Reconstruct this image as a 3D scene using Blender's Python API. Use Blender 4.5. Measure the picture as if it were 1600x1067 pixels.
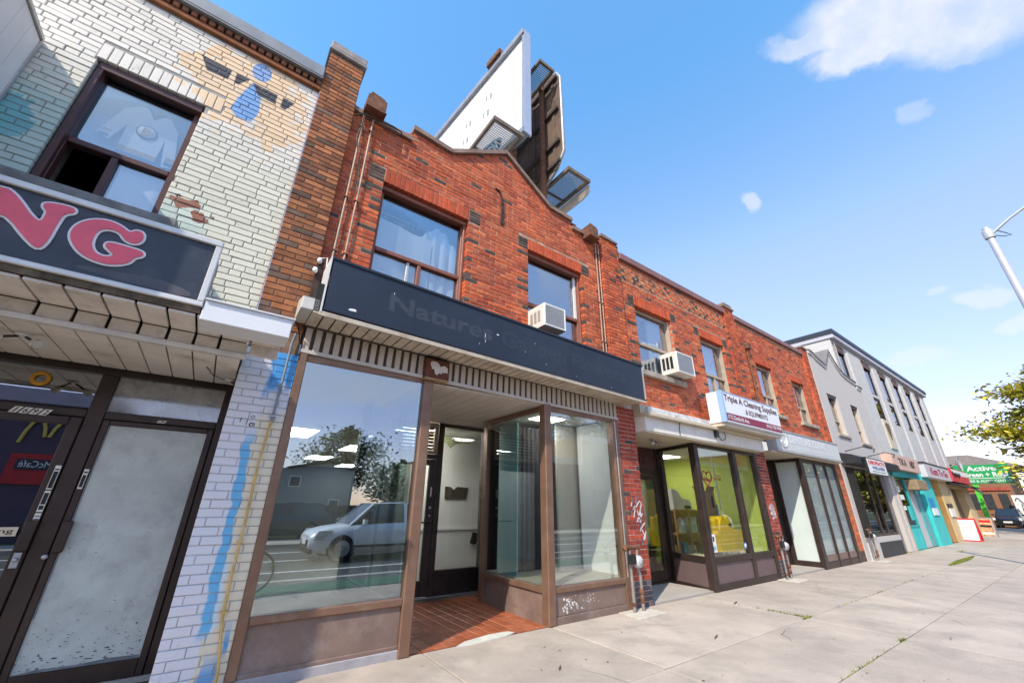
import bpy, math, random
from mathutils import Vector, Matrix
random.seed(11)
for _o in list(bpy.data.objects): bpy.data.objects.remove(_o)
SC = bpy.context.scene
COL = SC.collection
# ------------------------------------------------------------------ camera
CAM = Vector((0.0, -4.345, 1.35))
YAW, PITCH, ROLL = math.radians(35.8), math.radians(22.516), math.radians(0.68)
FPX = 617.14 / 1600.0
def cam_axes():
    cy, sy, cp, sp = math.cos(YAW), math.sin(YAW), math.cos(PITCH), math.sin(PITCH)
    f = Vector((sy*cp, cy*cp, sp)); r = Vector((cy, -sy, 0)); u = r.cross(f)
    cr, sr = math.cos(ROLL), math.sin(ROLL)
    return r*cr + u*sr, u*cr - r*sr, f
CR, CU, CF = cam_axes()
cd = bpy.data.cameras.new('camera'); cam = bpy.data.objects.new('camera', cd); COL.objects.link(cam)
cd.sensor_fit = 'HORIZONTAL'; cd.sensor_width = 36.0; cd.lens = 36.0*FPX
cd.clip_start = 0.05; cd.clip_end = 3000
mw = Matrix.Identity(4)
for i in range(3):
    mw[i][0] = CR[i]; mw[i][1] = CU[i]; mw[i][2] = -CF[i]; mw[i][3] = CAM[i]
cam.matrix_world = mw
SC.camera = cam
# ------------------------------------------------------------------ light
SUN_EL = math.radians(45.0)
SUN_DIR = Vector((0.627, 0.329, -0.707))
sl = bpy.data.lights.new('sun', 'SUN'); sl.energy = 2.2; sl.angle = math.radians(0.53); sl.color = (1.0, 0.91, 0.77)
sun = bpy.data.objects.new('sun', sl); COL.objects.link(sun)
sun.rotation_euler = SUN_DIR.to_track_quat('-Z', 'Y').to_euler(); sun.location = (-20, -15, 30)
W = bpy.data.worlds.new('World'); SC.world = W; W.use_nodes = True
SKY_STRENGTH = 0.15
def build_world():
    nt = W.node_tree; N = nt.nodes; L = nt.links
    N.clear()
    out = N.new('ShaderNodeOutputWorld'); bg = N.new('ShaderNodeBackground')
    sky = N.new('ShaderNodeTexSky'); sky.sky_type = 'NISHITA'; sky.sun_disc = False
    sky.sun_elevation = SUN_EL; sky.sun_rotation = math.radians(242.3)
    sky.air_density = 1.0; sky.dust_density = 0.2; sky.ozone_density = 1.2
    bg.inputs['Strength'].default_value = SKY_STRENGTH
    tc = N.new('ShaderNodeTexCoord')
    nz = N.new('ShaderNodeTexNoise'); nz.inputs['Scale'].default_value = 11.0; nz.inputs['Detail'].default_value = 6; nz.inputs['Roughness'].default_value = .6
    L.new(tc.outputs['Generated'], nz.inputs['Vector'])
    # warp direction a little with noise, so cloud edges are ragged
    sub = N.new('ShaderNodeVectorMath'); sub.operation = 'SUBTRACT'; sub.inputs[1].default_value = (.5, .5, .5)
    L.new(nz.outputs['Color'], sub.inputs[0])
    sc = N.new('ShaderNodeVectorMath'); sc.operation = 'SCALE'; sc.inputs['Scale'].default_value = .075
    L.new(sub.outputs[0], sc.inputs[0])
    add = N.new('ShaderNodeVectorMath'); add.operation = 'ADD'
    L.new(tc.outputs['Generated'], add.inputs[0]); L.new(sc.outputs[0], add.inputs[1])
    def M(op, a, b=None, clamp=False):
        n = N.new('ShaderNodeMath'); n.operation = op; n.use_clamp = clamp
        for i, x in enumerate((a, b)):
            if x is None: continue
            if isinstance(x, (int, float)): n.inputs[i].default_value = x
            else: L.new(x, n.inputs[i])
        return n.outputs[0]
    total = None
    # drifting cumulus: (direction, long axis, half length, half width, density)
    # (one end, other end, half width, density)
    clouds = [((.655,.035,.755), (.755,-.15,.638), .062, 1.0), ((.637,.100,.764), (.685,.0,.728), .022, .75), ((.692,.052,.72), (.735,-.045,.677), .026, .95), ((.755,-.062,.652), (.777,-.102,.622), .010, .5),
              ((.793,-.002,.609), (.797,-.022,.602), .015, .42), ((.770,.234,.594), (.790,.228,.569), .017, .6), ((.935,.066,.348), (.936,.046,.35), .010, .4),
              ((.945,.035,.325), (.951,-.025,.308), .014, .6), ((.964,.0,.266), (.965,-.05,.258), .014, .5), ((.958,.14,.25), (.964,.09,.25), .018, .42),
              ((-.8,-.35,.48), (-.2,-.75,.62), .13, .85), ((-.3,-.85,.36), (.35,-.85,.40), .05, .5), ((.1,-.6,.8), (.6,-.62,.5), .045, .45), ((-.6,-.3,.75), (.2,-.45,.87), .11, .75), ((.5,-.8,.3), (.9,-.4,.22), .06, .6),  # rear clouds, out of view, broadened to add white fill on the facade
              ((-.7,.5,.5), (-.3,.8,.45), .08, .6), ((-.9,-.1,.4), (-.7,.3,.6), .08, .6), ((-.2,-.95,.22), (.4,-.88,.25), .05, .6)]
    for p, q_, b, dens in clouds:
        p = Vector(p).normalized(); q_ = Vector(q_).normalized(); c = (p+q_).normalized(); a = (p-q_).length/2+b*.5
        ax = (p-q_); ax = (ax - c*ax.dot(c)).normalized(); bx = c.cross(ax)
        d1 = N.new('ShaderNodeVectorMath'); d1.operation = 'SUBTRACT'; d1.inputs[1].default_value = c
        L.new(add.outputs[0], d1.inputs[0])
        def dot(v, s):
            n = N.new('ShaderNodeVectorMath'); n.operation = 'DOT_PRODUCT'; n.inputs[1].default_value = v/s
            L.new(d1.outputs[0], n.inputs[0]); return M('MULTIPLY', n.outputs['Value'], n.outputs['Value'])
        q = M('ADD', M('ADD', dot(ax, a), dot(bx, b)), dot(c, .6))
        m = M('MULTIPLY', M('SUBTRACT', 1.5, q, True), .72, True)
        m = M('MULTIPLY', M('MULTIPLY', m, m), M('SUBTRACT', 3.0, M('MULTIPLY', m, 2.0)))
        m = M('MULTIPLY', m, dens)
        total = m if total is None else M('MAXIMUM', total, m)
    n2 = N.new('ShaderNodeTexNoise'); n2.inputs['Scale'].default_value = 14.0; n2.inputs['Detail'].default_value = 6; n2.inputs['Roughness'].default_value = .6
    L.new(tc.outputs['Generated'], n2.inputs['Vector'])
    mr = N.new('ShaderNodeMapRange'); mr.inputs['From Min'].default_value = .30; mr.inputs['From Max'].default_value = .60; mr.inputs['To Min'].default_value = .62; mr.inputs['To Max'].default_value = 1.0
    L.new(n2.outputs['Fac'], mr.inputs['Value'])
    fac = M('MULTIPLY', total, mr.outputs[0], True)
    mix = N.new('ShaderNodeMix'); mix.data_type = 'RGBA'
    tint = N.new('ShaderNodeMix'); tint.data_type = 'RGBA'; tint.blend_type = 'MULTIPLY'; tint.inputs[0].default_value = 1.0
    L.new(sky.outputs[0], tint.inputs[6]); 
    el = N.new('ShaderNodeSeparateXYZ'); L.new(tc.outputs['Generated'], el.inputs[0])
    zr = N.new('ShaderNodeMapRange'); zr.inputs['From Min'].default_value = .46; zr.inputs['From Max'].default_value = .80; L.new(el.outputs[2], zr.inputs['Value'])
    tm = N.new('ShaderNodeMix'); tm.data_type = 'RGBA'; tm.inputs[6].default_value = (1.16, 1.02, .96, 1); tm.inputs[7].default_value = (.66, 1.08, 1.20, 1); L.new(zr.outputs[0], tm.inputs[0])
    z2 = N.new('ShaderNodeMapRange'); z2.inputs['From Min'].default_value = .18; z2.inputs['From Max'].default_value = .52; L.new(el.outputs[2], z2.inputs['Value'])
    t2 = N.new('ShaderNodeMix'); t2.data_type = 'RGBA'; t2.inputs[6].default_value = (.74, .60, .66, 1); L.new(z2.outputs[0], t2.inputs[0]); L.new(tm.outputs[2], t2.inputs[7]); L.new(t2.outputs[2], tint.inputs[7])
    L.new(fac, mix.inputs[0]); L.new(tint.outputs[2], mix.inputs[6]); mix.inputs[7].default_value = (2.75, 2.75, 2.85, 1)
    L.new(mix.outputs[2], bg.inputs['Color']); L.new(bg.outputs[0], out.inputs['Surface'])
build_world()
SC.view_settings.view_transform = 'Standard'; SC.view_settings.look = 'None'
SC.view_settings.exposure = 1.27; SC.view_settings.gamma = 1.0; SC.view_settings.use_curve_mapping = False
SC.render.engine = 'CYCLES'
SC.render.resolution_x, SC.render.resolution_y = 1024, 682
try:
    SC.cycles.max_bounces = 10; SC.cycles.transparent_max_bounces = 12; SC.cycles.glossy_bounces = 4; SC.cycles.diffuse_bounces = 4
    SC.cycles.caustics_reflective = False; SC.cycles.caustics_refractive = False
except Exception: pass

# ------------------------------------------------------------------ materials
def _pos(nt):
    g = nt.nodes.new('ShaderNodeNewGeometry'); return g.outputs['Position']
MATS = {}
def M(name, col, rough=.6, var=.12, scale=6.0, bump=.0, metal=0.0, rnd=0.0, stretch=(1, 1, 1), dirt=None, dirt_amt=0.0, dirt_scale=2.0, spec=.4, fine=0.0, soot=0.0):
    """plain surface with grain: noise in place, colour shift per piece, optional dirt blotches"""
    if name in MATS: return MATS[name]
    m = bpy.data.materials.new(name); m.use_nodes = True; nt = m.node_tree; N = nt.nodes; L = nt.links
    b = N['Principled BSDF']; b.inputs['Roughness'].default_value = rough; b.inputs['Metallic'].default_value = metal
    b.inputs['Specular IOR Level'].default_value = spec
    p = _pos(nt)
    mp = N.new('ShaderNodeMapping'); mp.inputs['Scale'].default_value = stretch; L.new(p, mp.inputs['Vector'])
    nz = N.new('ShaderNodeTexNoise'); nz.inputs['Scale'].default_value = scale; nz.inputs['Detail'].default_value = 6; nz.inputs['Roughness'].default_value = .6
    L.new(mp.outputs[0], nz.inputs['Vector'])
    rp = N.new('ShaderNodeValToRGB'); e = rp.color_ramp.elements
    e[0].position = .32; e[1].position = .68
    e[0].color = tuple(c*(1-var) for c in col)+(1,); e[1].color = tuple(min(1, c*(1+var)) for c in col)+(1,)
    L.new(nz.outputs['Fac'], rp.inputs[0]); c = rp.outputs[0]
    if fine:
        fz = N.new('ShaderNodeTexNoise'); fz.inputs['Scale'].default_value = 160; fz.inputs['Detail'].default_value = 3; L.new(p, fz.inputs['Vector'])
        fr = N.new('ShaderNodeMapRange'); fr.inputs['From Min'].default_value = .3; fr.inputs['From Max'].default_value = .7; fr.inputs['To Min'].default_value = 1-fine; fr.inputs['To Max'].default_value = 1+fine
        L.new(fz.outputs['Fac'], fr.inputs['Value'])
        mm = N.new('ShaderNodeMix'); mm.data_type = 'RGBA'; mm.blend_type = 'MULTIPLY'; mm.inputs[0].default_value = 1
        L.new(c, mm.inputs[6]); L.new(fr.outputs[0], mm.inputs[7]); c = mm.outputs[2]
    if rnd:
        oi = N.new('ShaderNodeObjectInfo'); ge = N.new('ShaderNodeNewGeometry')
        ad = N.new('ShaderNodeMath'); ad.operation = 'ADD'; L.new(oi.outputs['Random'], ad.inputs[0]); L.new(ge.outputs['Random Per Island'], ad.inputs[1])
        fc = N.new('ShaderNodeMath'); fc.operation = 'FRACT'; L.new(ad.outputs[0], fc.inputs[0])
        mr = N.new('ShaderNodeMapRange'); mr.inputs['To Min'].default_value = 1-rnd; mr.inputs['To Max'].default_value = 1+rnd; L.new(fc.outputs[0], mr.inputs['Value'])
        mm = N.new('ShaderNodeMix'); mm.data_type = 'RGBA'; mm.blend_type = 'MULTIPLY'; mm.inputs[0].default_value = 1
        L.new(c, mm.inputs[6]); L.new(mr.outputs[0], mm.inputs[7]); c = mm.outputs[2]
    if soot:
        sm = N.new('ShaderNodeMapping'); sm.inputs['Scale'].default_value = (1.6,1.6,.45); L.new(p, sm.inputs['Vector'])
        sz_ = N.new('ShaderNodeTexNoise'); sz_.inputs['Scale'].default_value = 1.0; sz_.inputs['Detail'].default_value = 9; sz_.inputs['Roughness'].default_value = .68; L.new(sm.outputs[0], sz_.inputs['Vector'])
        sr = N.new('ShaderNodeMapRange'); sr.inputs['From Min'].default_value = .30; sr.inputs['From Max'].default_value = .70; sr.inputs['To Min'].default_value = 1+soot*.45; sr.inputs['To Max'].default_value = 1-soot; L.new(sz_.outputs['Fac'], sr.inputs['Value'])
        mm = N.new('ShaderNodeMix'); mm.data_type = 'RGBA'; mm.blend_type = 'MULTIPLY'; mm.inputs[0].default_value = 1
        L.new(c, mm.inputs[6]); L.new(sr.outputs[0], mm.inputs[7]); c = mm.outputs[2]
    if dirt is not None:
        dz = N.new('ShaderNodeTexNoise'); dz.inputs['Scale'].default_value = dirt_scale; dz.inputs['Detail'].default_value = 8; dz.inputs['Roughness'].default_value = .7; L.new(p, dz.inputs['Vector'])
        dr = N.new('ShaderNodeMapRange'); dr.inputs['From Min'].default_value = .5; dr.inputs['From Max'].default_value = .72; dr.inputs['To Max'].default_value = dirt_amt; L.new(dz.outputs['Fac'], dr.inputs['Value'])
        mm = N.new('ShaderNodeMix'); mm.data_type = 'RGBA'; L.new(dr.outputs[0], mm.inputs[0]); L.new(c, mm.inputs[6]); mm.inputs[7].default_value = tuple(dirt)+(1,); c = mm.outputs[2]
    L.new(c, b.inputs['Base Color'])
    if bump:
        bz = N.new('ShaderNodeTexNoise'); bz.inputs['Scale'].default_value = scale*9; bz.inputs['Detail'].default_value = 5; L.new(p, bz.inputs['Vector'])
        bp = N.new('ShaderNodeBump'); bp.inputs['Strength'].default_value = bump; bp.inputs['Distance'].default_value = .01
        L.new(bz.outputs['Fac'], bp.inputs['Height']); L.new(bp.outputs[0], b.inputs['Normal'])
    MATS[name] = m; return m
def glass(name, fac=.12, tint=(.86, .92, .9), rough=.0, edge=.7, wavy=0.0, dust=0.0, coat=(.95, .97, 1)):
    if name in MATS: return MATS[name]
    m = bpy.data.materials.new(name); m.use_nodes = True; nt = m.node_tree; N = nt.nodes; L = nt.links
    N.remove(N['Principled BSDF']); out = N['Material Output']
    tr = N.new('ShaderNodeBsdfTransparent'); tr.inputs[0].default_value = tint+(1,)
    gl = N.new('ShaderNodeBsdfGlossy'); gl.inputs['Roughness'].default_value = rough; gl.inputs['Color'].default_value = coat+(1,)
    fr = N.new('ShaderNodeFresnel'); fr.inputs['IOR'].default_value = 1.5
    ma = N.new('ShaderNodeMath'); ma.operation = 'MULTIPLY_ADD'; ma.inputs[1].default_value = edge; ma.inputs[2].default_value = fac; ma.use_clamp = True
    L.new(fr.outputs[0], ma.inputs[0])
    mx = N.new('ShaderNodeMixShader'); L.new(ma.outputs[0], mx.inputs[0]); L.new(tr.outputs[0], mx.inputs[1]); L.new(gl.outputs[0], mx.inputs[2])
    if wavy:
        nz = N.new('ShaderNodeTexNoise'); nz.inputs['Scale'].default_value = 1.3; nz.inputs['Detail'].default_value = 1; L.new(_pos(nt), nz.inputs['Vector'])
        bp = N.new('ShaderNodeBump'); bp.inputs['Strength'].default_value = wavy; bp.inputs['Distance'].default_value = .02; L.new(nz.outputs['Fac'], bp.inputs['Height']); L.new(bp.outputs[0], gl.inputs['Normal'])
    res = mx.outputs[0]
    if dust:
        df = N.new('ShaderNodeBsdfDiffuse'); df.inputs['Color'].default_value = (.62, .64, .64, 1)
        nz = N.new('ShaderNodeTexNoise'); nz.inputs['Scale'].default_value = 2.2; nz.inputs['Detail'].default_value = 9; nz.inputs['Roughness'].default_value = .7; L.new(_pos(nt), nz.inputs['Vector'])
        mr = N.new('ShaderNodeMapRange'); mr.inputs['From Min'].default_value = .35; mr.inputs['From Max'].default_value = .8; mr.inputs['To Max'].default_value = dust; L.new(nz.outputs['Fac'], mr.inputs['Value'])
        m2 = N.new('ShaderNodeMixShader'); L.new(mr.outputs[0], m2.inputs[0]); L.new(res, m2.inputs[1]); L.new(df.outputs[0], m2.inputs[2]); res = m2.outputs[0]
    L.new(res, out.inputs['Surface'])
    MATS[name] = m; return m
def emit(name, col, s):
    if name in MATS: return MATS[name]
    m = bpy.data.materials.new(name); m.use_nodes = True; b = m.node_tree.nodes['Principled BSDF']
    b.inputs['Base Color'].default_value = col+(1,); b.inputs['Emission Color'].default_value = col+(1,); b.inputs['Emission Strength'].default_value = s
    MATS[name] = m; return m
# ------------------------------------------------------------------ mesh builder
class MB:
    def __init__(s): s.v = []; s.f = []; s.m = []; s.sm = []
    def add(s, vs, fs, mi=0, smooth=False):
        o = len(s.v); s.v += [tuple(p) for p in vs]; s.f += [[i+o for i in f] for f in fs]; s.m += [mi]*len(fs); s.sm += [smooth]*len(fs); return s
    def box(s, x0, x1, y0, y1, z0, z1, mi=0):
        if x0 > x1: x0, x1 = x1, x0
        if y0 > y1: y0, y1 = y1, y0
        if z0 > z1: z0, z1 = z1, z0
        v = [(x0,y0,z0),(x1,y0,z0),(x1,y1,z0),(x0,y1,z0),(x0,y0,z1),(x1,y0,z1),(x1,y1,z1),(x0,y1,z1)]
        return s.add(v, [(0,3,2,1),(4,5,6,7),(0,1,5,4),(1,2,6,5),(2,3,7,6),(3,0,4,7)], mi)
    def bbox(s, x0, x1, y0, y1, z0, z1, c=.006, mi=0):
        """box with chamfered edges on the -y face and its sides (rails, panels)"""
        c = min(c, abs(x1-x0)*.3, abs(z1-z0)*.3, abs(y1-y0)*.6)
        v = [(x0,y0+c,z0),(x1,y0+c,z0),(x1,y0+c,z1),(x0,y0+c,z1),(x0+c,y0,z0+c),(x1-c,y0,z0+c),(x1-c,y0,z1-c),(x0+c,y0,z1-c),(x0,y1,z0),(x1,y1,z0),(x1,y1,z1),(x0,y1,z1)]
        f = [(4,5,6,7),(0,1,5,4),(1,2,6,5),(2,3,7,6),(3,0,4,7),(8,9,1,0),(9,10,2,1),(10,11,3,2),(11,8,0,3),(9,8,11,10)]
        return s.add(v, f, mi)
    def obox(s, c, ux, uy, uz, hx, hy, hz, mi=0):
        c = Vector(c); ux = Vector(ux).normalized(); uy = Vector(uy).normalized(); uz = Vector(uz).normalized()
        v = [c+ux*(hx*a)+uy*(hy*b)+uz*(hz*d) for d in (-1,1) for a, b in ((-1,-1),(1,-1),(1,1),(-1,1))]
        return s.add(v, [(0,3,2,1),(4,5,6,7),(0,1,5,4),(1,2,6,5),(2,3,7,6),(3,0,4,7)], mi)
    def bar(s, a, b, w, h=None, up=(0,0,1), mi=0):
        a = Vector(a); b = Vector(b); d = (b-a); l = d.length; d.normalize(); h = h or w
        u = Vector(up)
        if abs(u.dot(d)) > .95: u = Vector((0,1,0))
        r = d.cross(u).normalized(); u = r.cross(d)
        return s.obox((a+b)/2, d, r, u, l/2, w/2, h/2, mi)
    def quad(s, a, b, c, d, mi=0): return s.add([a,b,c,d], [(0,1,2,3)], mi)
    def prism(s, pts, y0, y1, mi=0, axis='y'):
        """polygon in xz extruded along y (axis y); (y,z) along x; (x,y) along z"""
        n = len(pts)
        if axis == 'y': P = lambda p, t: (p[0], t, p[1])
        elif axis == 'x': P = lambda p, t: (t, p[0], p[1])
        else: P = lambda p, t: (p[0], p[1], t)
        v = [P(p, y0) for p in pts]+[P(p, y1) for p in pts]
        f = [tuple(range(n)), tuple(range(2*n-1, n-1, -1))]+[(i, i+n, (i+1) % n+n, (i+1) % n) for i in range(n)]
        return s.add(v, f, mi)
    def tube(s, path, r, n=8, mi=0, cap=True):
        pts = [Vector(p) for p in path]; rings = []
        rr = r if isinstance(r, (list, tuple)) else [r]*len(pts)
        prev = None
        for i, p in enumerate(pts):
            d = (pts[min(i+1, len(pts)-1)]-pts[max(i-1, 0)])
            if d.length < 1e-9: d = Vector((0,0,1))
            d.normalize()
            if prev is None:
                u = Vector((0,0,1)) if abs(d.z) < .9 else Vector((1,0,0)); u = (u-d*u.dot(d)).normalized()
            else:
                u = (prev-d*prev.dot(d)); u = u.normalized() if u.length > 1e-6 else Vector((1,0,0))
            prev = u; w = d.cross(u)
            rings.append([p+(u*math.cos(2*math.pi*k/n)+w*math.sin(2*math.pi*k/n))*rr[i] for k in range(n)])
        v = [q for g in rings for q in g]; f = []
        for i in range(len(pts)-1):
            for k in range(n): f.append((i*n+k, i*n+(k+1) % n, (i+1)*n+(k+1) % n, (i+1)*n+k))
        s.add(v, f, mi, True)
        if cap:
            s.add(rings[0], [tuple(range(n-1, -1, -1))], mi); s.add(rings[-1], [tuple(range(n))], mi)
        return s
    def lathe(s, prof, c, n=14, mi=0, axis='z', smooth=True):
        c = Vector(c); v = []; f = []
        for r, h in prof:
            for k in range(n):
                a = 2*math.pi*k/n; x, y = r*math.cos(a), r*math.sin(a)
                v.append(c+(Vector((x,y,h)) if axis == 'z' else Vector((x,h,y)) if axis == 'y' else Vector((h,x,y))))
        for i in range(len(prof)-1):
            for k in range(n): f.append((i*n+k, i*n+(k+1) % n, (i+1)*n+(k+1) % n, (i+1)*n+k))
        return s.add(v, f, mi, smooth)
    def mesh(s, name, mats, org=(0,0,0)):
        me = bpy.data.meshes.new(name)
        ox, oy, oz = org
        me.from_pydata([(x-ox, y-oy, z-oz) for x, y, z in s.v], [], s.f)
        for m in (mats if isinstance(mats, (list, tuple)) else [mats]): me.materials.append(m)
        me.polygons.foreach_set('material_index', s.m); me.polygons.foreach_set('use_smooth', s.sm)
        me.update(); return me
ORG = {}
def thing(name, label, cat, loc=(0,0,0), group=None):
    o = bpy.data.objects.new(name, None); COL.objects.link(o); o.location = loc; o.empty_display_size = .2
    o['label'] = label; o['category'] = cat
    if group: o['group'] = group
    ORG[o.name] = tuple(loc); return o
def part(name, mb, mats, parent, label=None, kind=None):
    org = ORG[parent.name]
    o = bpy.data.objects.new(name, mb.mesh(name, mats, org)); COL.objects.link(o); o.parent = parent
    ORG[o.name] = org
    if label: o['label'] = label
    if kind: o['kind'] = kind
    return o
def solo(name, mb, mats, label=None, cat=None, group=None, kind=None, org=(0,0,0)):
    o = bpy.data.objects.new(name, mb.mesh(name, mats, org)); COL.objects.link(o); o.location = org; ORG[o.name] = tuple(org)
    if label: o['label'] = label
    if cat: o['category'] = cat
    if group: o['group'] = group
    if kind: o['kind'] = kind
    return o
def struct(name, mb, mats, org=(0,0,0)): return solo(name, mb, mats, kind='structure', org=org)
def inst(name, me, parent, loc, rot=(0,0,0), scale=(1,1,1), label=None):
    """a piece sharing mesh data; loc in world"""
    o = bpy.data.objects.new(name, me); COL.objects.link(o); o.parent = parent
    og = ORG[parent.name]; o.location = (loc[0]-og[0], loc[1]-og[1], loc[2]-og[2]); o.rotation_euler = rot; o.scale = scale
    ORG[o.name] = tuple(loc)
    if label: o['label'] = label
    return o
def dup(root, loc, label, rotz=0, group=None):
    r = root.copy(); COL.objects.link(r); r.location = loc; r.rotation_euler = (0,0,rotz); r['label'] = label
    if group: r['group'] = group
    for ch in list(root.children):
        c = ch.copy(); COL.objects.link(c); c.parent = r
        for g in list(ch.children):
            d = g.copy(); COL.objects.link(d); d.parent = c
    return r
def px(p):
    d = Vector(p)-CAM; z = d.dot(CF)
    if z < .05: return None
    return (800+617.14*d.dot(CR)/z, 533.5-617.14*d.dot(CU)/z, z)
def text_mb(body, x0, x1, z0, z1, y, mi=0, bold=0.0, depth=.004, shear=0.0, plane='xz', spacing=1.0, slope=0.0):
    """lettering standing on a wall: fitted into the rectangle x0..x1, z0..z1 at y (front)"""
    cu = bpy.data.curves.new('lettering', 'FONT'); cu.body = body; cu.offset = bold; cu.resolution_u = 3; cu.shear = shear; cu.space_character = spacing
    to = bpy.data.objects.new('lettering', cu); COL.objects.link(to)
    bpy.context.view_layer.update()
    me = bpy.data.meshes.new_from_object(to.evaluated_get(bpy.context.evaluated_depsgraph_get()))
    vs = [v.co.copy() for v in me.vertices]; fs = [tuple(p.vertices) for p in me.polygons]
    bpy.data.objects.remove(to); bpy.data.curves.remove(cu); bpy.data.meshes.remove(me)
    mb = MB()
    if not vs: return mb
    ax, bx = min(v.x for v in vs), max(v.x for v in vs); az, bz = min(v.y for v in vs), max(v.y for v in vs)
    out = []
    for v in vs:
        t = (v.x-ax)/(bx-ax); u = (v.y-az)/(bz-az)
        X = x0+t*(x1-x0); Z = z0+u*(z1-z0)+slope*(X-x0)
        out.append((X, y, Z) if plane == 'xz' else (y, X, Z))
    mb.add(out, fs, mi); return mb
# ------------------------------------------------------------------ shared materials
m_conc = M('concrete', (.45,.375,.31), .9, .10, 1.2, .6, rnd=.09, soot=.16, dirt=(.27,.235,.20), dirt_amt=.75, dirt_scale=1.3, fine=.20)
m_joint = M('joint_soil', (.10,.085,.065), 1, .3, 9)
m_asph = M('asphalt', (.055,.055,.056), .9, .25, 8, .5, fine=.3)
m_green_paint = M('green_lane_paint', (.06,.13,.08), .8, .25, 5)
m_white_paint = M('road_paint', (.7,.7,.68), .8, .15, 6)
m_bronze = M('bronze_aluminium', (.235,.135,.088), .42, .14, 3, .05, metal=.35, dirt=(.36,.28,.23), dirt_amt=.35, dirt_scale=4)
m_bronze_dk = M('dark_bronze', (.055,.038,.032), .38, .2, 5, .05, metal=.3)
m_panel_br = M('brown_panel', (.20,.135,.11), .55, .18, 2.5, .08, dirt=(.36,.30,.28), dirt_amt=.5, dirt_scale=3)
m_mauve = M('mauve_panel', (.155,.105,.105), .5, .1, 3, .05)
m_dk = M('dark_void', (.018,.017,.016), .8, .1, 3)
m_blk = M('black_metal', (.02,.02,.02), .4, .2, 6)
m_alu = M('aluminium_trim', (.55,.53,.50), .45, .12, 6, metal=.5)
m_steel = M('steel', (.42,.43,.44), .4, .15, 6, metal=.6)
m_white = M('white_plastic', (.78,.77,.74), .5, .05, 5)
m_whitewall = M('white_plaster', (.74,.74,.72), .85, .04, 2)
m_rust = M('rust', (.17,.075,.04), .85, .45, 12, .3)
m_galv = M('galvanised_pipe', (.33,.30,.27), .55, .25, 8, metal=.4, dirt=(.2,.09,.05), dirt_amt=.7, dirt_scale=7)
m_soil = M('soil', (.10,.08,.05), 1, .3, 4)
# ------------------------------------------------------------------ ground
g = MB(); g.quad((-400,-400,-.12),(900,-400,-.12),(900,400,-.12),(-400,400,-.12)); struct('ground', g, M('ground_cover', (.16,.15,.12), 1, .3, .6))
r = MB(); r.quad((-60,-12.7,-.10),(400,-12.7,-.10),(400,-5.1,-.10),(-60,-5.1,-.10)); road = struct('road', r, m_asph)
ln = MB()
for k in range(-6, 30): ln.box(k*6.0, k*6.0+3, -9.06, -8.94, -.10, -.096)
ln.quad((-60,-6.95,-.096),(400,-6.95,-.096),(400,-6.83,-.096),(-60,-6.83,-.096)); ln.quad((-60,-11.2,-.096),(400,-11.2,-.096),(400,-11.06,-.096),(-60,-11.06,-.096))
part('lane_marking', ln, m_white_paint, road)
kb = MB(); kb.box(-60,400,-5.1,-4.93,-.12,.004); struct('kerb', kb, M('kerb_concrete', (.42,.40,.37), .9, .12, 3, .3))
ct = MB(); ct.quad((-60,-4.93,-.004),(400,-4.93,-.004),(400,-3.66,-.004),(-60,-3.66,-.004)); cyc = struct('cycle_track', ct, M('track_asphalt', (.09,.09,.09), .9, .2, 7, .4))
c2 = MB(); c2.quad((-60,-4.5,0),(400,-4.5,0),(400,-3.78,0),(-60,-3.78,0)); part('green_band', c2, m_green_paint, cyc)
fs = MB(); fs.box(-60,400,-14.8,-12.7,-.12,.02); struct('far_sidewalk', fs, m_conc)
# near sidewalk: slabs, joints recessed
sb = MB(); sb.quad((-60,-3.66,-.02),(75,-3.66,-.02),(75,3.0,-.02),(-60,3.0,-.02)); walk = struct('sidewalk', sb, m_joint)
def slab(x0, x1, y0, y1, seed):
    rr = random.Random(seed); gap = .006; x0 += gap; x1 -= gap; y0 += gap; y1 -= gap
    a, b, t = rr.uniform(-.0018,.0018), rr.uniform(-.0018,.0018), rr.uniform(-.001,.002); c = .008
    cx, cy = (x0+x1)/2, (y0+y1)/2; mb = MB()
    Z = lambda x, y, d=0: t+a*(x-cx)/2+b*(y-cy)/2-d
    v = []
    for (xa, xb, ya, yb, d) in ((x0,x1,y0,y1,.03),(x0,x1,y0,y1,.006),(x0+c,x1-c,y0+c,y1-c,0)):
        v += [(xa,ya,Z(xa,ya,d)),(xb,ya,Z(xb,ya,d)),(xb,yb,Z(xb,yb,d)),(xa,yb,Z(xa,yb,d))]
    f = [(8,9,10,11)]
    for k in (0,4):
        for i in range(4): f.append((k+i,k+(i+1)%4,k+4+(i+1)%4,k+4+i))
    mb.add(v, f); return mb
rows = [(-1.58, 0.02, [-2.7,-1.1,.5,2.1,3.77,6.95,10.1,13.25,16.4,19.6,22.8,26.0,29.2,32.4,35.6,38.8,42.0]),
        (-2.59, -1.58, [-2.7,-1.1,.5,2.1,3.75,6.88,10.05,13.2,16.35,19.6,22.8,26.0,29.2,32.4,35.6,38.8,42.0]),
        (-3.66, -2.59, [-2.7,-1.1,.5,2.1,3.70,6.85,10.0,13.15,16.3,19.6,22.8,26.0,29.2,32.4,35.6,38.8,42.0])]
for i, (y0, y1, xs) in enumerate(rows):
    for j in range(len(xs)-1): part('slab', slab(xs[j], xs[j+1], y0, y1, i*50+j), m_conc, walk)
far = MB(); far.quad((42,-3.66,0),(75,-3.66,0),(75,3.0,0),(42,3.0,0)); part('lot_pavement', far, m_conc, walk)
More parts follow.
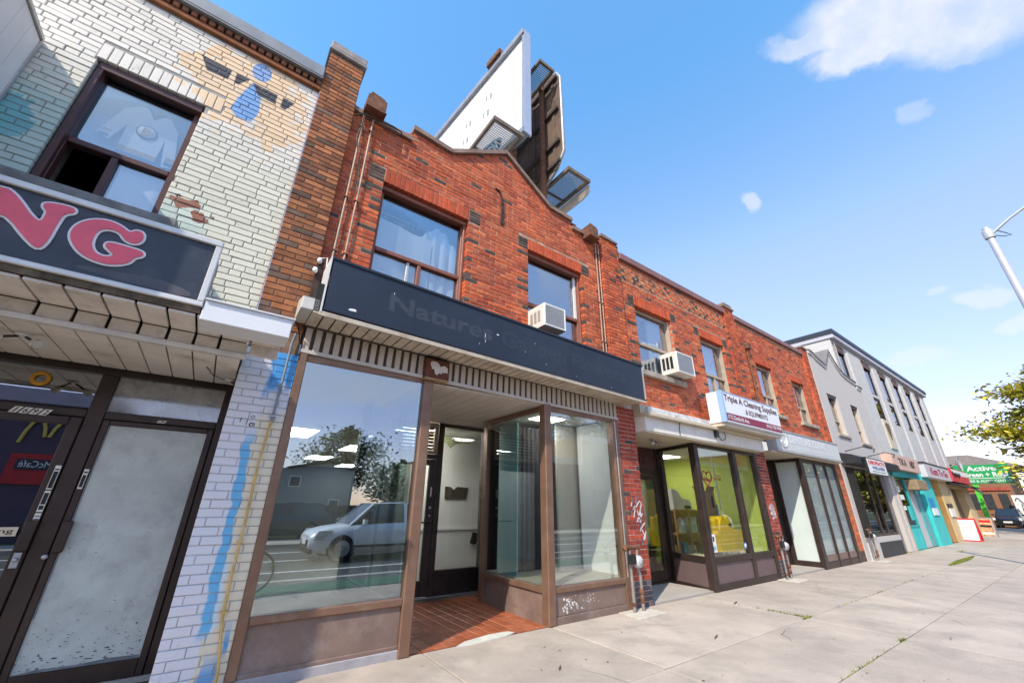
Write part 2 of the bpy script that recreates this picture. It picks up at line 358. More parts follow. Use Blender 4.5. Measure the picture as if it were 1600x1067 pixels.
# recessed doorway aprons beside the shops
ap = MB(); ap.box(5.86,7.6,.03,1.05,-.02,.02); ap.box(10.66,12.6,.03,.9,-.02,.03); part('apron', ap, M('apron_concrete', (.40,.36,.32), .9, .12, 2, .4, fine=.12), walk)
# terracotta tiled entry floor
tl = MB(); tl.box(1.95,4.6,.03,2.3,-.04,-.004); entry = struct('entry_floor', tl, M('tile_grout', (.16,.06,.03), .9, .2, 6))
m_tile = M('terracotta_tile', (.31,.086,.036), .38, .2, 5, .15, rnd=.16, dirt=(.42,.25,.16), dirt_amt=.35, dirt_scale=5)
def tile_mesh():
    s = .0715; c = .004; mb = MB(); v = []
    for h, d in ((0,-.012),(0,.001),(c,.006)):
        v += [(-s+h,-s+h,d),(s-h,-s+h,d),(s-h,s-h,d),(-s+h,s-h,d)]
    f = [(8,9,10,11)]+[(k+i,k+(i+1)%4,k+4+(i+1)%4,k+4+i) for k in (0,4) for i in range(4)]
    return mb.add(v, f).mesh('tile', m_tile)
tm = tile_mesh()
for i in range(13):
    for j in range(15):
        x, y = 2.03+i*.1497, .105+j*.1497
        if x > 3.86 or y > 2.22: continue
        inst('tile', tm, entry, (x, y, random.uniform(-.001,.001)), (random.uniform(-.004,.004), random.uniform(-.004,.004), 0))
# worn concrete patch at the entry edge, damp leaf litter
pt = MB(); pt.prism([(2.45,-.03),(2.6,.06),(2.95,.13),(3.2,.11),(3.25,.04),(3.1,-.02),(2.7,-.05)], .0, .012, axis='z'); part('mortar_patch', pt, M('patch_mortar', (.56,.54,.48), .9, .12, 8, .4), entry)

# hairline cracks wandering over the slabs
ck = MB(); rr = random.Random(31)
for (x, y, a, n) in ((4.2,-.4,-.9,9),(8.2,-2.9,.5,14),(5.6,-1.9,.25,10),(9.3,-.9,-.4,9),(12.0,-2.0,.3,16),(3.1,-1.2,-.5,8)):
    v = []
    for k in range(n):
        w = .0022*rr.uniform(.4,1.3); v += [(x-w*math.sin(a), y+w*math.cos(a), .0045), (x+w*math.sin(a), y-w*math.cos(a), .0045)]
        a += rr.gauss(0,.35); x += .13*math.cos(a); y += .13*math.sin(a)
    ck.add(v, [(2*i,2*i+1,2*i+3,2*i+2) for i in range(n-1)])
part('crack', ck, m_joint, walk, kind='stuff')
# ------------------------------------------------------------------ brickwork
class Bricks:
    """collects the bricks of one building, then lays them: the largest in the picture one by one, the rest as one part"""
    def __init__(s): s.items = []; s.clip = []
    def add(s, x0, x1, z0, z1, y, mat, d=.1, face='y'): s.items.append((x0, x1, z0, z1, y, mat, d, face))
    def wall(s, x0, x1, z0, z1, y, pick, opens=(), top=None, course=.0685, L=.2, joint=.010, d=.1, phase=0.0, mixed=0.0):
        L0 = L; n = int(round((z1-z0)/course)); rr = random.Random(int(x0*100)+int(z0*77))
        for k in range(n):
            za = z0+k*course; zb = za+course-joint
            if zb > z1: break
            cuts = sorted([(a-.001, b+.001) for a, b, c, e in opens if c < zb-.01 and e > za+.012])
            spans = []; cur = x0
            for a, b in cuts:
                if a > cur: spans.append((cur, min(a, x1)))
                cur = max(cur, b)
            if cur < x1: spans.append((cur, x1))
            for (sa, sb) in spans:
                L = L0; off = ((k % 2)*.5+phase)*(L+joint); x = x0-off-(rr.random()*.2 if mixed else 0)
                lo = sa
                while x < sb:
                    L = L0*.47 if mixed and rr.random() < mixed else L0
                    a, b = max(x, lo), min(x+L, sb)
                    if sb-b < .05: b = sb
                    if b < lo+.04 and b < sb: x += L+joint; continue
                    if b-a > .02:
                        lo = b+joint
                        if top is None: s.add(a, b, za, zb, y, pick((a+b)/2, (za+zb)/2, rr), d)
                        else:
                            ta, tb = top(a), top(b)
                            if zb < min(ta, tb): s.add(a, b, za, zb, y, pick((a+b)/2, (za+zb)/2, rr), d)
                            elif za < max(ta, tb)-.005:
                                zc = lambda t: max(za, min(zb, t))
                                s.clip.append(([(a,za),(b,za),(b,zc(tb)),(a,zc(ta))], y, pick((a+b)/2, (za+zb)/2, rr), d))
                    x += L+joint
    def finish(s, parent, name='brick', limit=300):
        if not s.items: return
        def size(t):
            x0, x1, z0, z1, y, mt, d, face = t
            c = px(((x0+x1)/2, y, (z0+z1)/2))
            if c is None or not (-40 < c[0] < 1640 and -40 < c[1] < 1107): return 0
            a = px((x0, y, z0)); b = px((x1, y, z0)); e = px((x0, y, z1))
            if None in (a, b, e): return 0
            return math.hypot(a[0]-b[0], a[1]-b[1])*math.hypot(a[0]-e[0], a[1]-e[1])
        order = sorted(s.items, key=size, reverse=True)
        pool = {}
        def unit(mt, h, d):
            key = (mt.name, round(h, 4), d)
            if key not in pool:
                mb = MB(); mb.bbox(-.1, .1, 0, d, -h/2, h/2, .005); pool[key] = mb.mesh(name, mt)
            return pool[key]
        for t in order[:limit]:
            x0, x1, z0, z1, y, mt, d, face = t
            inst(name, unit(mt, z1-z0, d), parent, ((x0+x1)/2, y+random.uniform(-.004,.003), (z0+z1)/2+random.uniform(-.0015,.0015)), (random.uniform(-.02,.02), random.uniform(-.008,.008), random.uniform(-.010,.010)), ((x1-x0)/.2, 1, 1))
        rest = order[limit:]
        if rest or s.clip:
            mats = []; mb = MB()
            def mi(mt):
                if mt not in mats: mats.append(mt)
                return mats.index(mt)
            for x0, x1, z0, z1, y, mt, d, face in rest:
                mb.bbox(x0, x1, y+random.uniform(-.002,.002), y+d, z0, z1, .005, mi(mt))
            for poly, y, mt, d in s.clip: mb.prism(poly, y, y+d, mi(mt))
            part(name, mb, mats, parent, kind='stuff')
def backing(mb, x0, x1, z0, z1, y0, y1, opens=(), mi=0, inset=.008):
    """mortar body of a wall, pierced by its openings"""
    ops = [(a-inset, b+inset, c-inset, d+inset) for a, b, c, d in opens]
    xs = sorted(set([x0, x1]+[v for a, b, c, d in ops for v in (a, b) if x0 < v < x1]))
    for i in range(len(xs)-1):
        xa, xb = xs[i], xs[i+1]; cur = z0
        for a, b, c, d in sorted([o for o in ops if o[0] <= xa+1e-6 and o[1] >= xb-1e-6], key=lambda o: o[2]):
            if c > cur: mb.box(xa, xb, y0, y1, cur, min(c, z1), mi)
            cur = max(cur, d)
        if cur < z1: mb.box(xa, xb, y0, y1, cur, z1, mi)
def soldier(parent, x0, x1, z0, z1, y, mat, n, name='soldier_brick', d=.1):
    w = (x1-x0)/n; mb = MB(); mb.bbox(-w/2+.004, w/2-.004, 0, d, -(z1-z0)/2, (z1-z0)/2, .005); me = mb.mesh(name, mat)
    for i in range(n): inst(name, me, parent, (x0+(i+.5)*w, y+random.uniform(-.002,.002), (z0+z1)/2), (0, random.uniform(-.008,.008), 0))
red = [M('red_brick_a', (.60,.125,.042), .85, .25, 14, .7, rnd=.22, soot=.26, fine=.14, dirt=(.55,.20,.10), dirt_amt=.35, dirt_scale=9),
       M('red_brick_b', (.52,.098,.038), .85, .25, 14, .7, rnd=.22, soot=.26, fine=.14, dirt=(.24,.08,.045), dirt_amt=.4, dirt_scale=7),
       M('red_brick_c', (.62,.150,.055), .85, .25, 14, .7, rnd=.22, soot=.26, fine=.14, dirt=(.6,.28,.16), dirt_amt=.35, dirt_scale=9),
       M('red_brick_d', (.47,.098,.045), .85, .25, 14, .7, rnd=.22, soot=.26, fine=.14)]
dark_brick = M('dark_brick', (.085,.062,.050), .85, .3, 14, .5, rnd=.3, dirt=(.24,.12,.08), dirt_amt=.4, dirt_scale=9)
m_mortar_red = M('mortar_tan', (.40,.22,.14), .95, .25, 12, .5, dirt=(.66,.50,.37), dirt_amt=.8, dirt_scale=5)
m_mortar_pale = M('mortar_pale', (.55,.42,.34), .95, .2, 12, .4)
def pick_red(darkp=.035):
    def f(x, z, rr):
        u = rr.random()
        if u < darkp: return dark_brick
        return red[rr.choice((0,0,0,1,1,1,2,2,3,3))]
    return f
orange = [M('orange_brick_a', (.36,.135,.055), .9, .25, 9, .5, rnd=.22, soot=.45, dirt=(.15,.09,.06), dirt_amt=.55, dirt_scale=4),
          M('orange_brick_b', (.28,.105,.05), .9, .3, 9, .5, rnd=.22, soot=.45, dirt=(.11,.08,.06), dirt_amt=.6, dirt_scale=4),
          M('orange_brick_c', (.40,.155,.065), .9, .22, 9, .5, rnd=.2),
          M('brown_brick', (.16,.10,.07), .9, .3, 9, .5, rnd=.3)]
def pick_orange(x, z, rr): return orange[rr.choice((0,0,1,1,2,2,3))]
m_mortar_brown = M('mortar_brown', (.24,.15,.10), .95, .25, 10, .4)
# ------------------------------------------------------------------ white painted corner shop on the left
def mural_mat():
    m = bpy.data.materials.new('painted_brick_mural'); m.use_nodes = True; nt = m.node_tree; N = nt.nodes; L = nt.links
    b = N['Principled BSDF']; b.inputs['Roughness'].default_value = .6; b.inputs['Specular IOR Level'].default_value = .3
    pos = _pos(nt)
    sep = N.new('ShaderNodeSeparateXYZ'); L.new(pos, sep.inputs[0])
    nz = N.new('ShaderNodeTexNoise'); nz.inputs['Scale'].default_value = 9; nz.inputs['Detail'].default_value = 4; L.new(pos, nz.inputs['Vector'])
    wob = N.new('ShaderNodeMath'); wob.operation = 'SUBTRACT'; wob.inputs[1].default_value = .5; L.new(nz.outputs['Fac'], wob.inputs[0])
    def M2(op, a, c=None, clamp=False):
        n = N.new('ShaderNodeMath'); n.operation = op; n.use_clamp = clamp
        for i, x in enumerate((a, c)):
            if x is None: continue
            if isinstance(x, (int, float)): n.inputs[i].default_value = x
            else: L.new(x, n.inputs[i])
        return n.outputs[0]
    X, Z = sep.outputs[0], sep.outputs[2]
    def half(nx, nzv, c):   # signed distance inside
        return M2('SUBTRACT', c, M2('ADD', M2('MULTIPLY', X, nx), M2('MULTIPLY', Z, nzv)))
    def poly(pts, soft=.012, w=0.0):
        A = sum(pts[i][0]*pts[(i+1)%len(pts)][1]-pts[(i+1)%len(pts)][0]*pts[i][1] for i in range(len(pts)))
        if A < 0: pts = pts[::-1]
        d = None
        for i in range(len(pts)):
            (x0, z0), (x1, z1) = pts[i], pts[(i+1)%len(pts)]
            nx, nzv = (z1-z0), -(x1-x0); l = math.hypot(nx, nzv); nx /= l; nzv /= l
            h = half(nx, nzv, nx*x0+nzv*z0); d = h if d is None else M2('MINIMUM', d, h)
        if w: d = M2('ADD', d, M2('MULTIPLY', wob.outputs[0], w))
        return M2('MULTIPLY', d, 1/soft, True)
    def ell(cx, cz, rx, rz, w=0.0):
        a = M2('MULTIPLY', M2('SUBTRACT', X, cx), 1/rx); c = M2('MULTIPLY', M2('SUBTRACT', Z, cz), 1/rz)
        d = M2('SUBTRACT', 1.0, M2('SQRT', M2('ADD', M2('MULTIPLY', a, a), M2('MULTIPLY', c, c))))
        if w: d = M2('ADD', d, M2('MULTIPLY', wob.outputs[0], w))
        return M2('MULTIPLY', d, 14, True)
    col = None
    def layer(fac, c):
        nonlocal col
        mx = N.new('ShaderNodeMix'); mx.data_type = 'RGBA'
        if isinstance(fac, float): mx.inputs[0].default_value = fac
        else: L.new(fac, mx.inputs[0])
        if isinstance(col, tuple): mx.inputs[6].default_value = col+(1,)
        else: L.new(col, mx.inputs[6])
        mx.inputs[7].default_value = c+(1,); col = mx.outputs[2]
    col = (.78, .73, .64)
    layer(M2('MULTIPLY', M2('SUBTRACT', M2('ADD', 5.35, M2('MULTIPLY', wob.outputs[0], 1.0)), Z), 1.3, True), (.74, .71, .57))
    # mint wash left of the window and low on the right
    lm = M2('MULTIPLY', M2('SUBTRACT', M2('ADD', 4.95, M2('MULTIPLY', wob.outputs[0], .8)), Z), 3.0, True)
    lm = M2('MULTIPLY', lm, M2('MULTIPLY', M2('SUBTRACT', -1.45, X), 8, True))
    layer(lm, (.55, .66, .58))
    layer(ell(-2.15, 4.3, .22, .30, 1.2), (.22, .50, .52))
    rm = M2('MULTIPLY', M2('MULTIPLY', M2('SUBTRACT', M2('ADD', 4.15, M2('MULTIPLY', wob.outputs[0], .9)), Z), 5, True), M2('MULTIPLY', M2('SUBTRACT', -.55, X), 8, True))
    layer(M2('MULTIPLY', rm, .8), (.56, .67, .59))
    layer(ell(-.83, 4.06, .10, .05, 4.5), (.33, .14, .09)); layer(ell(-.68, 3.97, .09, .05, 5.0), (.33, .14, .09))
    # cream burst
    for c in (poly([(-1.34,6.22),(-1.02,6.52),(-.85,6.1),(-1.0,5.35),(-1.42,5.62),(-1.25,5.85)], w=.75), poly([(-1.1,6.25),(-.66,6.52),(-.30,6.35),(-.12,5.6),(-.79,5.12),(-1.2,5.42)], w=.75),
              poly([(-.9,5.7),(-.32,5.02),(-.1,5.4),(-.08,5.95),(-.35,6.4)], w=.75)):
        layer(M2('MULTIPLY', c, M2('MULTIPLY', nz.outputs['Fac'], 2.0, True)), (.84, .62, .40))
    layer(ell(-.62, 6.16, .10, .15), (.26, .40, .66))
    layer(poly([(-.70,5.93),(-.56,5.93),(-.52,5.62),(-.54,5.36),(-.70,5.33),(-.79,5.46),(-.74,5.66)], w=.05), (.20, .38, .68))
    for p in ([(-1.18,5.985),(-.87,5.965),(-.88,5.80),(-1.08,5.785)], [(-.84,5.965),(-.69,5.97),(-.78,5.80),(-.83,5.80)], [(-.68,5.95),(-.40,5.945),(-.40,5.775),(-.59,5.785)], [(-.355,5.955),(-.21,5.945),(-.29,5.765),(-.355,5.775)]):
        layer(poly(p), (.07, .07, .085))
    # grime and chips
    dz = N.new('ShaderNodeTexNoise'); dz.inputs['Scale'].default_value = 5; dz.inputs['Detail'].default_value = 9; dz.inputs['Roughness'].default_value = .75; L.new(pos, dz.inputs['Vector'])
    layer(M2('MULTIPLY', M2('SUBTRACT', dz.outputs['Fac'], .56), 3.2, True), (.46, .43, .38))
    vz = N.new('ShaderNodeTexNoise'); vz.inputs['Scale'].default_value = 34; vz.inputs['Detail'].default_value = 4; L.new(pos, vz.inputs['Vector'])
    layer(M2('MULTIPLY', M2('MULTIPLY', M2('SUBTRACT', vz.outputs['Fac'], .66), 14, True), M2('MULTIPLY', M2('SUBTRACT', dz.outputs['Fac'], .46), 5, True)), (.30, .20, .15))
    ge = N.new('ShaderNodeNewGeometry'); oi = N.new('ShaderNodeObjectInfo')
    fr = M2('FRACT', M2('ADD', ge.outputs['Random Per Island'], oi.outputs['Random']))
    mx = N.new('ShaderNodeMix'); mx.data_type = 'RGBA'; mx.blend_type = 'MULTIPLY'; mx.inputs[0].default_value = 1
    L.new(col, mx.inputs[6]); L.new(M2('ADD', M2('MULTIPLY', fr, .12), .92), mx.inputs[7])
    L.new(mx.outputs[2], b.inputs['Base Color'])
    bz = N.new('ShaderNodeTexNoise'); bz.inputs['Scale'].default_value = 60; bz.inputs['Detail'].default_value = 5; L.new(pos, bz.inputs['Vector'])
    bp = N.new('ShaderNodeBump'); bp.inputs['Strength'].default_value = .35; bp.inputs['Distance'].default_value = .006; L.new(bz.outputs['Fac'], bp.inputs['Height']); L.new(bp.outputs[0], b.inputs['Normal'])
    return m
m_mural = mural_mat()
def pillar_paint():
    m = bpy.data.materials.new('painted_pillar'); m.use_nodes = True; nt = m.node_tree; N = nt.nodes; L = nt.links
    b = N['Principled BSDF']; b.inputs['Roughness'].default_value = .5
    pos = _pos(nt); sep = N.new('ShaderNodeSeparateXYZ'); L.new(pos, sep.inputs[0]); X, Z = sep.outputs[0], sep.outputs[2]
    nz = N.new('ShaderNodeTexNoise'); nz.inputs['Scale'].default_value = 7; nz.inputs['Detail'].default_value = 6; L.new(pos, nz.inputs['Vector'])
    def M2(op, a, c=None, clamp=False):
        n = N.new('ShaderNodeMath'); n.operation = op; n.use_clamp = clamp
        for i, x in enumerate((a, c)):
            if x is None: continue
            if isinstance(x, (int, float)): n.inputs[i].default_value = x
            else: L.new(x, n.inputs[i])
        return n.outputs[0]
    wob = M2('MULTIPLY', M2('SUBTRACT', nz.outputs['Fac'], .5), .10)
    col = None
    def layer(fac, c):
        nonlocal col
        mx = N.new('ShaderNodeMix'); mx.data_type = 'RGBA'; L.new(fac, mx.inputs[0])
        if isinstance(col, tuple): mx.inputs[6].default_value = col+(1,)
        else: L.new(col, mx.inputs[6])
        mx.inputs[7].default_value = c+(1,); col = mx.outputs[2]
    col = (.70, .69, .72)
    def band(xc0, xc1, slope, hw, z0, z1, wob_k=1.0):
        # painted stroke leaning with height
        cx = M2('ADD', M2('MULTIPLY', M2('SUBTRACT', Z, z0), slope), xc0)
        d = M2('SUBTRACT', hw, M2('ABSOLUTE', M2('ADD', M2('SUBTRACT', X, cx), M2('MULTIPLY', wob, wob_k))))
        d = M2('MULTIPLY', d, 90, True)
        zr = M2('MULTIPLY', M2('MULTIPLY', M2('SUBTRACT', Z, z0), 12, True), M2('MULTIPLY', M2('SUBTRACT', z1, Z), 6, True))
        return M2('MULTIPLY', d, zr)
    layer(band(.36, 0, -.0, .12, -.1, 2.2, 1.2), (.74, .66, .50))
    layer(band(.25, 0, -.02, .042, .35, 1.98), (.14, .45, .72))
    layer(band(.30, 0, -.03, .022, .35, 1.0), (.60, .70, .76))
    layer(band(.335, 0, -.02, .055, -.05, .30), (.10, .36, .70))
    layer(band(.41, 0, -.0, .022, .22, .50, .3), (.10, .36, .70))
    layer(M2('MULTIPLY', M2('MULTIPLY', M2('SUBTRACT', M2('ADD', Z, M2('MULTIPLY', wob, 5)), 2.28), 7, True), M2('MULTIPLY', M2('SUBTRACT', M2('ADD', X, M2('MULTIPLY', wob, 1.5)), .22), 30, True)), (.07, .33, .72))
    dz = N.new('ShaderNodeTexNoise'); dz.inputs['Scale'].default_value = 6; dz.inputs['Detail'].default_value = 9; dz.inputs['Roughness'].default_value = .75; L.new(pos, dz.inputs['Vector'])
    low = M2('MULTIPLY', M2('SUBTRACT', .55, Z), .25, True)
    layer(M2('MULTIPLY', M2('SUBTRACT', M2('ADD', dz.outputs['Fac'], low), .62), 5.0, True), (.36, .34, .33))
    L.new(col, b.inputs['Base Color'])
    bz = N.new('ShaderNodeTexNoise'); bz.inputs['Scale'].default_value = 50; L.new(pos, bz.inputs['Vector'])
    bp = N.new('ShaderNodeBump'); bp.inputs['Strength'].default_value = .3; bp.inputs['Distance'].default_value = .006; L.new(bz.outputs['Fac'], bp.inputs['Height']); L.new(bp.outputs[0], b.inputs['Normal'])
    return m
m_pillar = pillar_paint()
m_mortar_white = M('painted_joint_shade', (.33,.32,.29), .9, .25, 10)  # joints are painted white; the grey puts their recess shade into the colour
m_joint_white = M('painted_joint_low', (.44,.44,.46), .9, .15, 10)
m_frame_red = M('oxblood_frame', (.085,.035,.032), .45, .2, 6, .05)
m_frame_brown = M('brown_window_frame', (.26,.095,.062), .45, .15, 6, .05)
m_frame_beige = M('beige_window_frame', (.46,.36,.27), .5, .12, 6, .05)
m_pane_up = glass('upper_window_glass', .14, (.92,.95,.96), 0, .5, .012, 0, (.85,.94,1))
m_room = M('dim_room', (.20,.20,.21), .9, .1, 1)
m_sheet = M('white_sheet', (.90,.91,.92), .9, .06, 3)
LB = thing('painted_brick_building', 'white painted brick building with a cream and blue mural at the left edge', 'building', (-1.6, .04, 0))
lb = Bricks(); wo = (-1.81, -.97, 3.80, 5.31)
bk = MB(); backing(bk, -4.2, -.005, 2.62, 6.40, .048, .5, [wo]); backing(bk, -4.2, -2.3, 0, 2.62, .75, 1.0); part('wall', bk, m_mortar_white, LB)
lb.wall(-3.1, -.005, 2.68, 6.33, .04, lambda x, z, r: m_mural, [wo, (-1.83, -.83, 5.31, 5.52)], joint=.0075, mixed=.3)
# pillar: orange brick above, painted below
pb = MB(); pb.box(.008, .432, .008, .7, 2.62, 7.12, 0); pb.box(.004, .452, .008, .7, -.1, 2.62, 1); part('pillar_core', pb, [m_mortar_brown, m_joint_white], LB)
lb.wall(0, .44, 2.98, 7.14, 0, pick_orange, d=.12)
lb.wall(-.005, .457, .0, 2.74, 0, lambda x, z, r: m_pillar, phase=.15, joint=.006, d=.12)
lb.finish(LB)
soldier(LB, -1.83, -.83, 5.315, 5.515, .04, m_mural, 13)
# dentil course, coping, pillar cap
for i in range(38):
    if i == 0:
        mb = MB(); mb.bbox(-.028, .028, 0, .06, -.035, .035, .006); dme = mb.mesh('dentil', orange[1])
    inst('dentil', dme, LB, (-.04-i*.082, -.012, 6.445))
cc = MB(); cc.bbox(-4.2, -.005, .0, .3, 6.335, 6.40, .006); part('brick_course', cc, orange[0], LB)
cp = MB(); cp.box(-4.2, -.01, -.055, .35, 6.49, 6.505); cp.bbox(-4.2, -.01, -.06, .35, 6.508, 6.70, .01); part('coping', cp, M('grey_flashing', (.28,.28,.28), .5, .12, 4, .05, metal=.4), LB)
pc = MB(); pc.bbox(-.03, .47, -.03, .74, 7.15, 7.20, .008); pc.bbox(-.02, .46, -.02, .73, 7.203, 7.33, .012); part('pillar_cap', pc, M('stone_cap', (.30,.27,.25), .8, .2, 8, .3), LB)
# window
def frame_rect(mb, x0, x1, z0, z1, y0, y1, w, wb=None):
    wb = wb or w
    mb.bbox(x0, x0+w, y0, y1, z0, z1, .006); mb.bbox(x1-w, x1, y0, y1, z0, z1, .006)
    mb.bbox(x0+w, x1-w, y0, y1, z1-w, z1, .006); mb.bbox(x0+w, x1-w, y0, y1, z0, z0+wb, .006)
def make_window(parent, x0, x1, z0, z1, y, fm, mid, mull=None, w=.05, pane=None, sash_side=None, label=None):
    """frame with a fixed light above a pair of sliders; returns the window part"""
    pane = pane or m_pane_up
    mb = MB(); frame_rect(mb, x0, x1, z0, z1, y, y+.09, w)
    mb.bbox(x0+w, x1-w, y-.004, y+.085, mid-.03, mid+.03, .006)
    wd = part('window', mb, fm, parent, label)
    if mull is not None:
        mm = MB(); mm.bbox(mull-.025, mull+.025, y+.002, y+.08, z0+w, mid-.031, .005); part('mullion', mm, fm, wd)
    p = MB(); p.box(x0+w-.004, x1-w+.004, y+.04, y+.046, mid+.028, z1-w+.004); part('pane', p, pane, wd)
    xs = [(x0+w, x1-w)] if mull is None else [(x0+w, mull-.025), (mull+.025, x1-w)]
    for k, (a, b) in enumerate(xs):
        if sash_side == k: continue
        p = MB(); p.box(a-.004, b+.004, y+.045, y+.051, z0+w-.004, mid-.028); part('pane', p, pane, wd)
    return wd
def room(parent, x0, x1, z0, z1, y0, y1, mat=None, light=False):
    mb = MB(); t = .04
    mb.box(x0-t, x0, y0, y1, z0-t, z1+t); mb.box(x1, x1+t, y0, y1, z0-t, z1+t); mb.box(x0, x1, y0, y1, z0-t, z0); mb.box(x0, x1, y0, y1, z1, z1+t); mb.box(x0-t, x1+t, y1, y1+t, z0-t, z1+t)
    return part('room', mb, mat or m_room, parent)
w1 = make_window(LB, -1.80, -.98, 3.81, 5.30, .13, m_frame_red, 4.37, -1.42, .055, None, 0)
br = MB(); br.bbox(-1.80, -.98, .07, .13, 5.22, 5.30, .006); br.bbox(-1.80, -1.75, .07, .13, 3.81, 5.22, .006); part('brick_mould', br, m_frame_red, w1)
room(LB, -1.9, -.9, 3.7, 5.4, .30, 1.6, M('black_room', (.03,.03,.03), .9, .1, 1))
sg = MB(); sg.bbox(-2.3, -.80, -.06, .10, 3.70, 3.79, .01); part('sill', sg, M('grey_sill', (.25,.235,.22), .9, .25, 7, .5), LB)
# white curtain behind the fixed light and the right slider
def drape(name, x0, x1, z0, z1, y, label, cat='curtain', amp=.02, n=24, mat=None, folds=5, top=None):
    mb = MB(); v = []; rows_ = 8
    rr = random.Random(int(x0*31+z0*17))
    ph = [rr.uniform(0, 6) for _ in range(4)]
    for j in range(rows_+1):
        for i in range(n+1):
            t = i/n; u = j/rows_; x = x0+t*(x1-x0); zt = top(t) if top else z1
            v.append((x, y+amp*(math.sin(t*folds*6.28+ph[0]+u*.6)+.5*math.sin(t*folds*13+ph[1]-u)), z0+u*(zt-z0)))
    f = [(j*(n+1)+i, j*(n+1)+i+1, (j+1)*(n+1)+i+1, (j+1)*(n+1)+i) for j in range(rows_) for i in range(n)]
    mb.add(v, f, 0, True); return solo(name, mb, mat or m_sheet, label, cat, org=((x0+x1)/2, y, z0))
drape('curtain', -1.76, -1.0, 4.42, 5.26, .30, 'pale sheet hung behind the fixed pane of the mural building window', amp=.006, folds=1, mat=M('blue_grey_sheet', (.34,.40,.46), .9, .10, 3))
drape('curtain', -1.38, -1.02, 3.84, 4.34, .22, 'white cloth behind the lower right slider of the mural building window', amp=.01, folds=1)
# hockey jersey against the glass
m_jersey = M('jersey_white', (.84,.84,.84), .85, .06, 6, .1); m_navy = M('jersey_navy', (.05,.09,.20), .8, .1, 6); m_gold = M('jersey_gold', (.62,.36,.06), .8, .1, 6); m_blue = M('jersey_blue', (.16,.30,.52), .8, .1, 6)
J = thing("hockey_jersey", "white hockey jersey with gold and navy bands and round badge in the open window", 'jersey', (-1.35, .25, 4.4))
jb = MB(); jb.prism([(-1.56,5.02),(-1.45,5.14),(-1.38,5.12),(-1.33,5.05),(-1.28,5.1),(-1.22,5.12),(-1.12,4.98),(-1.04,4.52),(-1.14,4.50),(-1.19,4.82),(-1.20,4.46),(-1.48,4.46),(-1.49,4.84),(-1.56,4.60),(-1.66,4.63)], .245, .262); part('body', jb, m_jersey, J)
for z, mt in ((4.56, m_gold), (4.50, m_navy)):
    b_ = MB(); b_.box(-1.48, -1.20, .241, .2445, z-.022, z+.022); b_.box(-1.13, -1.045, .241, .2445, z+.03, z+.07); b_.box(-1.64, -1.57, .241, .2445, z+.12, z+.15); part('band', b_, mt, J)
cl = MB(); cl.prism([(-1.40,5.13),(-1.33,5.02),(-1.25,5.13),(-1.30,5.12),(-1.33,5.08),(-1.37,5.12)], .238, .244); part('collar', cl, m_navy, J)
bd = MB(); bd.lathe([(.0,-.006),(.085,-.006),(.085,0)], (-1.335,.242,4.83), 22, 0, 'y'); part('badge_ring', bd, m_navy, J)
bd = MB(); bd.lathe([(.0,-.004),(.07,-.004),(.07,0)], (-1.335,.234,4.83), 22, 0, 'y'); part('badge', bd, m_jersey, J)
part('badge_letter', text_mb('B', -1.37, -1.30, 4.79, 4.875, .228, bold=.03), m_gold, J)
# ---------- canopy over the doors
m_tile_b = M('canopy_panel', (.76,.69,.62), .6, .08, 2, .05, dirt=(.28,.20,.13), dirt_amt=.6, dirt_scale=3)
m_trim = M('canopy_trim', (.62,.59,.55), .5, .15, 5, metal=.3)
cv = MB(); cv.box(-4.2, .26, -.838, -.42, 2.64, 2.75); cv.box(-4.2, -.005, -.42, .8, 2.53, 2.65); part('canopy_core', cv, m_dk, LB)
x = .255; k = 0
seams = [.255, .02, -.19, -.355, -.525, -.695, -.87, -1.05, -1.235, -1.43, -1.63, -1.84, -2.06, -2.3]
for a, b in zip(seams[1:], seams[:-1]):
    if b > .3: continue
    m1 = MB(); m1.box(a+.008, b-.008, -.83, -.445, 2.618, 2.637); part('soffit_panel', m1, m_tile_b, LB)
    m2 = MB(); m2.bbox(a+.010, b-.010, -.445, -.422, 2.515, 2.612, .004); part('drop_panel', m2, m_tile_b, LB)
    if b < .1:
        m3 = MB(); m3.box(a+.006, min(b, -.012)-.006, -.425, .70, 2.498, 2.525); part('ceiling_panel', m3, m_tile_b, LB)
tr = MB(); tr.bbox(-4.2, .02, -.47, -.425, 2.470, 2.512, .006); tr.box(-4.2, -.01, -.42, -.36, 2.485, 2.497); part('trim_strip', tr, m_trim, LB)
wf = MB(); wf.bbox(-.33, .265, -.862, -.60, 2.592, 2.752, .004); wf.box(-.33, .28, -.88, -.55, 2.753, 2.763); part('end_fascia', wf, M('white_flashing', (.74,.75,.76), .45, .04, 3), LB)
# ---------- the two doors
m_frost = M('papered_glass', (.52,.57,.54), .30, .16, 3.4, .02, dirt=(.33,.35,.36), dirt_amt=.75, dirt_scale=4.2, spec=.6, fine=.05)
m_dglass = glass('door_glass', .30, (.55,.58,.6), 0, .8, .02)
DY = .75
fr = MB()
fr.bbox(-3.0, .05, DY-.01, DY+.08, 2.44, 2.52, .006)
for a, b in ((-.065, .0), (-1.02, -.90), (-2.1, -1.98)): fr.bbox(a, b, DY, DY+.08, 0, 2.44, .006)
fr.bbox(-.90, -.065, DY, DY+.08, 2.035, 2.105, .006); fr.bbox(-1.98, -1.02, DY, DY+.08, 2.035, 2.105, .006)
part('door_frame', fr, m_bronze_dk, LB)
tp = MB(); tp.box(-.90, -.065, DY+.03, DY+.036, 2.10, 2.445); part('transom_pane', tp, glass('transom_glass_frosted', .25, (.5,.52,.52), .08, .6, 0, .8), LB)
tp = MB(); tp.box(-1.98, -1.02, DY+.03, DY+.036, 2.10, 2.445); part('transom_pane', tp, m_dglass, LB)
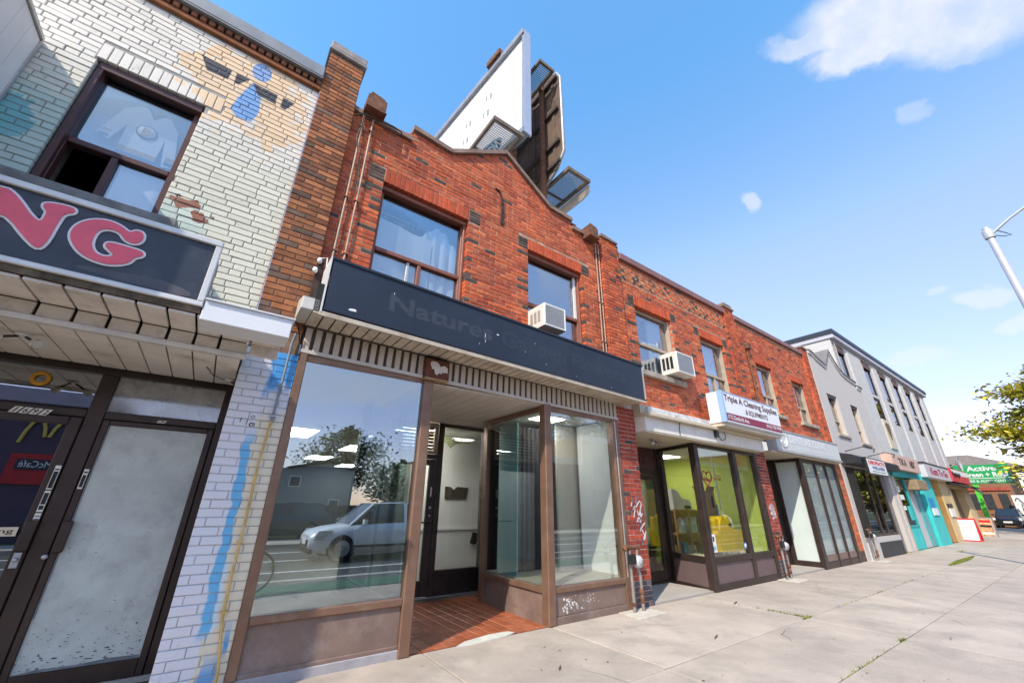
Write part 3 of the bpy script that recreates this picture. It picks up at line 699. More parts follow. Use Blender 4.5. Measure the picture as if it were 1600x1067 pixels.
def stile_door(x0, x1, gx0, gx1, zg0, zg1, gm, label):
    mb = MB(); y0 = DY-.012
    mb.bbox(x0, gx0, y0, y0+.05, .02, 2.03, .006); mb.bbox(gx1, x1, y0, y0+.05, .02, 2.03, .006); mb.bbox(gx0, gx1, y0, y0+.05, zg1, 2.03, .006); mb.bbox(gx0, gx1, y0, y0+.05, .02, zg0, .006)
    d = part('door', mb, m_bronze_dk, LB, label)
    p = MB(); p.box(gx0-.003, gx1+.003, y0+.02, y0+.026, zg0-.003, zg1+.003); part('pane', p, gm, d)
    return d
d1 = stile_door(-.892, -.068, -.845, -.118, .145, 1.985, m_frost, 'door with papered over white glass')
d2 = stile_door(-1.975, -1.025, -1.91, -1.105, .30, 1.96, m_dglass, 'door with dark reflecting glass')
# film edges, smudges and tape left on the papered pane
rr = random.Random(17); sm = MB()
for _ in range(170):
    z = .16+abs(rr.gauss(0,.16)) if rr.random() < .75 else rr.uniform(.2,1.2); x = rr.uniform(-.84,-.125); s_ = rr.uniform(.002,.008)*(1.3 if z < .25 else .7)
    if z < .155: continue
    sm.prism([(x+s_*rr.uniform(.6,2.2)*math.cos(t*1.047), z+s_*.5*rr.uniform(.5,1.2)*math.sin(t*1.047)) for t in range(6)], DY+.004, DY+.0065)
part('smudge', sm, M('smudge_grey', (.10,.105,.11), .8, .4, 20), LB, kind='stuff')
sm = MB(); sm.prism([(-.84,.150),(-.72,.165),(-.5,.160),(-.3,.175),(-.125,.168),(-.125,.147),(-.84,.147)], DY+.003, DY+.0058); part('paper_edge', sm, M('paper_edge_grey', (.20,.22,.23), .8, .3, 9), LB)  # grey film edge along the foot of the pane
sm = MB(); sm.box(-.84, -.835, DY+.003, DY+.006, .5, 1.98); part('film_edge', sm, MATS['paper_edge_grey'], LB)
hp = MB(); hp.bbox(-.885, -.82, DY-.05, DY-.014, .96, 1.19, .005); part('pull_guard', hp, m_bronze_dk, d1)
lk = MB(); lk.lathe([(0,-.02),(.018,-.02),(.02,0)], (-.91,DY-.014,.93), 12, 0, 'y'); part('lock', lk, m_steel, d1)
hp = MB(); hp.bbox(-1.09, -1.02, DY-.05, DY-.014, .98, 1.20, .005); part('pull_guard', hp, m_bronze_dk, d2)
lk = MB(); lk.bbox(-1.085, -1.04, DY-.022, DY-.014, .86, .97, .003); lk.lathe([(0,-.03),(.014,-.03),(.015,0)], (-1.06,DY-.02,.92), 10, 0, 'y'); part('lock', lk, m_steel, d2)
bl = MB(); bl.box(-3.0, .02, DY-.02, DY+.1, -.02, .02); part('threshold', bl, m_alu, LB)
bi = MB(); bi.box(-3.0, .0, 2.6, 2.64, 0, 2.6); bi.box(-3.0, .0, .85, 2.6, -.02, 0); bi.box(-3.0, .0, .85, 2.6, 2.55, 2.6); bi.box(-.02, .0, .85, 2.6, 0, 2.6); bi.box(-3.02, -3.0, .85, 2.6, 0, 2.6); part('shop_interior', bi, M('dark_shop', (.05,.045,.05), .9, .2, 1), LB)
# number plates, lock stickers
for i, ch in enumerate('1692'):
    cx = -1.435+i*.058
    n_ = MB(); n_.prism([(cx-.038,2.02-i*.001),(cx+.008,2.02-i*.001),(cx+.038,2.072-i*.001),(cx-.008,2.072-i*.001)], DY-.018, DY-.0135)
    n_ = part('number_plate', n_, M('plate_white', (.75,.73,.66), .5, .05, 8), LB)
    part('digit', text_mb(ch, cx-.016, cx+.016, 2.026-i*.001, 2.066-i*.001, DY-.0185, bold=.02, shear=.4), m_blk, n_)
n_ = MB(); n_.prism([(-.53,2.045),(-.47,2.045),(-.455,2.07),(-.515,2.07)], DY-.006, DY-.002); n_ = part('number_plate', n_, MATS['plate_white'], LB)
part('digit', text_mb('190', -.515, -.47, 2.048, 2.067, DY-.0068, bold=.02, shear=.3), m_blk, n_)
def sticker(x0, x1, z0, z1, bars):
    s_ = MB(); s_.box(x0, x1, DY-.016, DY-.0135, z0, z1); o = part('sticker', s_, MATS['plate_white'], LB)
    b_ = MB()
    for (a, b) in bars: b_.box(x0+.004, x1-.004, DY-.0172, DY-.0162, z0+a*(z1-z0), z0+b*(z1-z0))
    part('print', b_, m_blk, o)
sticker(-1.065,-1.03,1.43,1.62,[(.05,.75),(.8,.86)]); sticker(-1.065,-1.03,1.26,1.42,[(.1,.3),(.35,.9)]); sticker(-1.065,-1.03,1.19,1.25,[(.2,.3),(.6,.7)]); sticker(-.885,-.855,1.44,1.60,[(.08,.7),(.8,.88)])
ed = MB(); ed.box(-1.42, -1.12, DY-.02, DY-.016, 1.085, 1.15); ed = part('sticker', ed, M('plate_cream', (.68,.60,.45), .6, .06, 8), LB); part('print', text_mb('editing', -1.38, -1.14, 1.095, 1.14, DY-.0205, bold=.01), m_blk, ed)
ob = MB(); ob.lathe([(.035,-.006),(.05,-.012),(.065,-.006),(.065,0),(.035,0)], (-1.39,DY+.02,2.33), 20, 0, 'y'); part('ring_decal', ob, M('amber', (.55,.26,.02), .5, .2, 20), LB)
# painted house numbers on the pillar: small marks
gm = MB()
for (x0_, z0_, x1_, z1_) in ((.11,2.02,.115,2.06),(.16,2.0,.165,2.05),(.19,2.02,.225,2.02),(.19,2.02,.19,1.99),(.225,2.02,.225,1.99)):
    gm.bar((x0_,-.003,z0_),(x1_,-.003,z1_),.006,.004,(0,1,0))
for cx_, cz_ in ((.2,2.075),(.2,2.005)):
    pts = [(cx_+.016*math.cos(t*.524),-.003,cz_+.012*math.sin(t*.524)) for t in range(13)]; gm.tube(pts, .003, 4, 0, False)
part('pen_marks', gm, m_blk, LB, kind='stuff')
# ---------- fascia sign: the end of a word in pink with white edging
S1 = thing('fascia_sign', 'dark fascia sign with pink NG lettering edged in white over the papered door', 'sign', (-1.6, -.85, 2.69))
b = MB(); b.box(-3.6, -.36, -.835, -.45, 2.70, 3.24); part('box', b, M('sign_box_grey', (.3,.3,.3), .6, .1, 4), S1)
b = MB(); b.box(-3.6, -.375, -.846, -.838, 2.72, 3.22); part('face', b, M('slate_face', (.030,.038,.055), .35, .2, 3, .03, dirt=(.11,.11,.13), dirt_amt=.4, dirt_scale=4), S1)
b = MB(); b.bbox(-3.6, -.335, -.872, -.838, 3.215, 3.262, .006); b.bbox(-3.6, -.335, -.872, -.838, 2.688, 2.728, .006); b.bbox(-.377, -.335, -.871, -.838, 2.7285, 3.2145, .006); part('edge_trim', b, M('sign_trim', (.62,.60,.57), .4, .1, 5, metal=.3), S1)
b = MB(); b.box(-3.6, -.34, -.85, -.46, 2.640, 2.687); part('weathered_board', b, M('mouldy_wood', (.10,.075,.05), .95, .45, 9, .5, dirt=(.33,.25,.16), dirt_amt=.7, dirt_scale=5), S1)
Npts = [(-1.70,3.155),(-1.50,3.175),(-1.44,3.18),(-1.27,2.985),(-1.262,3.10),(-1.295,3.125),(-1.295,3.165),(-1.165,3.185),(-1.15,3.15),(-1.185,3.125),(-1.20,3.09),(-1.20,2.84),(-1.25,2.83),(-1.44,3.03),(-1.455,2.90),(-1.42,2.87),(-1.42,2.83),(-1.58,2.83),(-1.58,2.87),(-1.545,2.90),(-1.545,3.10),(-1.70,3.12)]
def smooth(pts, it=2):
    for _ in range(it):
        q = []
        for i in range(len(pts)):
            a, b_ = pts[i], pts[(i+1)%len(pts)]; q += [(a[0]*.75+b_[0]*.25, a[1]*.75+b_[1]*.25), (a[0]*.25+b_[0]*.75, a[1]*.25+b_[1]*.75)]
        pts = q
    return pts
Gpts = [(-1.125,2.96),(-1.125,3.06),(-1.07,3.135),(-.99,3.165),(-.915,3.15),(-.865,3.115),(-.83,3.155),(-.79,3.14),(-.785,3.075),(-.82,3.04),(-.87,3.05),(-.91,3.10),(-.97,3.105),(-1.015,3.07),(-1.02,2.97),(-.985,2.90),(-.925,2.885),(-.885,2.915),(-.92,2.945),(-.95,2.965),(-.945,3.005),(-.845,3.005),(-.755,3.0),(-.75,2.965),(-.79,2.94),(-.80,2.89),(-.86,2.85),(-.93,2.835),(-1.04,2.86)]
def grow(pts, d):
    A = sum(pts[i][0]*pts[(i+1)%len(pts)][1]-pts[(i+1)%len(pts)][0]*pts[i][1] for i in range(len(pts))); s_ = 1 if A > 0 else -1
    out = []
    for i in range(len(pts)):
        a, b_ = Vector(pts[i-1]), Vector(pts[(i+1)%len(pts)]); t = (b_-a).normalized(); out.append((pts[i][0]+s_*t.y*d, pts[i][1]-s_*t.x*d))
    return out
m_pink = M('pink_letter', (.82,.12,.17), .5, .08, 8, .02); m_ledge = M('letter_edge', (.80,.78,.78), .5, .04, 8)
for P_ in (smooth(Npts), smooth(Gpts)):
    e_ = MB(); e_.prism(grow(P_, .014), -.856, -.8465); lt = part('letter', e_, m_ledge, S1); f_ = MB(); f_.prism(P_, -.864, -.8565); part('letter_face', f_, m_pink, lt)
# residue streak where lettering was scraped off
b = MB(); b.prism(smooth([(-1.06,2.765),(-1.0,2.80),(-.86,2.805),(-.6,2.83),(-.43,2.79),(-.42,2.745),(-.55,2.74),(-.85,2.755)],1), -.8478, -.8463); part('scraped_patch', b, M('scraped_grey', (.085,.082,.098), .55, .2, 12), S1)
# projecting clad box at the far left
PB = thing('projecting_box', 'white metal clad box jutting from the wall at the top left corner', 'box', (-2.2, -.3, 4.5))
b = MB(); b.box(-2.9, -2.165, -1.7, .035, 3.2, 5.18); part('body', b, M('pale_cladding', (.80,.79,.77), .5, .06, 3), PB)
for i in range(9):
    q = MB(); q.box(-2.164, -2.15, -1.69+i*.19+.002, -1.50+i*.19-.002, 3.21, 5.17); part('clad_strip', q, MATS['pale_cladding'], PB)
b = MB(); b.box(-2.17, -2.14, .006, .035, 3.2, 5.20); part('edge_trim', b, m_alu, PB)
b = MB(); b.box(-2.17, -2.13, -1.7, .005, 5.181, 5.215); part('edge_trim', b, m_alu, PB)
# yellow riser pipe on the painted pillar
YP = thing('conduit', 'yellow painted conduit running down the white pillar beside the big shop window', 'conduit', (.36, -.03, 0))
b = MB(); b.tube([(.40,-.03,.0),(.40,-.03,.16),(.345,-.03,.5),(.335,-.03,.8),(.338,-.03,1.2),(.33,-.03,1.69),(.35,-.03,2.05)], .0105, 8); part('pipe', b, M('yellow_paint', (.58,.38,.12), .6, .25, 9, .1, dirt=(.65,.6,.5), dirt_amt=.6, dirt_scale=6), YP)
b = MB(); b.tube([(.35,-.03,2.05),(.36,-.03,2.4),(.365,-.03,2.85),(.38,-.03,2.95)], .012, 8); part('pipe', b, M('grey_pipe', (.2,.23,.28), .6, .25, 9), YP)
for z, xx in ((.55,.344),(1.05,.337),(2.1,.352)):
    b = MB(); b.box(xx-.024, xx+.024, -.044, -.004, z-.007, z+.007); part('strap', b, MATS['yellow_paint'] if z < 2 else m_steel, YP)
# security lights under the canopy
def floodlight(loc, label, cat='floodlight', two=True, mat=None):
    x, y, z = loc; t = thing('floodlight', label, cat, loc)
    b = MB(); b.lathe([(0,0),(.045,0),(.045,-.02),(0,-.025)], loc, 12); part('base', b, mat or m_white, t)
    for s in ((-1, 1) if two else (1,)):
        a = Vector((x+s*.02, y, z-.025)); c = a+Vector((s*.06, -.05, -.035)); e = c+Vector((s*.05, -.05, -.035))
        b = MB(); b.tube([a, c], .009, 6); part('arm', b, m_blk, t)
        b = MB(); b.tube([c, c+(e-c)*.3, c+(e-c)*.6, e], [.018,.03,.032,.04], 12, 0, False); h = part('lamp_head', b, mat or m_white, t)
        b = MB(); b.tube([c+(e-c)*.85, c+(e-c)*.88], .034, 12); part('bulb', b, M('bulb_grey', (.5,.5,.48), .2, .05, 8), h)
    return t
floodlight((-1.37, .0, 2.497), 'cream twin floodlight with wires on the canopy ceiling above the dark glass door')
fl2 = floodlight((-.06, .45, 2.497), 'single white floodlight tucked under the canopy against the white pillar', two=False)
wr = MB(); wr.tube([(-.25,.1,2.492),(-.2,.25,2.47),(-.12,.42,2.48),(-.06,.45,2.475)], .004, 5); part('cable', wr, m_blk, fl2)
# ------------------------------------------------------------------ red brick shop with the blank navy sign
RB = thing('red_brick_shop', 'red brick two storey shop with stepped gable parapet and empty recessed storefront', 'building', (2.9, .08, 0))
outline = [(.44,6.36),(1.30,6.36),(1.301,6.60),(1.94,6.55),(3.0,7.22),(4.02,6.53),(4.58,6.50),(4.581,6.33),(5.33,6.33)]
def top_fn(x):
    for (a, za), (b, zb) in zip(outline[:-1], outline[1:]):
        if a <= x <= b: return za+(zb-za)*(x-a)/max(1e-6, b-a)
    return outline[0][1] if x < .44 else outline[-1][1]
WA = (1.0, 2.335, 3.72, 5.43); WB = (3.51, 4.785, 3.72, 5.40)
bk = MB(); backing(bk, .44, 5.33, 3.0, 5.9, .085, .42, [WA, WB])
bk.prism([(.44,5.9)]+[(5.33,5.9)]+[(x, z-.01) for x, z in outline[::-1]], .085, .40)
part('wall', bk, m_mortar_red, RB)
nb = Bricks()
bl_dark = [(.79,.99,5.43,5.66),(2.345,2.545,5.43,5.66),(3.30,3.50,5.40,5.62),(4.795,4.995,5.40,5.62)]
def pick_main(x, z, rr):
    # dark accents: toothed up the window jambs, scattered elsewhere
    for (x0, x1, z0, z1) in (WA, WB):
        if z0 < z < z1 and (0 < x0-x < .16 or 0 < x-x1 < .16):
            k = int((z-3.55)/.0685)
            if k % 5 == (0 if x < x0 else 2): return dark_brick
    return pick_red(.022)(x, z, rr)
nb.wall(.445, 5.32, 3.55, 7.3, .08, pick_main, [WA, WB, (WA[0]-.005, WA[1]+.005, 5.43, 5.66), (WB[0]-.005, WB[1]+.005, 5.40, 5.62)]+[(a-.005, b+.005, c, d) for a, b, c, d in bl_dark], top=top_fn)
for a, b, c, d in bl_dark:
    for k in range(4):
        h = (d-c)/4; nb.add(a, b, c+k*h, c+(k+1)*h-.012, .078, dark_brick)
# painted shop pier bricks handled with the pier's own building
nb.finish(RB)
m_soldier = M('soldier_red', (.53,.092,.033), .85, .2, 14, .5, rnd=.16, soot=.3, fine=.12)
soldier(RB, WA[0], WA[1], 5.435, 5.66, .078, m_soldier, 18); soldier(RB, WB[0], WB[1], 5.405, 5.62, .078, m_soldier, 17)
# parapet copings
m_cop = M('parapet_stone', (.26,.175,.14), .9, .3, 7, .5, dirt=(.10,.085,.075), dirt_amt=.7, dirt_scale=3)
def coping(parent, pts, y0, y1, t, over=.02, mat=None, name='coping'):
    for (a, za), (b, zb) in zip(pts[:-1], pts[1:]):
        n = max(1, int(round(math.hypot(b-a, zb-za)/.62)))
        for k in range(n):
            xa, xb = a+(b-a)*k/n, a+(b-a)*(k+1)/n; z_a, z_b = za+(zb-za)*k/n, za+(zb-za)*(k+1)/n; e = .003*(1 if b > a else -1)
            mb = MB(); mb.prism([(xa+e, z_a), (xb-e, z_b), (xb-e, z_b+t), (xa+e, z_a+t)], y0+random.uniform(-.004,.004), y1); part(name, mb, mat or m_cop, parent)
coping(RB, [(.44,6.36),(1.285,6.36)], .03, .45, .075); coping(RB, [(1.285,6.60),(1.94,6.55)], .03, .45, .08); coping(RB, [(1.94,6.552),(3.0,7.222)], .03, .45, .085)
coping(RB, [(3.0,7.222),(4.02,6.532)], .03, .45, .085); coping(RB, [(4.02,6.532),(4.59,6.50)], .03, .45, .08); coping(RB, [(4.59,6.33),(5.33,6.33)], .03, .45, .075)
# windows above the sign
w_ = make_window(RB, WA[0], WA[1], 3.60, 5.43, .20, m_frame_brown, 4.44, 1.68, .055)
mm = MB(); mm.bbox(1.505, 1.545, .225, .262, 3.66, 4.41, .004); part('sash_stile', mm, m_alu, w_)
mm = MB(); mm.bbox(WA[0]+.002, WA[1]-.002, .14, .199, 5.36, 5.425, .006); mm.bbox(WA[1]-.045, WA[1]-.004, .15, .199, 3.72, 5.358, .006); part('brick_mould', mm, m_frame_brown, w_)
w_ = make_window(RB, WB[0], WB[1], 3.60, 5.40, .20, m_frame_brown, 4.44, None, .055, glass('upper_glass_c', .22, (.85,.90,.93), 0, .6, .02))
mm = MB(); mm.bbox(WB[0]+.002, WB[1]-.002, .14, .199, 5.33, 5.395, .006); mm.bbox(WB[1]-.045, WB[1]-.004, .15, .199, 3.72, 5.328, .006); part('brick_mould', mm, m_frame_brown, w_)
mm = MB(); mm.box(WB[1]-.11, WB[1]-.06, .205, .235, 4.48, 5.33); part('storm_stile', mm, m_white, w_)
room(RB, WA[0]-.3, WA[1]+.3, 3.6, 5.5, .43, 2.6, M('bluish_room', (.50,.55,.62), .9, .06, 1)); room(RB, WB[0]-.2, WB[1]+.2, 3.6, 5.5, .43, 2.2, MATS['bluish_room'])
drape('curtain', 1.05, 1.85, 3.66, 4.98, .27, 'white sheet pinned low across the left of the larger upper window', amp=.012, folds=1, top=lambda t: 4.98-.06*t)
drape('blanket', 1.66, 2.28, 3.66, 5.25, .29, 'white blanket bunched and hanging at the right of the larger upper window', 'blanket', amp=.026, folds=4, top=lambda t: 5.22-.75*abs(t-.48)**1.3)
drape('curtain', WB[0]+.06, WB[1]-.04, 3.66, 5.34, .30, 'plain pale blind filling the upper window over the air conditioner', amp=.004, folds=1, mat=M('blind_blue', (.74,.78,.82), .9, .05, 1))
rail = thing('hanger_rail', 'white wire coat hangers on a rail in the larger upper window', 'hangers', (1.4, .5, 5.2))
b = MB(); b.tube([(1.08,.47,5.24),(2.28,.47,5.24)], .008, 6); part('rail', b, m_white, rail)
for i, xx in enumerate((1.18,1.40,1.46,1.50,1.54,1.60,1.68)):
    b = MB(); d = .05*(1 if i % 2 else .6)
    b.tube([(xx,.47,5.24),(xx+.012,.47,5.20),(xx,.47,5.17),(xx-.11,.40-d,5.08),(xx+.11,.54-d,5.08),(xx,.47,5.17)], .005, 5); part('hanger', b, m_white, rail)
# rusty wall tie
b = MB(); b.tube([(2.80,.07,6.33),(2.88,.065,6.31),(2.93,.065,6.22),(2.945,.065,6.06)], .016, 6); b.bbox(2.925, 2.985, .062, .079, 5.64, 6.06, .004); part('wall_tie', b, M('black_rust', (.06,.035,.028), .9, .4, 12), RB)
# ---------- canopy, corrugated fascia
fz = lambda x: -.0165*(x-.465)
m_slat = M('beige_slat', (.58,.50,.42), .5, .08, 4, .05, dirt=(.26,.19,.13), dirt_amt=.45, dirt_scale=4)
m_groove = M('fascia_groove', (.085,.065,.05), .8, .25, 5)
gb = MB()
gb.prism([(.46,2.78),(5.325,2.70),(5.325,3.0),(.46,3.08)], .012, .05); part('fascia_backing', gb, m_groove, RB)
smb = MB(); smb.bbox(-.031, .031, 0, .02, -.125, .125, .006); sme = smb.mesh('fascia_slat', m_slat)
n = 50
for i in range(n):
    x = .50+i*(4.80/(n-1))
    if 1.80 < x < 2.10: continue
    inst('fascia_slat', sme, RB, (x, -.008, 2.935+fz(x)), (0, .0165, 0))
b = MB(); b.prism([(.455,2.775),(5.33,2.695),(5.33,2.73),(.455,2.812)], -.022, .03); part('fascia_rail', b, M('fascia_white', (.58,.54,.49), .5, .1, 4, .04, dirt=(.35,.3,.25), dirt_amt=.4), RB)
b = MB(); b.prism([(.455,3.055),(5.33,2.975),(5.33,2.99),(.455,3.07)], -.03, .03); part('top_bead', b, m_groove, RB)
sz = lambda x: 3.072-.0205*(x-.5)     # soffit height under the sign
m_soff = M('soffit_strip', (.62,.53,.42), .55, .1, 4, .05, dirt=(.22,.13,.06), dirt_amt=.75, dirt_scale=3.5)
n = 44
for i in range(n):
    x0 = .44+i*(5.15/n); x1 = x0+5.15/n
    mb = MB(); za, zb = sz(x0), sz(x1); h = .012
    v = [(x0+.004,-.405,za),(x1-.012,-.405,zb),(x1-.012,.0,zb),(x0+.004,.0,za)]
    mb.add(v+[(p[0],p[1],p[2]+h) for p in v], [(0,1,2,3),(0,4,5,1),(1,5,6,2),(2,6,7,3),(3,7,4,0)]); part('soffit_strip', mb, m_soff, RB)
b = MB(); b.prism([(.44,3.088),(5.59,2.982),(5.59,3.3),(.44,3.4)], -.40, .07); part('canopy_core', b, m_dk, RB)
b = MB(); b.prism([(.495,3.05),(5.60,2.945),(5.60,2.992),(.495,3.098)], -.428, -.402); part('canopy_edge', b, M('canopy_edge_cream', (.50,.43,.34), .6, .15, 5, .08, dirt=(.28,.17,.08), dirt_amt=.6, dirt_scale=4), RB)
# timber beam end with peeling paint
b = MB(); b.bbox(1.80, 2.11, -.10, .02, 2.752, 2.995, .008); bx = part('beam_end', b, M('stained_timber', (.13,.042,.022), .7, .35, 9, .3, stretch=(4,1,1)), RB)
b = MB(); b.box(1.80, 2.11, -.10, .02, 2.74, 2.7515); part('cap_board', b, M('raw_board', (.44,.29,.16), .8, .2, 8), bx)
pl = [(1.85,2.955),(1.93,2.965),(1.965,2.935),(1.99,2.90),(2.0,2.92),(2.045,2.93),(2.085,2.905),(2.08,2.86),(2.095,2.84),(2.05,2.85),(2.035,2.835),(2.0,2.845),(2.01,2.815),(1.965,2.83),(1.955,2.80),(1.925,2.80),(1.91,2.84),(1.90,2.87),(1.875,2.855),(1.87,2.885),(1.855,2.90)]
b = MB(); b.prism(smooth(pl,1), -.1035, -.1002); part('peeling_paint', b, M('peel_white', (.66,.60,.53), .8, .1, 9), bx)
# ---------- left bay
GLA = glass('bay_glass_left', .29, (.74,.80,.78), 0, .5, .012, 0, (.86,.94,1))
GLB = glass('bay_glass_right', .045, (.94,.97,.96), 0, .3, .012)
fr = MB()
fr.bbox(.458, .535, -.02, .06, .07, 2.775, .008); fr.bbox(1.83, 1.95, -.03, .10, .0, 2.74, .01)
fr.bbox(.535, 1.83, -.018, .06, .425, .492, .008); fr.bbox(.535, 1.83, .005, .05, 2.70, 2.768, .006)
lf = part('window_frame', fr, m_bronze, RB)
p = MB(); p.box(.53, 1.835, .022, .030, .488, 2.705); part('pane', p, GLA, lf)
b = MB(); b.bbox(.535, 1.83, .008, .05, .075, .425, .004); part('kick_panel', b, m_panel_br, RB)
b = MB(); b.bbox(.46, 1.835, -.012, .06, -.02, .072, .006); part('base_curb', b, M('painted_concrete', (.36,.345,.36), .8, .2, 5, .4, dirt=(.22,.16,.14), dirt_amt=.6, dirt_scale=5), RB)
b = MB(); b.bbox(.535, 1.83, -.004, .03, .060, .105, .006); part('base_trim', b, m_panel_br, RB)
# return of the left bay: glass and slim bright posts
b = MB()
for yy in (1.0, 1.87): b.bbox(1.80, 1.828, yy-.012, yy+.012, .41, 2.7, .004)
b.box(1.80, 1.828, .08, 1.86, .40, .425); rp_ = part('bay_return', b, M('bright_trim', (.62,.63,.62), .4, .05, 5, metal=.2), RB)
b = MB(); b.bbox(1.76, 1.95, 2.0, 2.2, 0, 2.7); b.bbox(1.52, 1.60, 1.15, 1.25, .41, 2.7); part('dark_post', b, m_bronze_dk, RB)
b = MB(); b.box(1.812, 1.818, .1, 1.98, .42, 2.7); part('pane', b, glass('return_glass', .06, (.88,.93,.92)), rp_)
b = MB(); b.box(.46, 1.80, .07, 1.98, .34, .405); part('display_floor', b, M('display_board', (.20,.21,.20), .6, .15, 3), RB)
# ---------- right bay
fr = MB()
fr.bbox(3.715, 3.84, -.03, .10, .0, 2.735, .01); fr.bbox(5.19, 5.334, -.014, .12, -.02, 2.70, .008)
fr.bbox(3.84, 5.19, -.018, .06, .335, .402, .008); fr.bbox(3.84, 5.19, .005, .05, 2.64, 2.71, .006)
rf = part('window_frame', fr, m_bronze, RB)
b = MB(); b.bbox(5.235, 5.255, -.02, -.0115, .41, 2.66, .003); part('frame_bead', b, m_alu, rf)
p = MB(); p.box(3.835, 5.195, .022, .030, .398, 2.645); part('pane', p, GLB, rf)
b = MB(); b.bbox(3.84, 5.19, .008, .05, .085, .335, .004); kp = part('kick_panel', b, m_panel_br, RB)
b = MB(); b.bbox(3.84, 5.189, -.012, .06, -.02, .083, .006); part('base_trim', b, m_panel_br, RB)
m_scuff = M('white_scuff', (.72,.70,.68), .8, .06, 9)
rr = random.Random(5); sc_ = MB()
for i in range(60):
    cx, cz = 4.13+rr.gauss(0,.07), .17+rr.gauss(0,.05)
    if i > 38: cx, cz = 4.45+rr.gauss(0,.13), .21+rr.gauss(0,.045)
    if not (.09 < cz < .33): continue
    r_ = rr.uniform(.004,.020)*(1 if i < 38 else .5); sc_.prism([(cx+r_*rr.uniform(.5,1.2)*math.cos(t*.9), cz+r_*rr.uniform(.5,1.3)*math.sin(t*.9)) for t in range(7)], .0062, .0078)
part('paint_scuff', sc_, m_scuff, RB, kind='stuff')
sf = MB()
sf.bbox(3.72, 3.79, 1.50, 1.62, .0, 2.71, .008); sf.box(3.722, 3.79, .10, 1.5, .338, .402); sf.box(3.722, 3.79, .10, 1.5, 2.645, 2.71)
sfr = part('side_frame', sf, m_bronze, RB)
p = MB(); p.box(3.752, 3.76, .10, 1.5, .40, 2.648); part('pane', p, glass('bay_glass_side', .04, (.93,.97,.96), 0, .3), sfr)
b = MB(); b.box(3.745, 3.79, .10, 1.5, .085, .338); part('side_panel', b, m_panel_br, RB)
b = MB(); b.box(3.725, 3.79, .10, 1.5, -.01, .083); part('base_trim', b, m_panel_br, RB)
b = MB(); b.box(3.80, 5.30, .07, 1.6, .34, .41); part('display_floor', b, M('display_wood', (.42,.37,.30), .5, .2, 6, .05, stretch=(1,8,1)), RB)
b = MB(); b.box(5.295, 5.33, .06, .92, .41, 2.70); part('white_partition', b, M('bright_white_board', (.86,.87,.85), .8, .02, 2), RB)
b = MB(); b.box(4.86, 5.33, 1.0, 1.05, .41, 2.70); part('beige_partition', b, M('beige_wall', (.60,.56,.46), .9, .06, 3), RB)
b = MB(); b.box(3.93, 3.95, .92, 1.44, .41, 2.62); part('teal_board', b, M('teal_board', (.26,.52,.52), .5, .06, 2), RB)
m_drk = M('dark_curtain', (.055,.05,.055), .9, .2, 4)
drape('curtain', 3.96, 4.86, .42, 2.62, 1.2, 'dark pleated curtain at the back of the right display window', amp=.03, n=60, folds=9, mat=m_drk)
b = MB(); b.box(4.2, 4.7, .60, .95, 2.712, 2.719); part('light_panel', b, emit('fluorescent_panel', (1, .98, .93), 10.0), RB)
# ---------- recessed doorway
b = MB(); b.box(1.95, 4.7, .04, 2.35, 2.735, 2.78); part('recess_ceiling', b, m_dk, RB)
m_plank = M('ceiling_plank', (.66,.60,.54), .55, .07, 3, .05, stretch=(1,.4,1))
x = 1.955
while x < 3.84:
    mb = MB(); mb.box(x, min(x+.184, 3.85), .032, 2.24, 2.715, 2.733); part('ceiling_plank', mb, m_plank, RB); x += .192
mb = MB(); mb.box(3.855, 4.7, 1.64, 2.24, 2.715, 2.733); part('ceiling_plank', mb, m_plank, RB)
DW = 2.25
fr = MB()
for a, c in ((1.95,2.05),(3.16,3.27),(4.10,4.26)): fr.bbox(a, c, DW-.02, DW+.08, .0, 2.715, .008)
fr.bbox(3.27, 4.10, DW-.015, DW+.07, 2.66, 2.714, .006); fr.bbox(3.27, 4.10, DW-.015, DW+.07, .30, .375, .006); fr.bbox(2.05, 3.16, DW-.015, DW+.07, 2.08, 2.16, .006)
ef = part('entry_frame', fr, m_bronze_dk, RB)
p = MB(); p.box(3.265, 4.105, DW+.02, DW+.027, .37, 2.665); part('pane', p, glass('entry_glass', .03, (.93,.95,.95), 0, .4), ef)
b = MB(); b.bbox(3.27, 4.10, DW, DW+.05, .02, .30, .004); part('kick_panel', b, m_bronze_dk, ef)
b = MB(); b.box(4.26, 4.8, DW-.01, DW+.08, 0, 2.72); b.box(3.795, 4.30, 1.63, 2.24, 0, .0); part('blank_panel', b, m_bronze_dk, RB)
b = MB(); b.bbox(2.06, 3.15, DW-.01, DW+.06, 2.62, 2.70, .006); b.bbox(2.06, 2.12, DW-.01, DW+.06, 2.17, 2.62, .006); b.bbox(3.09, 3.15, DW-.01, DW+.06, 2.17, 2.62, .006); b.bbox(2.12, 3.09, DW-.01, DW+.06, 2.17, 2.22, .006); ts = part('transom_grille', b, M('grille_frame', (.42,.33,.24), .6, .15, 6), RB)
for k in range(7):
    s_ = MB(); s_.obox((2.6, DW+.03, 2.25+k*.058), (1,0,0), (0,.8,-.5), (0,.5,.8), .48, .03, .004); part('slat', s_, M('grille_slat', (.07,.04,.03), .6, .2, 6), ts)
db = MB(); y0 = DW-.025
db.bbox(2.06, 2.16, y0, y0+.05, .03, 2.07, .006); db.bbox(3.03, 3.15, y0, y0+.05, .03, 2.07, .006); db.bbox(2.16, 3.03, y0, y0+.05, 1.97, 2.07, .006); db.bbox(2.16, 3.03, y0, y0+.05, .03, .25, .006)
dr_ = part('door', db, m_bronze_dk, RB)
p = MB(); p.box(2.155, 3.035, y0+.02, y0+.027, .245, 1.975); part('pane', p, MATS['entry_glass'], dr_)
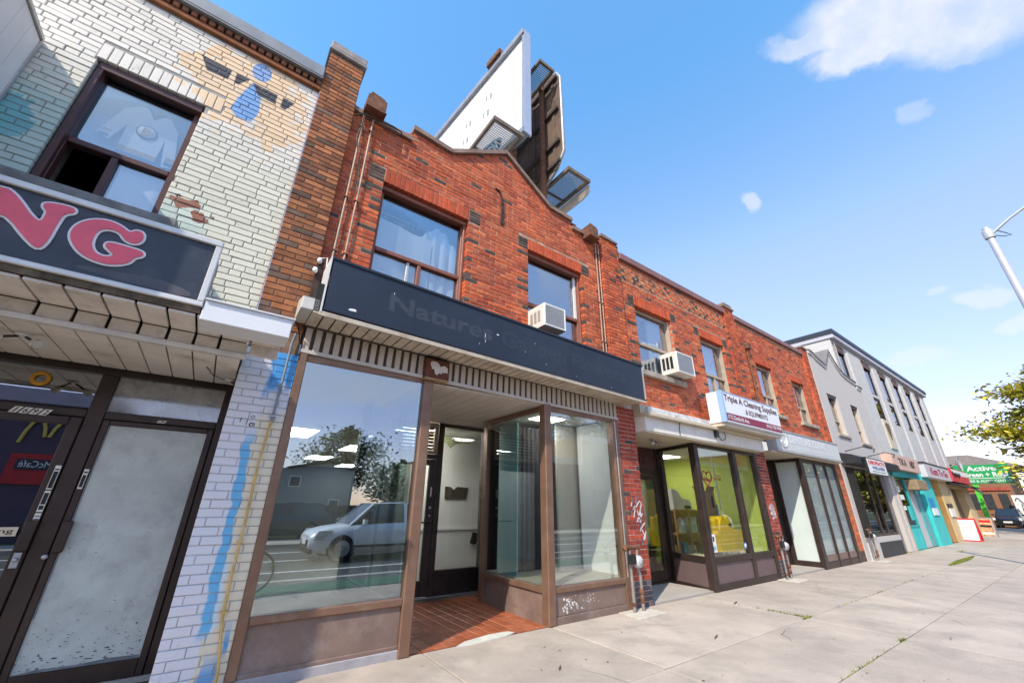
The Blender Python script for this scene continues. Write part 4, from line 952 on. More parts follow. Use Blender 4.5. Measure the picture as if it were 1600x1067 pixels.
b = MB(); b.tube([(2.75,y0-.05,1.08),(3.10,y0-.05,1.08)], .013, 8); b.tube([(3.10,y0-.05,1.08),(3.10,y0,1.08)], .013, 8); part('push_bar', b, m_blk, dr_)
b = MB(); b.lathe([(0,-.02),(.02,-.018),(.022,0)], (3.09,y0,1.30), 12, 0, 'y'); part('lock', b, m_alu, dr_)
b = MB(); b.lathe([(0,-.012),(.014,-.01),(.015,0)], (3.09,y0,1.18), 12, 0, 'y'); part('lock', b, m_alu, dr_)
b = MB(); b.box(3.075, 3.10, y0-.003, y0-.001, 1.47, 1.62); part('sticker', b, MATS['plate_white'], dr_)
b = MB(); b.box(1.95, 4.3, DW-.06, DW+.1, -.01, .02); part('threshold', b, m_alu, RB)
# shop interior
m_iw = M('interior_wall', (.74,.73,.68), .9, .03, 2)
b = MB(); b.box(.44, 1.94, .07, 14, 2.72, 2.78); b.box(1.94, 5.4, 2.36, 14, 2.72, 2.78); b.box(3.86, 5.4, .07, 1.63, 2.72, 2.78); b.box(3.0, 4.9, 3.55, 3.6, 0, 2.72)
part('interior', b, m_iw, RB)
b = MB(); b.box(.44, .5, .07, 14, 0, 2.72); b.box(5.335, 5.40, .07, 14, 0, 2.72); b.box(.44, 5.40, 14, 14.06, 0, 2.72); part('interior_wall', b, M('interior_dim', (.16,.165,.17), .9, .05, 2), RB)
b = MB(); b.box(.5, 5.335, 2.0, 14, -.02, .012); b.box(.5, 1.80, .07, 2.0, -.02, .012); part('interior_floor', b, M('interior_floor', (.14,.11,.08), .4, .15, 3, stretch=(1,6,1)), RB)
b = MB(); b.box(3.05, 4.9, 3.53, 3.549, .88, .93); part('chair_rail', b, m_white, RB)
for i, (x_, y_) in enumerate(((1.28,5.15),(.75,7.4),(3.05,7.0),(1.0,10.0),(2.75,10.2),(3.12,2.98),(4.3,12.6),(4.4,6.0))):  # the panel by the door jamb is added, hidden, to brighten the partition
    b = MB(); b.box(x_-.32, x_+.32, y_-.62, y_+.62, 2.712, 2.719); part('light_panel', b, emit('fluorescent_panel', (1, .98, .93), 10.0), RB)
for (p_, y_, mt, nm) in (([(4.02,1.70),(4.14,1.695),(4.22,1.63),(4.30,1.70),(4.56,1.69),(4.50,1.48),(4.02,1.47)], 3.52, M('dark_plaque', (.06,.045,.03), .6, .2, 9), 'plaque'), ([(4.66,.62),(4.8,.6),(4.86,.80),(4.72,.83)], 3.50, m_blk, 'wall_box')):
    b = MB(); b.prism(p_, y_, y_+.028); part(nm, b, mt, RB)
b = MB(); b.prism([(3.3,2.60),(4.2,2.62),(4.2,2.52),(3.85,2.47),(3.75,2.38),(3.66,2.48),(3.3,2.50)], 2.9, 2.905); part('valance', b, M('teal_gold', (.28,.30,.16), .8, .5, 5), RB)
# ---------- navy sign, lettering scraped off but still legible as ghosts
S2 = thing('fascia_sign', 'long blank navy fascia sign with faint ghost lettering above the empty storefront', 'sign', (3.0, -.42, 3.1))
tb = lambda x: 3.728-.0235*(x-.512); bb = lambda x: 3.112-.0243*(x-.512)
m_navyface = M('navy_face', (.019,.026,.043), .42, .14, 1.6, .03, dirt=(.036,.043,.060), dirt_amt=.5, dirt_scale=1.5, fine=.1)
b = MB(); b.prism([(.53,bb(.53)+.01),(5.575,bb(5.575)+.01),(5.575,tb(5.575)-.02),(.53,tb(.53)-.02)], -.423, -.41); part('face', b, m_navyface, S2)
b = MB(); b.prism([(.512,tb(.512)-.028),(5.6,tb(5.6)-.028),(5.6,tb(5.6)),(.512,tb(.512))], -.438, -.05); part('top_rail', b, M('navy_rail', (.02,.024,.035), .4, .2, 5), S2)
b = MB(); b.prism([(.512,bb(.512)),(5.6,bb(5.6)),(5.6,bb(5.6)+.014),(.512,bb(.512)+.014)], -.436, -.40); part('bottom_rail', b, MATS['navy_rail'], S2)
b = MB(); b.prism([(.500,bb(.5)-.03),(.5135,bb(.5)-.03),(.5135,tb(.5)),(.500,tb(.5))], -.432, -.06); part('end_plate', b, M('end_plate_white', (.66,.66,.64), .5, .08, 6), S2)
b = MB(); b.prism([(5.578,bb(5.58)+.015),(5.600,bb(5.6)+.015),(5.600,tb(5.6)-.03),(5.578,tb(5.58)-.03)], -.436, -.06); part('end_plate', b, m_alu, S2)
m_ghost = M('ghost_letter', (.042,.050,.068), .5, .25, 7); m_ghost2 = M('ghost_letter_faint', (.029,.037,.056), .46, .2, 7)
part('ghost_lettering', text_mb('Natures', 1.16, 2.52, bb(1.2)+.21, bb(1.2)+.42, -.4242, bold=.028, slope=-.0235), m_ghost, S2)
part('ghost_lettering', text_mb('Garden', 2.66, 3.80, bb(2.66)+.20, bb(2.66)+.43, -.4242, bold=.022, slope=-.0235), m_ghost2, S2)
part('ghost_lettering', text_mb('Flowers', 3.92, 5.12, bb(3.92)+.20, bb(3.92)+.42, -.4242, bold=.022, slope=-.0235), m_ghost2, S2)
for (x_, z_, w_, h_) in ((.80,3.19,.09,.035),(2.60,3.39,.055,.018),(2.41,3.33,.008,.08),(2.415,3.26,.006,.05),(3.05,3.26,.012,.012),(3.42,3.16,.012,.012),(3.22,3.42,.006,.02),(2.33,3.2,.012,.012),(4.0,3.1,.01,.01),(4.75,3.06,.012,.012),(1.2,3.52,.008,.03)):
    r_ = random.Random(int(x_*100)); b = MB(); b.prism([(x_+w_*.5*math.cos(t*.785)*r_.uniform(.6,1.1), z_+h_*.5*math.sin(t*.785)*r_.uniform(.6,1.1)) for t in range(8)], -.4256, -.4236); part('paint_chip', b, m_white, S2)
# ---------- downpipes and their rain heads
def rainhead(x, z, label):
    t = thing('rain_head', label, 'rain head', (x, .0, z), 'rusty rain heads on the parapet')
    b = MB(); v = []
    b.prism([(-.11,.0),(.11,.0),(.11,.24),(.09,.27),(-.09,.30),(-.11,.24)], -.10, -.08); b.prism([(-.11,.0),(.11,.0),(.11,.24),(-.11,.24)], .10, .12); b.box(-.13, -.11, -.10, .12, 0, .24); b.box(.11, .13, -.10, .12, 0, .24)
    b.v = [(p[0]+x, p[1], p[2]+z) for p in b.v]; part('hopper', b, m_rust, t)
    b = MB(); b.box(x-.14, x+.14, -.13, .12, z-.015, z); part('tray', b, m_rust, t)
    return t
rainhead(.69, 6.40, 'rusty rain head beside the orange brick pillar'); rainhead(5.02, 6.24, 'rusty rain head beside the pilaster left of the cleaning shop')
def downpipe(xs, z0, z1, label, cat='pipe', group=None, mat=None):
    t = thing('downpipe', label, cat, (xs[0], .05, z0), group)
    for i, x in enumerate(xs):
        b = MB(); b.tube([(x-.01,.045,z0),(x,.045,(z0+z1)/2),(x+.004,.045,z1)], .013, 7); part('pipe', b, mat or M('conduit_tan', (.42,.30,.22), .6, .2, 9, metal=.2), t)
        for z in (z0+.5, z0+1.3, z1-.25):
            b = MB(); b.box(x-.028, x+.028, .028, .072, z-.008, z+.008); part('strap', b, m_rust, t)
    return t
downpipe([.575,.70], 3.6, 6.38, 'pair of slim tan pipes on red brick right beside the orange pillar')
downpipe([5.20,5.28], 3.6, 6.24, 'pair of slim tan pipes on red brick beside the second upper window')
cbl = thing('cable', 'thin black cable drooping over the parapet beside the orange pillar', 'cable', (.6, .0, 6.3))
b = MB(); b.tube([(.46,-.02,6.20),(.55,-.05,6.27),(.75,-.06,6.27),(.98,-.05,6.32),(1.1,.0,6.36),(1.12,.03,6.30)], .010, 6); b2 = MB(); b2.tube([(.56,.03,6.6),(.57,.03,6.2),(.54,.03,5.9),(.60,.03,5.6),(.66,.03,5.3),(.67,.03,5.0)], .006, 5); part('cable_run', b, m_blk, cbl); part('cable_run', b2, m_blk, cbl)
# ---------- bits at the sign's left end
SB_ = thing('meter_bracket', 'white metal box end and dark board with white insulators left of the navy sign', 'bracket', (.4, -.2, 3.2))
b = MB(); b.bbox(.335, .492, -.40, .02, 3.09, 3.22, .006); b.prism([(-.40,3.222),(.02,3.222),(.02,3.34)], .335, .492, 0, 'x'); part('box', b, M('box_beige', (.58,.55,.50), .5, .1, 5, .05), SB_)
b = MB(); b.box(.42, .485, -.06, .07, 3.36, 3.86); part('board', b, M('dark_board', (.05,.03,.025), .9, .3, 9), SB_)
for z_, x_ in ((3.83,.435),(3.70,.41),(3.47,.50)):
    b = MB(); b.lathe([(0,-.03),(.02,-.03),(.028,0),(.02,.03),(0,.03)], (x_,-.08,z_), 10); part('insulator', b, m_white, SB_)
b = MB(); b.tube([(.43,-.08,3.86),(.50,-.10,3.88),(.52,-.10,3.7),(.51,-.09,3.5)], .008, 6); part('cable_loop', b, m_white, SB_)
b = MB(); b.tube([(.34,-.1,3.06),(.40,-.05,2.98),(.43,-.03,2.86),(.43,-.03,2.72)], .008, 6); part('cable_loop', b, m_blk, SB_)
# ---------- window air conditioners
def air_con(x0, x1, z0, z1, yf, yb, label, cap=False):
    t = thing('air_conditioner', label, 'air conditioner', ((x0+x1)/2, yb, z0), 'window air conditioners')
    m_ac = M('ac_casing', (.72,.70,.64), .5, .06, 5, .03, dirt=(.5,.4,.22), dirt_amt=.5, dirt_scale=5)
    b = MB(); b.bbox(x0, x1, yf+.02, yb, z0, z1, .008); part('casing', b, m_ac, t)
    b = MB(); frame_rect(b, x0, x1, z0, z1, yf, yf+.019, .028); part('front_frame', b, m_white, t)
    b = MB(); b.box(x0+.028, x1-.028, yf+.008, yf+.018, z0+.028, z1-.028); gr = part('grille', b, M('ac_grille', (.30,.31,.33), .5, .15, 30), t)
    for k in range(14):
        zz = z0+.04+k*(z1-z0-.075)/13; s_ = MB(); s_.box(x0+.03, x1-.03, yf+.002, yf+.0075, zz-.004, zz+.004); part('louvre', s_, M('ac_louvre', (.50,.50,.50), .5, .1, 8), gr)
    for k in range(3):
        s_ = MB(); s_.box(x0-.003, x0+.002, yf+.10+k*.09, yf+.16+k*.09, z0+.09, z1-.09); part('side_vent', s_, M('ac_vent', (.35,.32,.27), .6, .2, 9) if not cap else m_blk, t)
    return t
air_con(3.50, 3.935, 3.835, 4.205, -.32, .19, 'cream window air conditioner sitting on the navy sign in the second upper window')
b = MB(); b.box(3.62, 3.78, -.2, .1, 3.70, 3.83); 
# gas meters at the pier feet
def gas_meter(x, y, label):
    t = thing('gas_meter', label, 'gas meter', (x, y, 0), 'gas meters at the foot of the piers')
    b = MB(); b.tube([(x-.10,y,0),(x-.10,y,.80)], .022, 8); part('riser_pipe', b, m_galv, t)
    b = MB(); b.tube([(x+.09,y,.0),(x+.09,y,.45),(x+.06,y,.52),(x+.06,y,.78)], .022, 8); part('riser_pipe', b, m_galv, t)
    b = MB(); b.tube([(x-.20,y-.01,.80),(x-.10,y,.815),(x+.06,y,.80),(x+.11,y,.79)], .026, 8); b.lathe([(0,-.03),(.04,-.02),(.04,.02),(0,.03)], (x-.2,y-.01,.80), 8, 0, 'x'); b.lathe([(0,-.03),(.036,-.02),(.036,.02),(0,.03)], (x-.1,y,.80), 8); part('rusty_union', b, m_rust, t)
    b = MB(); b.lathe([(0,-.07),(.06,-.066),(.08,-.04),(.085,.0),(.075,.03),(0,.035)], (x+.03,y-.02,.62), 18, 0, 'y'); part('meter_body', b, M('meter_grey', (.50,.51,.52), .5, .2, 9, dirt=(.3,.22,.16), dirt_amt=.5, dirt_scale=9), t)
    b = MB(); b.lathe([(0,-.012),(.045,-.01),(.048,0)], (x+.03,y-.09,.63), 14, 0, 'y'); part('dial', b, M('dial_grey', (.45,.44,.42), .5, .2, 9), t)
    b = MB(); b.box(x-.17, x-.05, y-.07, y-.02, .60, .72); part('regulator', b, m_blk, t)
    b = MB(); b.lathe([(.024,0),(.032,.02),(.032,.07),(.024,.09)], (x+.09,y,.10), 10); part('rusty_coupling', b, m_rust, t); b = MB(); b.lathe([(.024,0),(.030,.02),(.024,.05)], (x-.10,y,.08), 10); part('rusty_coupling', b, m_rust, t); b = MB(); b.lathe([(.024,0),(.036,.02),(.036,.06),(.024,.08)], (x+.09,y,.20), 10); part('rusty_coupling', b, m_rust, t)
    return t
GM = gas_meter(5.26, -.15, 'gas meter on rusty pipes between the brown window bay and the red pier')
b = MB(); b.prism([(4.93,-.42),(5.55,-.40),(5.52,-.02),(4.98,-.02)], .001, .012, axis='z'); part('base_pad', b, M('pale_mortar', (.55,.50,.42), .9, .15, 7, .4), GM)
# ------------------------------------------------------------------ cleaning supplies shop
CB = thing('brick_cleaning_shop', 'red brick shop with lime green interior, yellow mop bucket and white box sign', 'building', (8, 0, 0))
WC = (6.27, 7.52, 3.78, 5.19); WD = (8.68, 9.77, 3.62, 5.13)
cbk = Bricks(); yb = .045
bk = MB(); backing(bk, 5.86, 10.12, 2.98, 6.14, yb+.005, .42, [WC, WD]); part('wall', bk, m_mortar_red, CB)
dk2 = [(6.06,6.26,5.19,5.40),(7.53,7.73,5.19,5.40),(8.47,8.67,5.13,5.35),(9.78,9.98,5.13,5.35)]
def pick_cb(x, z, rr):
    for (x0, x1, z0, z1) in (WC, WD):
        if z0 < z < z1 and (0 < x0-x < .22 or 0 < x-x1 < .22):
            if int((z-3.0)/.0685) % 6 == (1 if x < x0 else 4): return dark_brick
    return pick_red(.025)(x, z, rr)
cbk.wall(5.87, 10.10, 3.0, 5.70, yb, pick_cb, [WC, WD, (WC[0]-.005,WC[1]+.005,5.19,5.40), (WD[0]-.005,WD[1]+.005,5.13,5.35)]+[(a-.005,b+.005,c,d) for a,b,c,d in dk2])
cbk.wall(5.87, 10.10, 6.075, 6.14, yb, pick_red(.05))
for a, b, c, d in dk2:
    for k in range(4): h = (d-c)/4; cbk.add(a, b, c+k*h, c+(k+1)*h-.012, yb-.002, dark_brick)
# piers / pilasters, proud of the wall; dark bricks at the foot
def pick_pier(x, z, rr): return dark_brick if z < .37 and rr.random() < .93 else pick_red(.09)(x, z, rr)
PIER = [M('pier_brick_a', (.38,.065,.035), .8, .2, 12, .4, rnd=.16), M('pier_brick_b', (.30,.050,.030), .8, .25, 12, .4, rnd=.16, soot=.35)]
m_purple = M('purple_grey_brick', (.12,.095,.10), .85, .2, 12, .4, rnd=.2)
def pick_low(x, z, rr):
    if z < .36 and rr.random() < .95: return m_purple
    return dark_brick if rr.random() < .07 else PIER[rr.choice((0,0,1))]
cbk.wall(5.335, 5.80, .0, 2.98, .0, pick_low, d=.16, phase=.2)
cbk.wall(5.33, 5.86, 3.02, 6.44, .0, pick_red(.06), d=.16, phase=.2)
cbk.wall(10.12, 10.62, .0, 2.70, .0, pick_low, d=.16, phase=.1)
cbk.wall(10.10, 10.62, 3.0, 6.35, .0, pick_red(.06), d=.16, phase=.1)
for q_ in ((5.343,5.792,3.02),(10.128,10.612,2.72)):
    b = MB(); b.box(q_[0], q_[1], .008, .42, -.05, q_[2]); part('pier_core', b, m_mortar_pale, CB)
for q_ in ((5.338,5.852,3.022,6.44),(10.108,10.612,2.722,6.35)):
    b = MB(); b.box(q_[0], q_[1], .008, .42, q_[2], q_[3]); part('pilaster_core', b, m_mortar_red, CB)
cbk.finish(CB)
soldier(CB, WC[0], WC[1], 5.195, 5.40, yb-.002, m_soldier, 17); soldier(CB, WD[0], WD[1], 5.135, 5.35, yb-.002, m_soldier, 15)
# basket weave band under the coping
b = MB(); rr = random.Random(3); x = 5.90
while x < 10.08:
    for r_ in range(4):
        s = 1 if (int(x/.115)+r_) % 2 else -1
        b.obox((x, yb+.045, 5.755+r_*.082), (1,0,.75*s), (0,1,0), (-.75*s,0,1), .055, .05+rr.uniform(-.003,.003), .027, rr.choice((0,0,0,1,2)))
    x += .115
part('weave_brick', b, [red[2], dark_brick, M('weave_tan', (.52,.20,.08), .85, .25, 12, .4, rnd=.2)], CB, kind='stuff')
m_metalcap = M('red_metal_cap', (.27,.13,.11), .5, .12, 4, .05, metal=.2)
for k in range(3):
    b = MB(); b.bbox(5.885+k*1.40, 5.885+(k+1)*1.40-.008, yb-.06, .45, 6.15, 6.30, .008); part('metal_cap', b, m_metalcap, CB)
b = MB(); b.prism([(5.31,6.45),(5.83,6.45),(5.83,6.49),(5.35,6.53),(5.31,6.50)], -.03, .44); part('pilaster_cap', b, m_cop, CB)
b = MB(); b.bbox(10.07, 10.65, -.03, .44, 6.36, 6.41, .006); b.prism([(10.10,6.412),(10.62,6.412),(10.56,6.50),(10.16,6.50)], -.01, .44); part('pilaster_cap', b, m_cop, CB)
w_ = make_window(CB, WC[0], WC[1], 3.78, 5.185, .15, m_frame_beige, 4.42, None, .05, glass('upper_glass_b', .16, (.88,.93,.95), 0, .5, .03))
b = MB(); b.bbox(WC[1]-.045, WC[1]-.003, .10, .149, 3.80, 5.18, .006); part('brick_mould', b, m_frame_beige, w_)
w_ = make_window(CB, WD[0], WD[1], 3.62, 5.125, .15, m_frame_beige, 4.25, 9.25, .05, MATS['upper_glass_b'])
b = MB(); b.bbox(WD[1]-.045, WD[1]-.003, .10, .149, 3.64, 5.12, .006); part('brick_mould', b, m_frame_beige, w_)
m_sill = M('stone_sill', (.40,.34,.27), .9, .25, 8, .5, dirt=(.14,.11,.09), dirt_amt=.7, dirt_scale=6)
b = MB(); b.bbox(6.17, 7.66, -.04, .16, 3.665, 3.775, .012); part('sill', b, m_sill, CB)
b = MB(); b.bbox(8.60, 9.85, -.03, .16, 3.52, 3.615, .012); part('sill', b, m_sill, CB)
room(CB, 6.1, 7.8, 3.7, 5.3, .43, 2.2, M('pale_room', (.50,.55,.58), .9, .05, 1)); room(CB, 8.5, 9.95, 3.5, 5.3, .43, 2.0, MATS['pale_room'])
drape('curtain', 7.0, 7.46, 3.82, 5.14, .32, 'white curtain drawn aside behind the sill air conditioner', folds=4, n=30)
b = MB(); b.prism([(6.33,.0),(7.45,.0),(7.45,.25),(6.33,.32)], .5, .52); b.v = [(p[0], .36+p[1]*0, p[2]+4.48) for p in b.v]; 
drape('curtain', 8.74, 9.72, 3.66, 5.09, .32, 'plain white curtain across the window above the white box sign', folds=7, n=40, amp=.012)
sh = MB(); sh.box(6.33, 7.0, .34, .36, 4.46, 4.64); part('blue_shade', sh, M('blue_shade', (.10,.26,.50), .7, .1, 3), CB)
AC2 = air_con(7.06, 7.66, 3.845, 4.285, -.24, .14, 'white window air conditioner resting on the stone sill above the cleaning shop', True)
# ---------- canopy and storefront
m_cream = M('cream_board', (.60,.51,.38), .6, .08, 3, .05, dirt=(.36,.29,.20), dirt_amt=.4, dirt_scale=3)
m_creamw = M('white_board', (.78,.73,.64), .55, .05, 3, .04, dirt=(.45,.38,.28), dirt_amt=.35, dirt_scale=4)
b = MB(); b.bbox(5.80, 10.12, -.30, .04, 2.80, 2.86, .006); b.prism([(5.80,2.86),(8.02,2.86),(8.02,3.0),(5.80,3.02)], -.14, .03); part('canopy', b, m_cream, CB)
b = MB(); b.bbox(5.95, 8.02, -.20, -.142, 2.862, 2.985, .004); part('peeling_fascia', b, M('peeled_white', (.72,.71,.68), .6, .06, 4, .05, dirt=(.10,.08,.06), dirt_amt=.9, dirt_scale=3.2), CB)
b = MB(); b.bbox(5.82, 10.14, -.21, .04, 2.555, 2.798, .005); part('fascia_board', b, m_creamw, CB)
b = MB(); b.box(5.82, 10.10, -.20, 1.06, 2.53, 2.553); part('soffit', b, m_cream, CB)
sfm = glass('shop_glass_b', .05, (.92,.95,.93), 0, .22, .015)
fr = MB()
fr.bbox(7.52, 7.65, -.03, .10, .0, 2.53, .01); fr.bbox(9.02, 9.14, -.02, .09, .0, 2.53, .008); fr.bbox(10.0, 10.115, -.02, .09, .0, 2.53, .008)
fr.bbox(7.65, 9.02, -.018, .08, .43, .53, .008); fr.bbox(9.14, 10.0, -.018, .08, .43, .53, .008); fr.bbox(7.65, 9.02, -.012, .08, 2.46, 2.528, .006); fr.bbox(9.14, 10.0, -.012, .08, 2.46, 2.528, .006)
fr.bbox(7.65, 9.02, -.018, .08, -.02, .10, .008); fr.bbox(9.14, 10.0, -.018, .08, -.02, .10, .008)
f2 = part('window_frame', fr, m_bronze_dk, CB)
for a, c in ((7.645,9.025),(9.135,10.005)):
    p = MB(); p.box(a, c, .03, .037, .525, 2.465); part('pane', p, sfm, f2)
    b = MB(); b.bbox(a+.004, c-.004, .01, .06, .101, .429, .003); part('kick_panel', b, m_mauve, CB)
# angled return and the door behind
U = Vector((7.86-7.585, .98, 0)).normalized(); V = Vector((-U.y, U.x, 0)); P0 = Vector((7.585, .05, 0))
def along(mb, s0, s1, t, z0, z1): c = P0+U*((s0+s1)/2); mb.obox((c.x, c.y, (z0+z1)/2), U, V, (0,0,1), (s1-s0)/2, t/2, (z1-z0)/2)
b = MB(); along(b, .05, .94, .06, .43, .53); along(b, .05, .94, .06, 2.46, 2.527); along(b, .05, .94, .06, -.02, .05); along(b, .90, .99, .09, 0, 2.527); sf2 = part('side_frame', b, m_bronze_dk, CB)
b = MB(); along(b, .05, .91, .008, .525, 2.465); part('pane', b, glass('side_glass_b', .04, (.93,.95,.94), 0, .2), sf2)
b = MB(); along(b, .05, .91, .03, .05, .43); part('side_panel', b, m_mauve, CB)
DY2 = 1.0
b = MB(); b.bbox(5.84, 5.92, DY2, DY2+.08, 0, 2.52); b.bbox(7.70, 7.80, DY2, DY2+.08, 0, 2.52); b.bbox(5.92, 7.70, DY2, DY2+.08, 1.98, 2.07); dfr = part('door_frame', b, m_bronze_dk, CB)
b = MB(); b.bbox(5.92, 7.70, DY2+.02, DY2+.06, 2.07, 2.52, .004); tp_ = part('transom_panel', b, M('brown_transom', (.10,.045,.04), .5, .15, 4), dfr)
part('street_number', text_mb('1712', 6.95, 7.35, 2.2, 2.36, DY2+.018, bold=.01), m_dk, tp_)
b = MB(); b.bbox(6.55, 6.66, DY2-.02, DY2+.03, .05, 1.97); b.bbox(7.58, 7.70, DY2-.02, DY2+.03, .05, 1.97); b.bbox(6.66, 7.58, DY2-.02, DY2+.03, 1.87, 1.97); b.bbox(6.66, 7.58, DY2-.02, DY2+.03, .05, .22); dd = part('door', b, m_bronze_dk, CB)
p = MB(); p.box(6.655, 7.585, DY2, DY2+.007, .215, 1.875); part('pane', p, glass('door_glass_b', .12, (.62,.66,.62), 0, .6), dd)
b = MB(); b.box(5.92, 6.55, DY2, DY2+.05, 0, 1.98); part('side_light', b, m_bronze_dk, dfr)
b = MB(); b.box(5.82, 7.85, DY2-.05, DY2+.1, -.01, .05); part('threshold', b, m_bronze_dk, CB)
# interior
m_lime = M('lime_wall', (.50,.57,.12), .85, .05, 2)
b = MB(); b.box(10.02, 10.12, .10, 5.0, 0, 2.6); b.box(5.86, 10.12, 5.0, 5.06, 0, 2.6); b.box(5.82, 5.86, 1.1, 5.0, 0, 2.6); part('interior_wall', b, m_lime, CB)
b = MB(); b.box(5.86, 10.02, 1.08, 5.0, 2.50, 2.56); b.box(7.9, 10.02, .1, 1.08, 2.50, 2.528); part('interior_ceiling', b, m_iw, CB)
b = MB(); b.box(5.86, 10.02, 1.08, 5.0, -.02, .03); part('interior_floor', b, MATS['interior_floor'], CB)
b = MB(); b.prism([(7.70,.09),(10.0,.09),(10.0,.95),(7.90,.95)], .38, .47, axis='z'); part('display_floor', b, M('display_cream', (.55,.49,.38), .6, .1, 4), CB)
for x_, y_ in ((7.6,2.2),(9.0,1.7),(8.6,3.4),(7.0,3.6)):
    b = MB(); b.box(x_-.3, x_+.3, y_-.3, y_+.3, 2.49, 2.499); part('light_panel', b, emit('shop_panel', (1, .98, .93), 8.0), CB)
# goods in the window
m_pine = M('pine_board', (.58,.36,.14), .6, .15, 3, .05, stretch=(1,1,6))
SH = thing('shelf_unit', 'pine shelf unit in the green shop window behind the corner post', 'shelf', (9.2, 1.4, .03))
for z_ in (.36, .80, 1.28):
    b = MB(); b.box(8.50, 10.0, 1.25, 1.55, z_, z_+.025); part('shelf', b, m_pine, SH)
for x_ in (8.50, 9.02, 9.95):
    b = MB(); b.box(x_, x_+.05, 1.225, 1.249, .03, 1.32); part('upright', b, m_pine, SH)
b = MB(); b.box(8.50, 10.0, 1.56, 1.58, .05, 1.30); part('back_board', b, m_pine, SH)
m_jug = M('jug_white', (.70,.72,.72), .35, .05, 6); m_jlab = M('jug_label', (.25,.50,.62), .5, .3, 20)
def jug(x, y, z, label, group='cleaning fluid jugs on the pine shelf'):
    t = thing('jug', label, 'jug', (x, y, z), group)
    b = MB(); b.prism([(-.068,0),(.068,0),(.072,.02),(.072,.20),(.045,.265),(.022,.29),(-.022,.29),(-.055,.24),(-.072,.20),(-.072,.02)], -.06, .06); b.v = [(p[0]+x, p[1]+y, p[2]+z) for p in b.v]; part('body', b, m_jug, t)
    b = MB(); b.lathe([(.024,.29),(.024,.325),(0,.327)], (x,y,z), 10); part('cap', b, m_white, t)
    b = MB(); b.box(x-.05, x+.05, y-.064, y-.0605, z+.05, z+.16); part('label', b, m_jlab, t)
    b = MB(); b.tube([(x-.03,y-.02,z+.27),(x-.075,y-.02,z+.24),(x-.08,y-.02,z+.17)], .011, 6); part('handle', b, m_jug, t)
    return t
j0 = jug(8.88, 1.36, .826, 'white cleaning jug alone left of the pine upright')
for k, x_ in enumerate((9.16, 9.32, 9.48, 9.64)): dup(j0, (x_, 1.36, .826), ['first white jug right of the pine upright', 'second white jug right of the pine upright', 'third white jug right of the pine upright', 'fourth white jug right of the pine upright'][k])
for k, x_ in enumerate((9.79, 9.90)): dup(j0, (x_, 1.42, .826), ['white jug behind the yellow bucket on the pine shelf', 'white jug nearest the right end of the pine shelf'][k])
PR = thing('printer', 'white desktop machine on top of the pine shelf', 'printer', (8.9, 1.4, 1.306))
b = MB(); b.prism([(8.58,1.306),(9.30,1.306),(9.30,1.46),(9.22,1.52),(8.95,1.54),(8.80,1.70),(8.58,1.74)], 1.28, 1.52); part('body', b, m_white, PR)
b = MB(); b.box(9.0, 9.24, 1.262, 1.279, 1.32, 1.39); part('slot', b, m_blk, PR)
STN = thing('stand', 'dark plinth behind the yellow bucket carrying the cardboard box', 'stand', (8.78, .62, .47))
b = MB(); b.box(8.60, 9.06, .57, .80, .471, 1.2045); part('plinth', b, M('dark_plinth', (.08,.06,.05), .8, .2, 5), STN)
CBX = thing('cardboard_box', 'open brown cardboard box standing over the yellow mop bucket', 'box', (9.0, .55, 1.2))
m_card = M('cardboard', (.36,.22,.11), .85, .1, 5, .05)
b = MB(); b.box(8.62, 8.94, .50, .74, 1.205, 1.68); part('body', b, m_card, CBX)
for d in (-1, 1):
    b = MB(); b.quad((8.62,.5,1.68),(8.94,.5,1.68),(8.94,.5-.05,1.77),(8.62,.5-.05,1.77)) if d < 0 else b.quad((8.62,.74,1.68),(8.94,.74,1.68),(8.94,.80,1.78),(8.62,.80,1.78)); part('flap', b, m_card, CBX)
b = MB(); b.box(8.80, 8.86, .492, .499, 1.35, 1.58); part('tape', b, m_dk, CBX)
BT = thing('bag', 'blue and white packaged bag beside the cardboard box', 'bag', (9.28, .5, 1.2))
b = MB(); b.lathe([(.0,0),(.12,.01),(.14,.08),(.12,.2),(.05,.27),(0,.28)], (9.08,.42,.935), 10); part('white_bag', b, m_white, BT); b = MB(); b.box(8.945, 9.05, .52, .60, 1.0, 1.42); part('blue_pack', b, M('pack_blue', (.12,.25,.55), .5, .3, 25), BT)
m_yel = M('bucket_yellow', (.92,.58,.01), .35, .06, 4)
YB = thing('mop_bucket', 'yellow mop bucket with wringer in the green shop window', 'mop bucket', (8.75, .38, .48))
b = MB(); b.prism([(8.36,.56),(9.18,.56),(9.24,.88),(9.22,.93),(8.32,.93),(8.30,.88)], .20, .56); part('tub', b, m_yel, YB)
b = MB(); b.prism([(8.44,.935),(8.92,.935),(8.94,1.0),(8.84,1.16),(8.78,1.20),(8.70,1.14),(8.64,1.20),(8.56,1.18),(8.46,1.04)], .22, .52); part('wringer', b, m_yel, YB)
b = MB(); b.prism([(8.32,.935),(8.44,.935),(8.44,1.14),(8.34,1.16),(8.31,1.10)], .24, .50); part('press_handle', b, m_yel, YB)
b = MB(); b.box(8.78, 8.90, .214, .2195, 1.0, 1.06); part('black_label', b, m_blk, YB)
for x_ in (8.48, 8.78, 9.06):
    for y_ in (.26, .5):
        b = MB(); b.lathe([(0,-.012),(.032,-.01),(.032,.01),(0,.012)], (x_,y_,.508), 10, 0, 'y'); b.box(x_-.006, x_+.006, y_-.005, y_+.005, .53, .56); part('caster', b, m_steel, YB)
MP = thing('mop', 'white mop handle leaning up from the yellow bucket in the shop window', 'mop', (8.9, .4, .94))
b = MB(); b.tube([(9.0,.40,.94),(8.80,.36,2.42)], .014, 8); part('handle', b, m_white, MP)
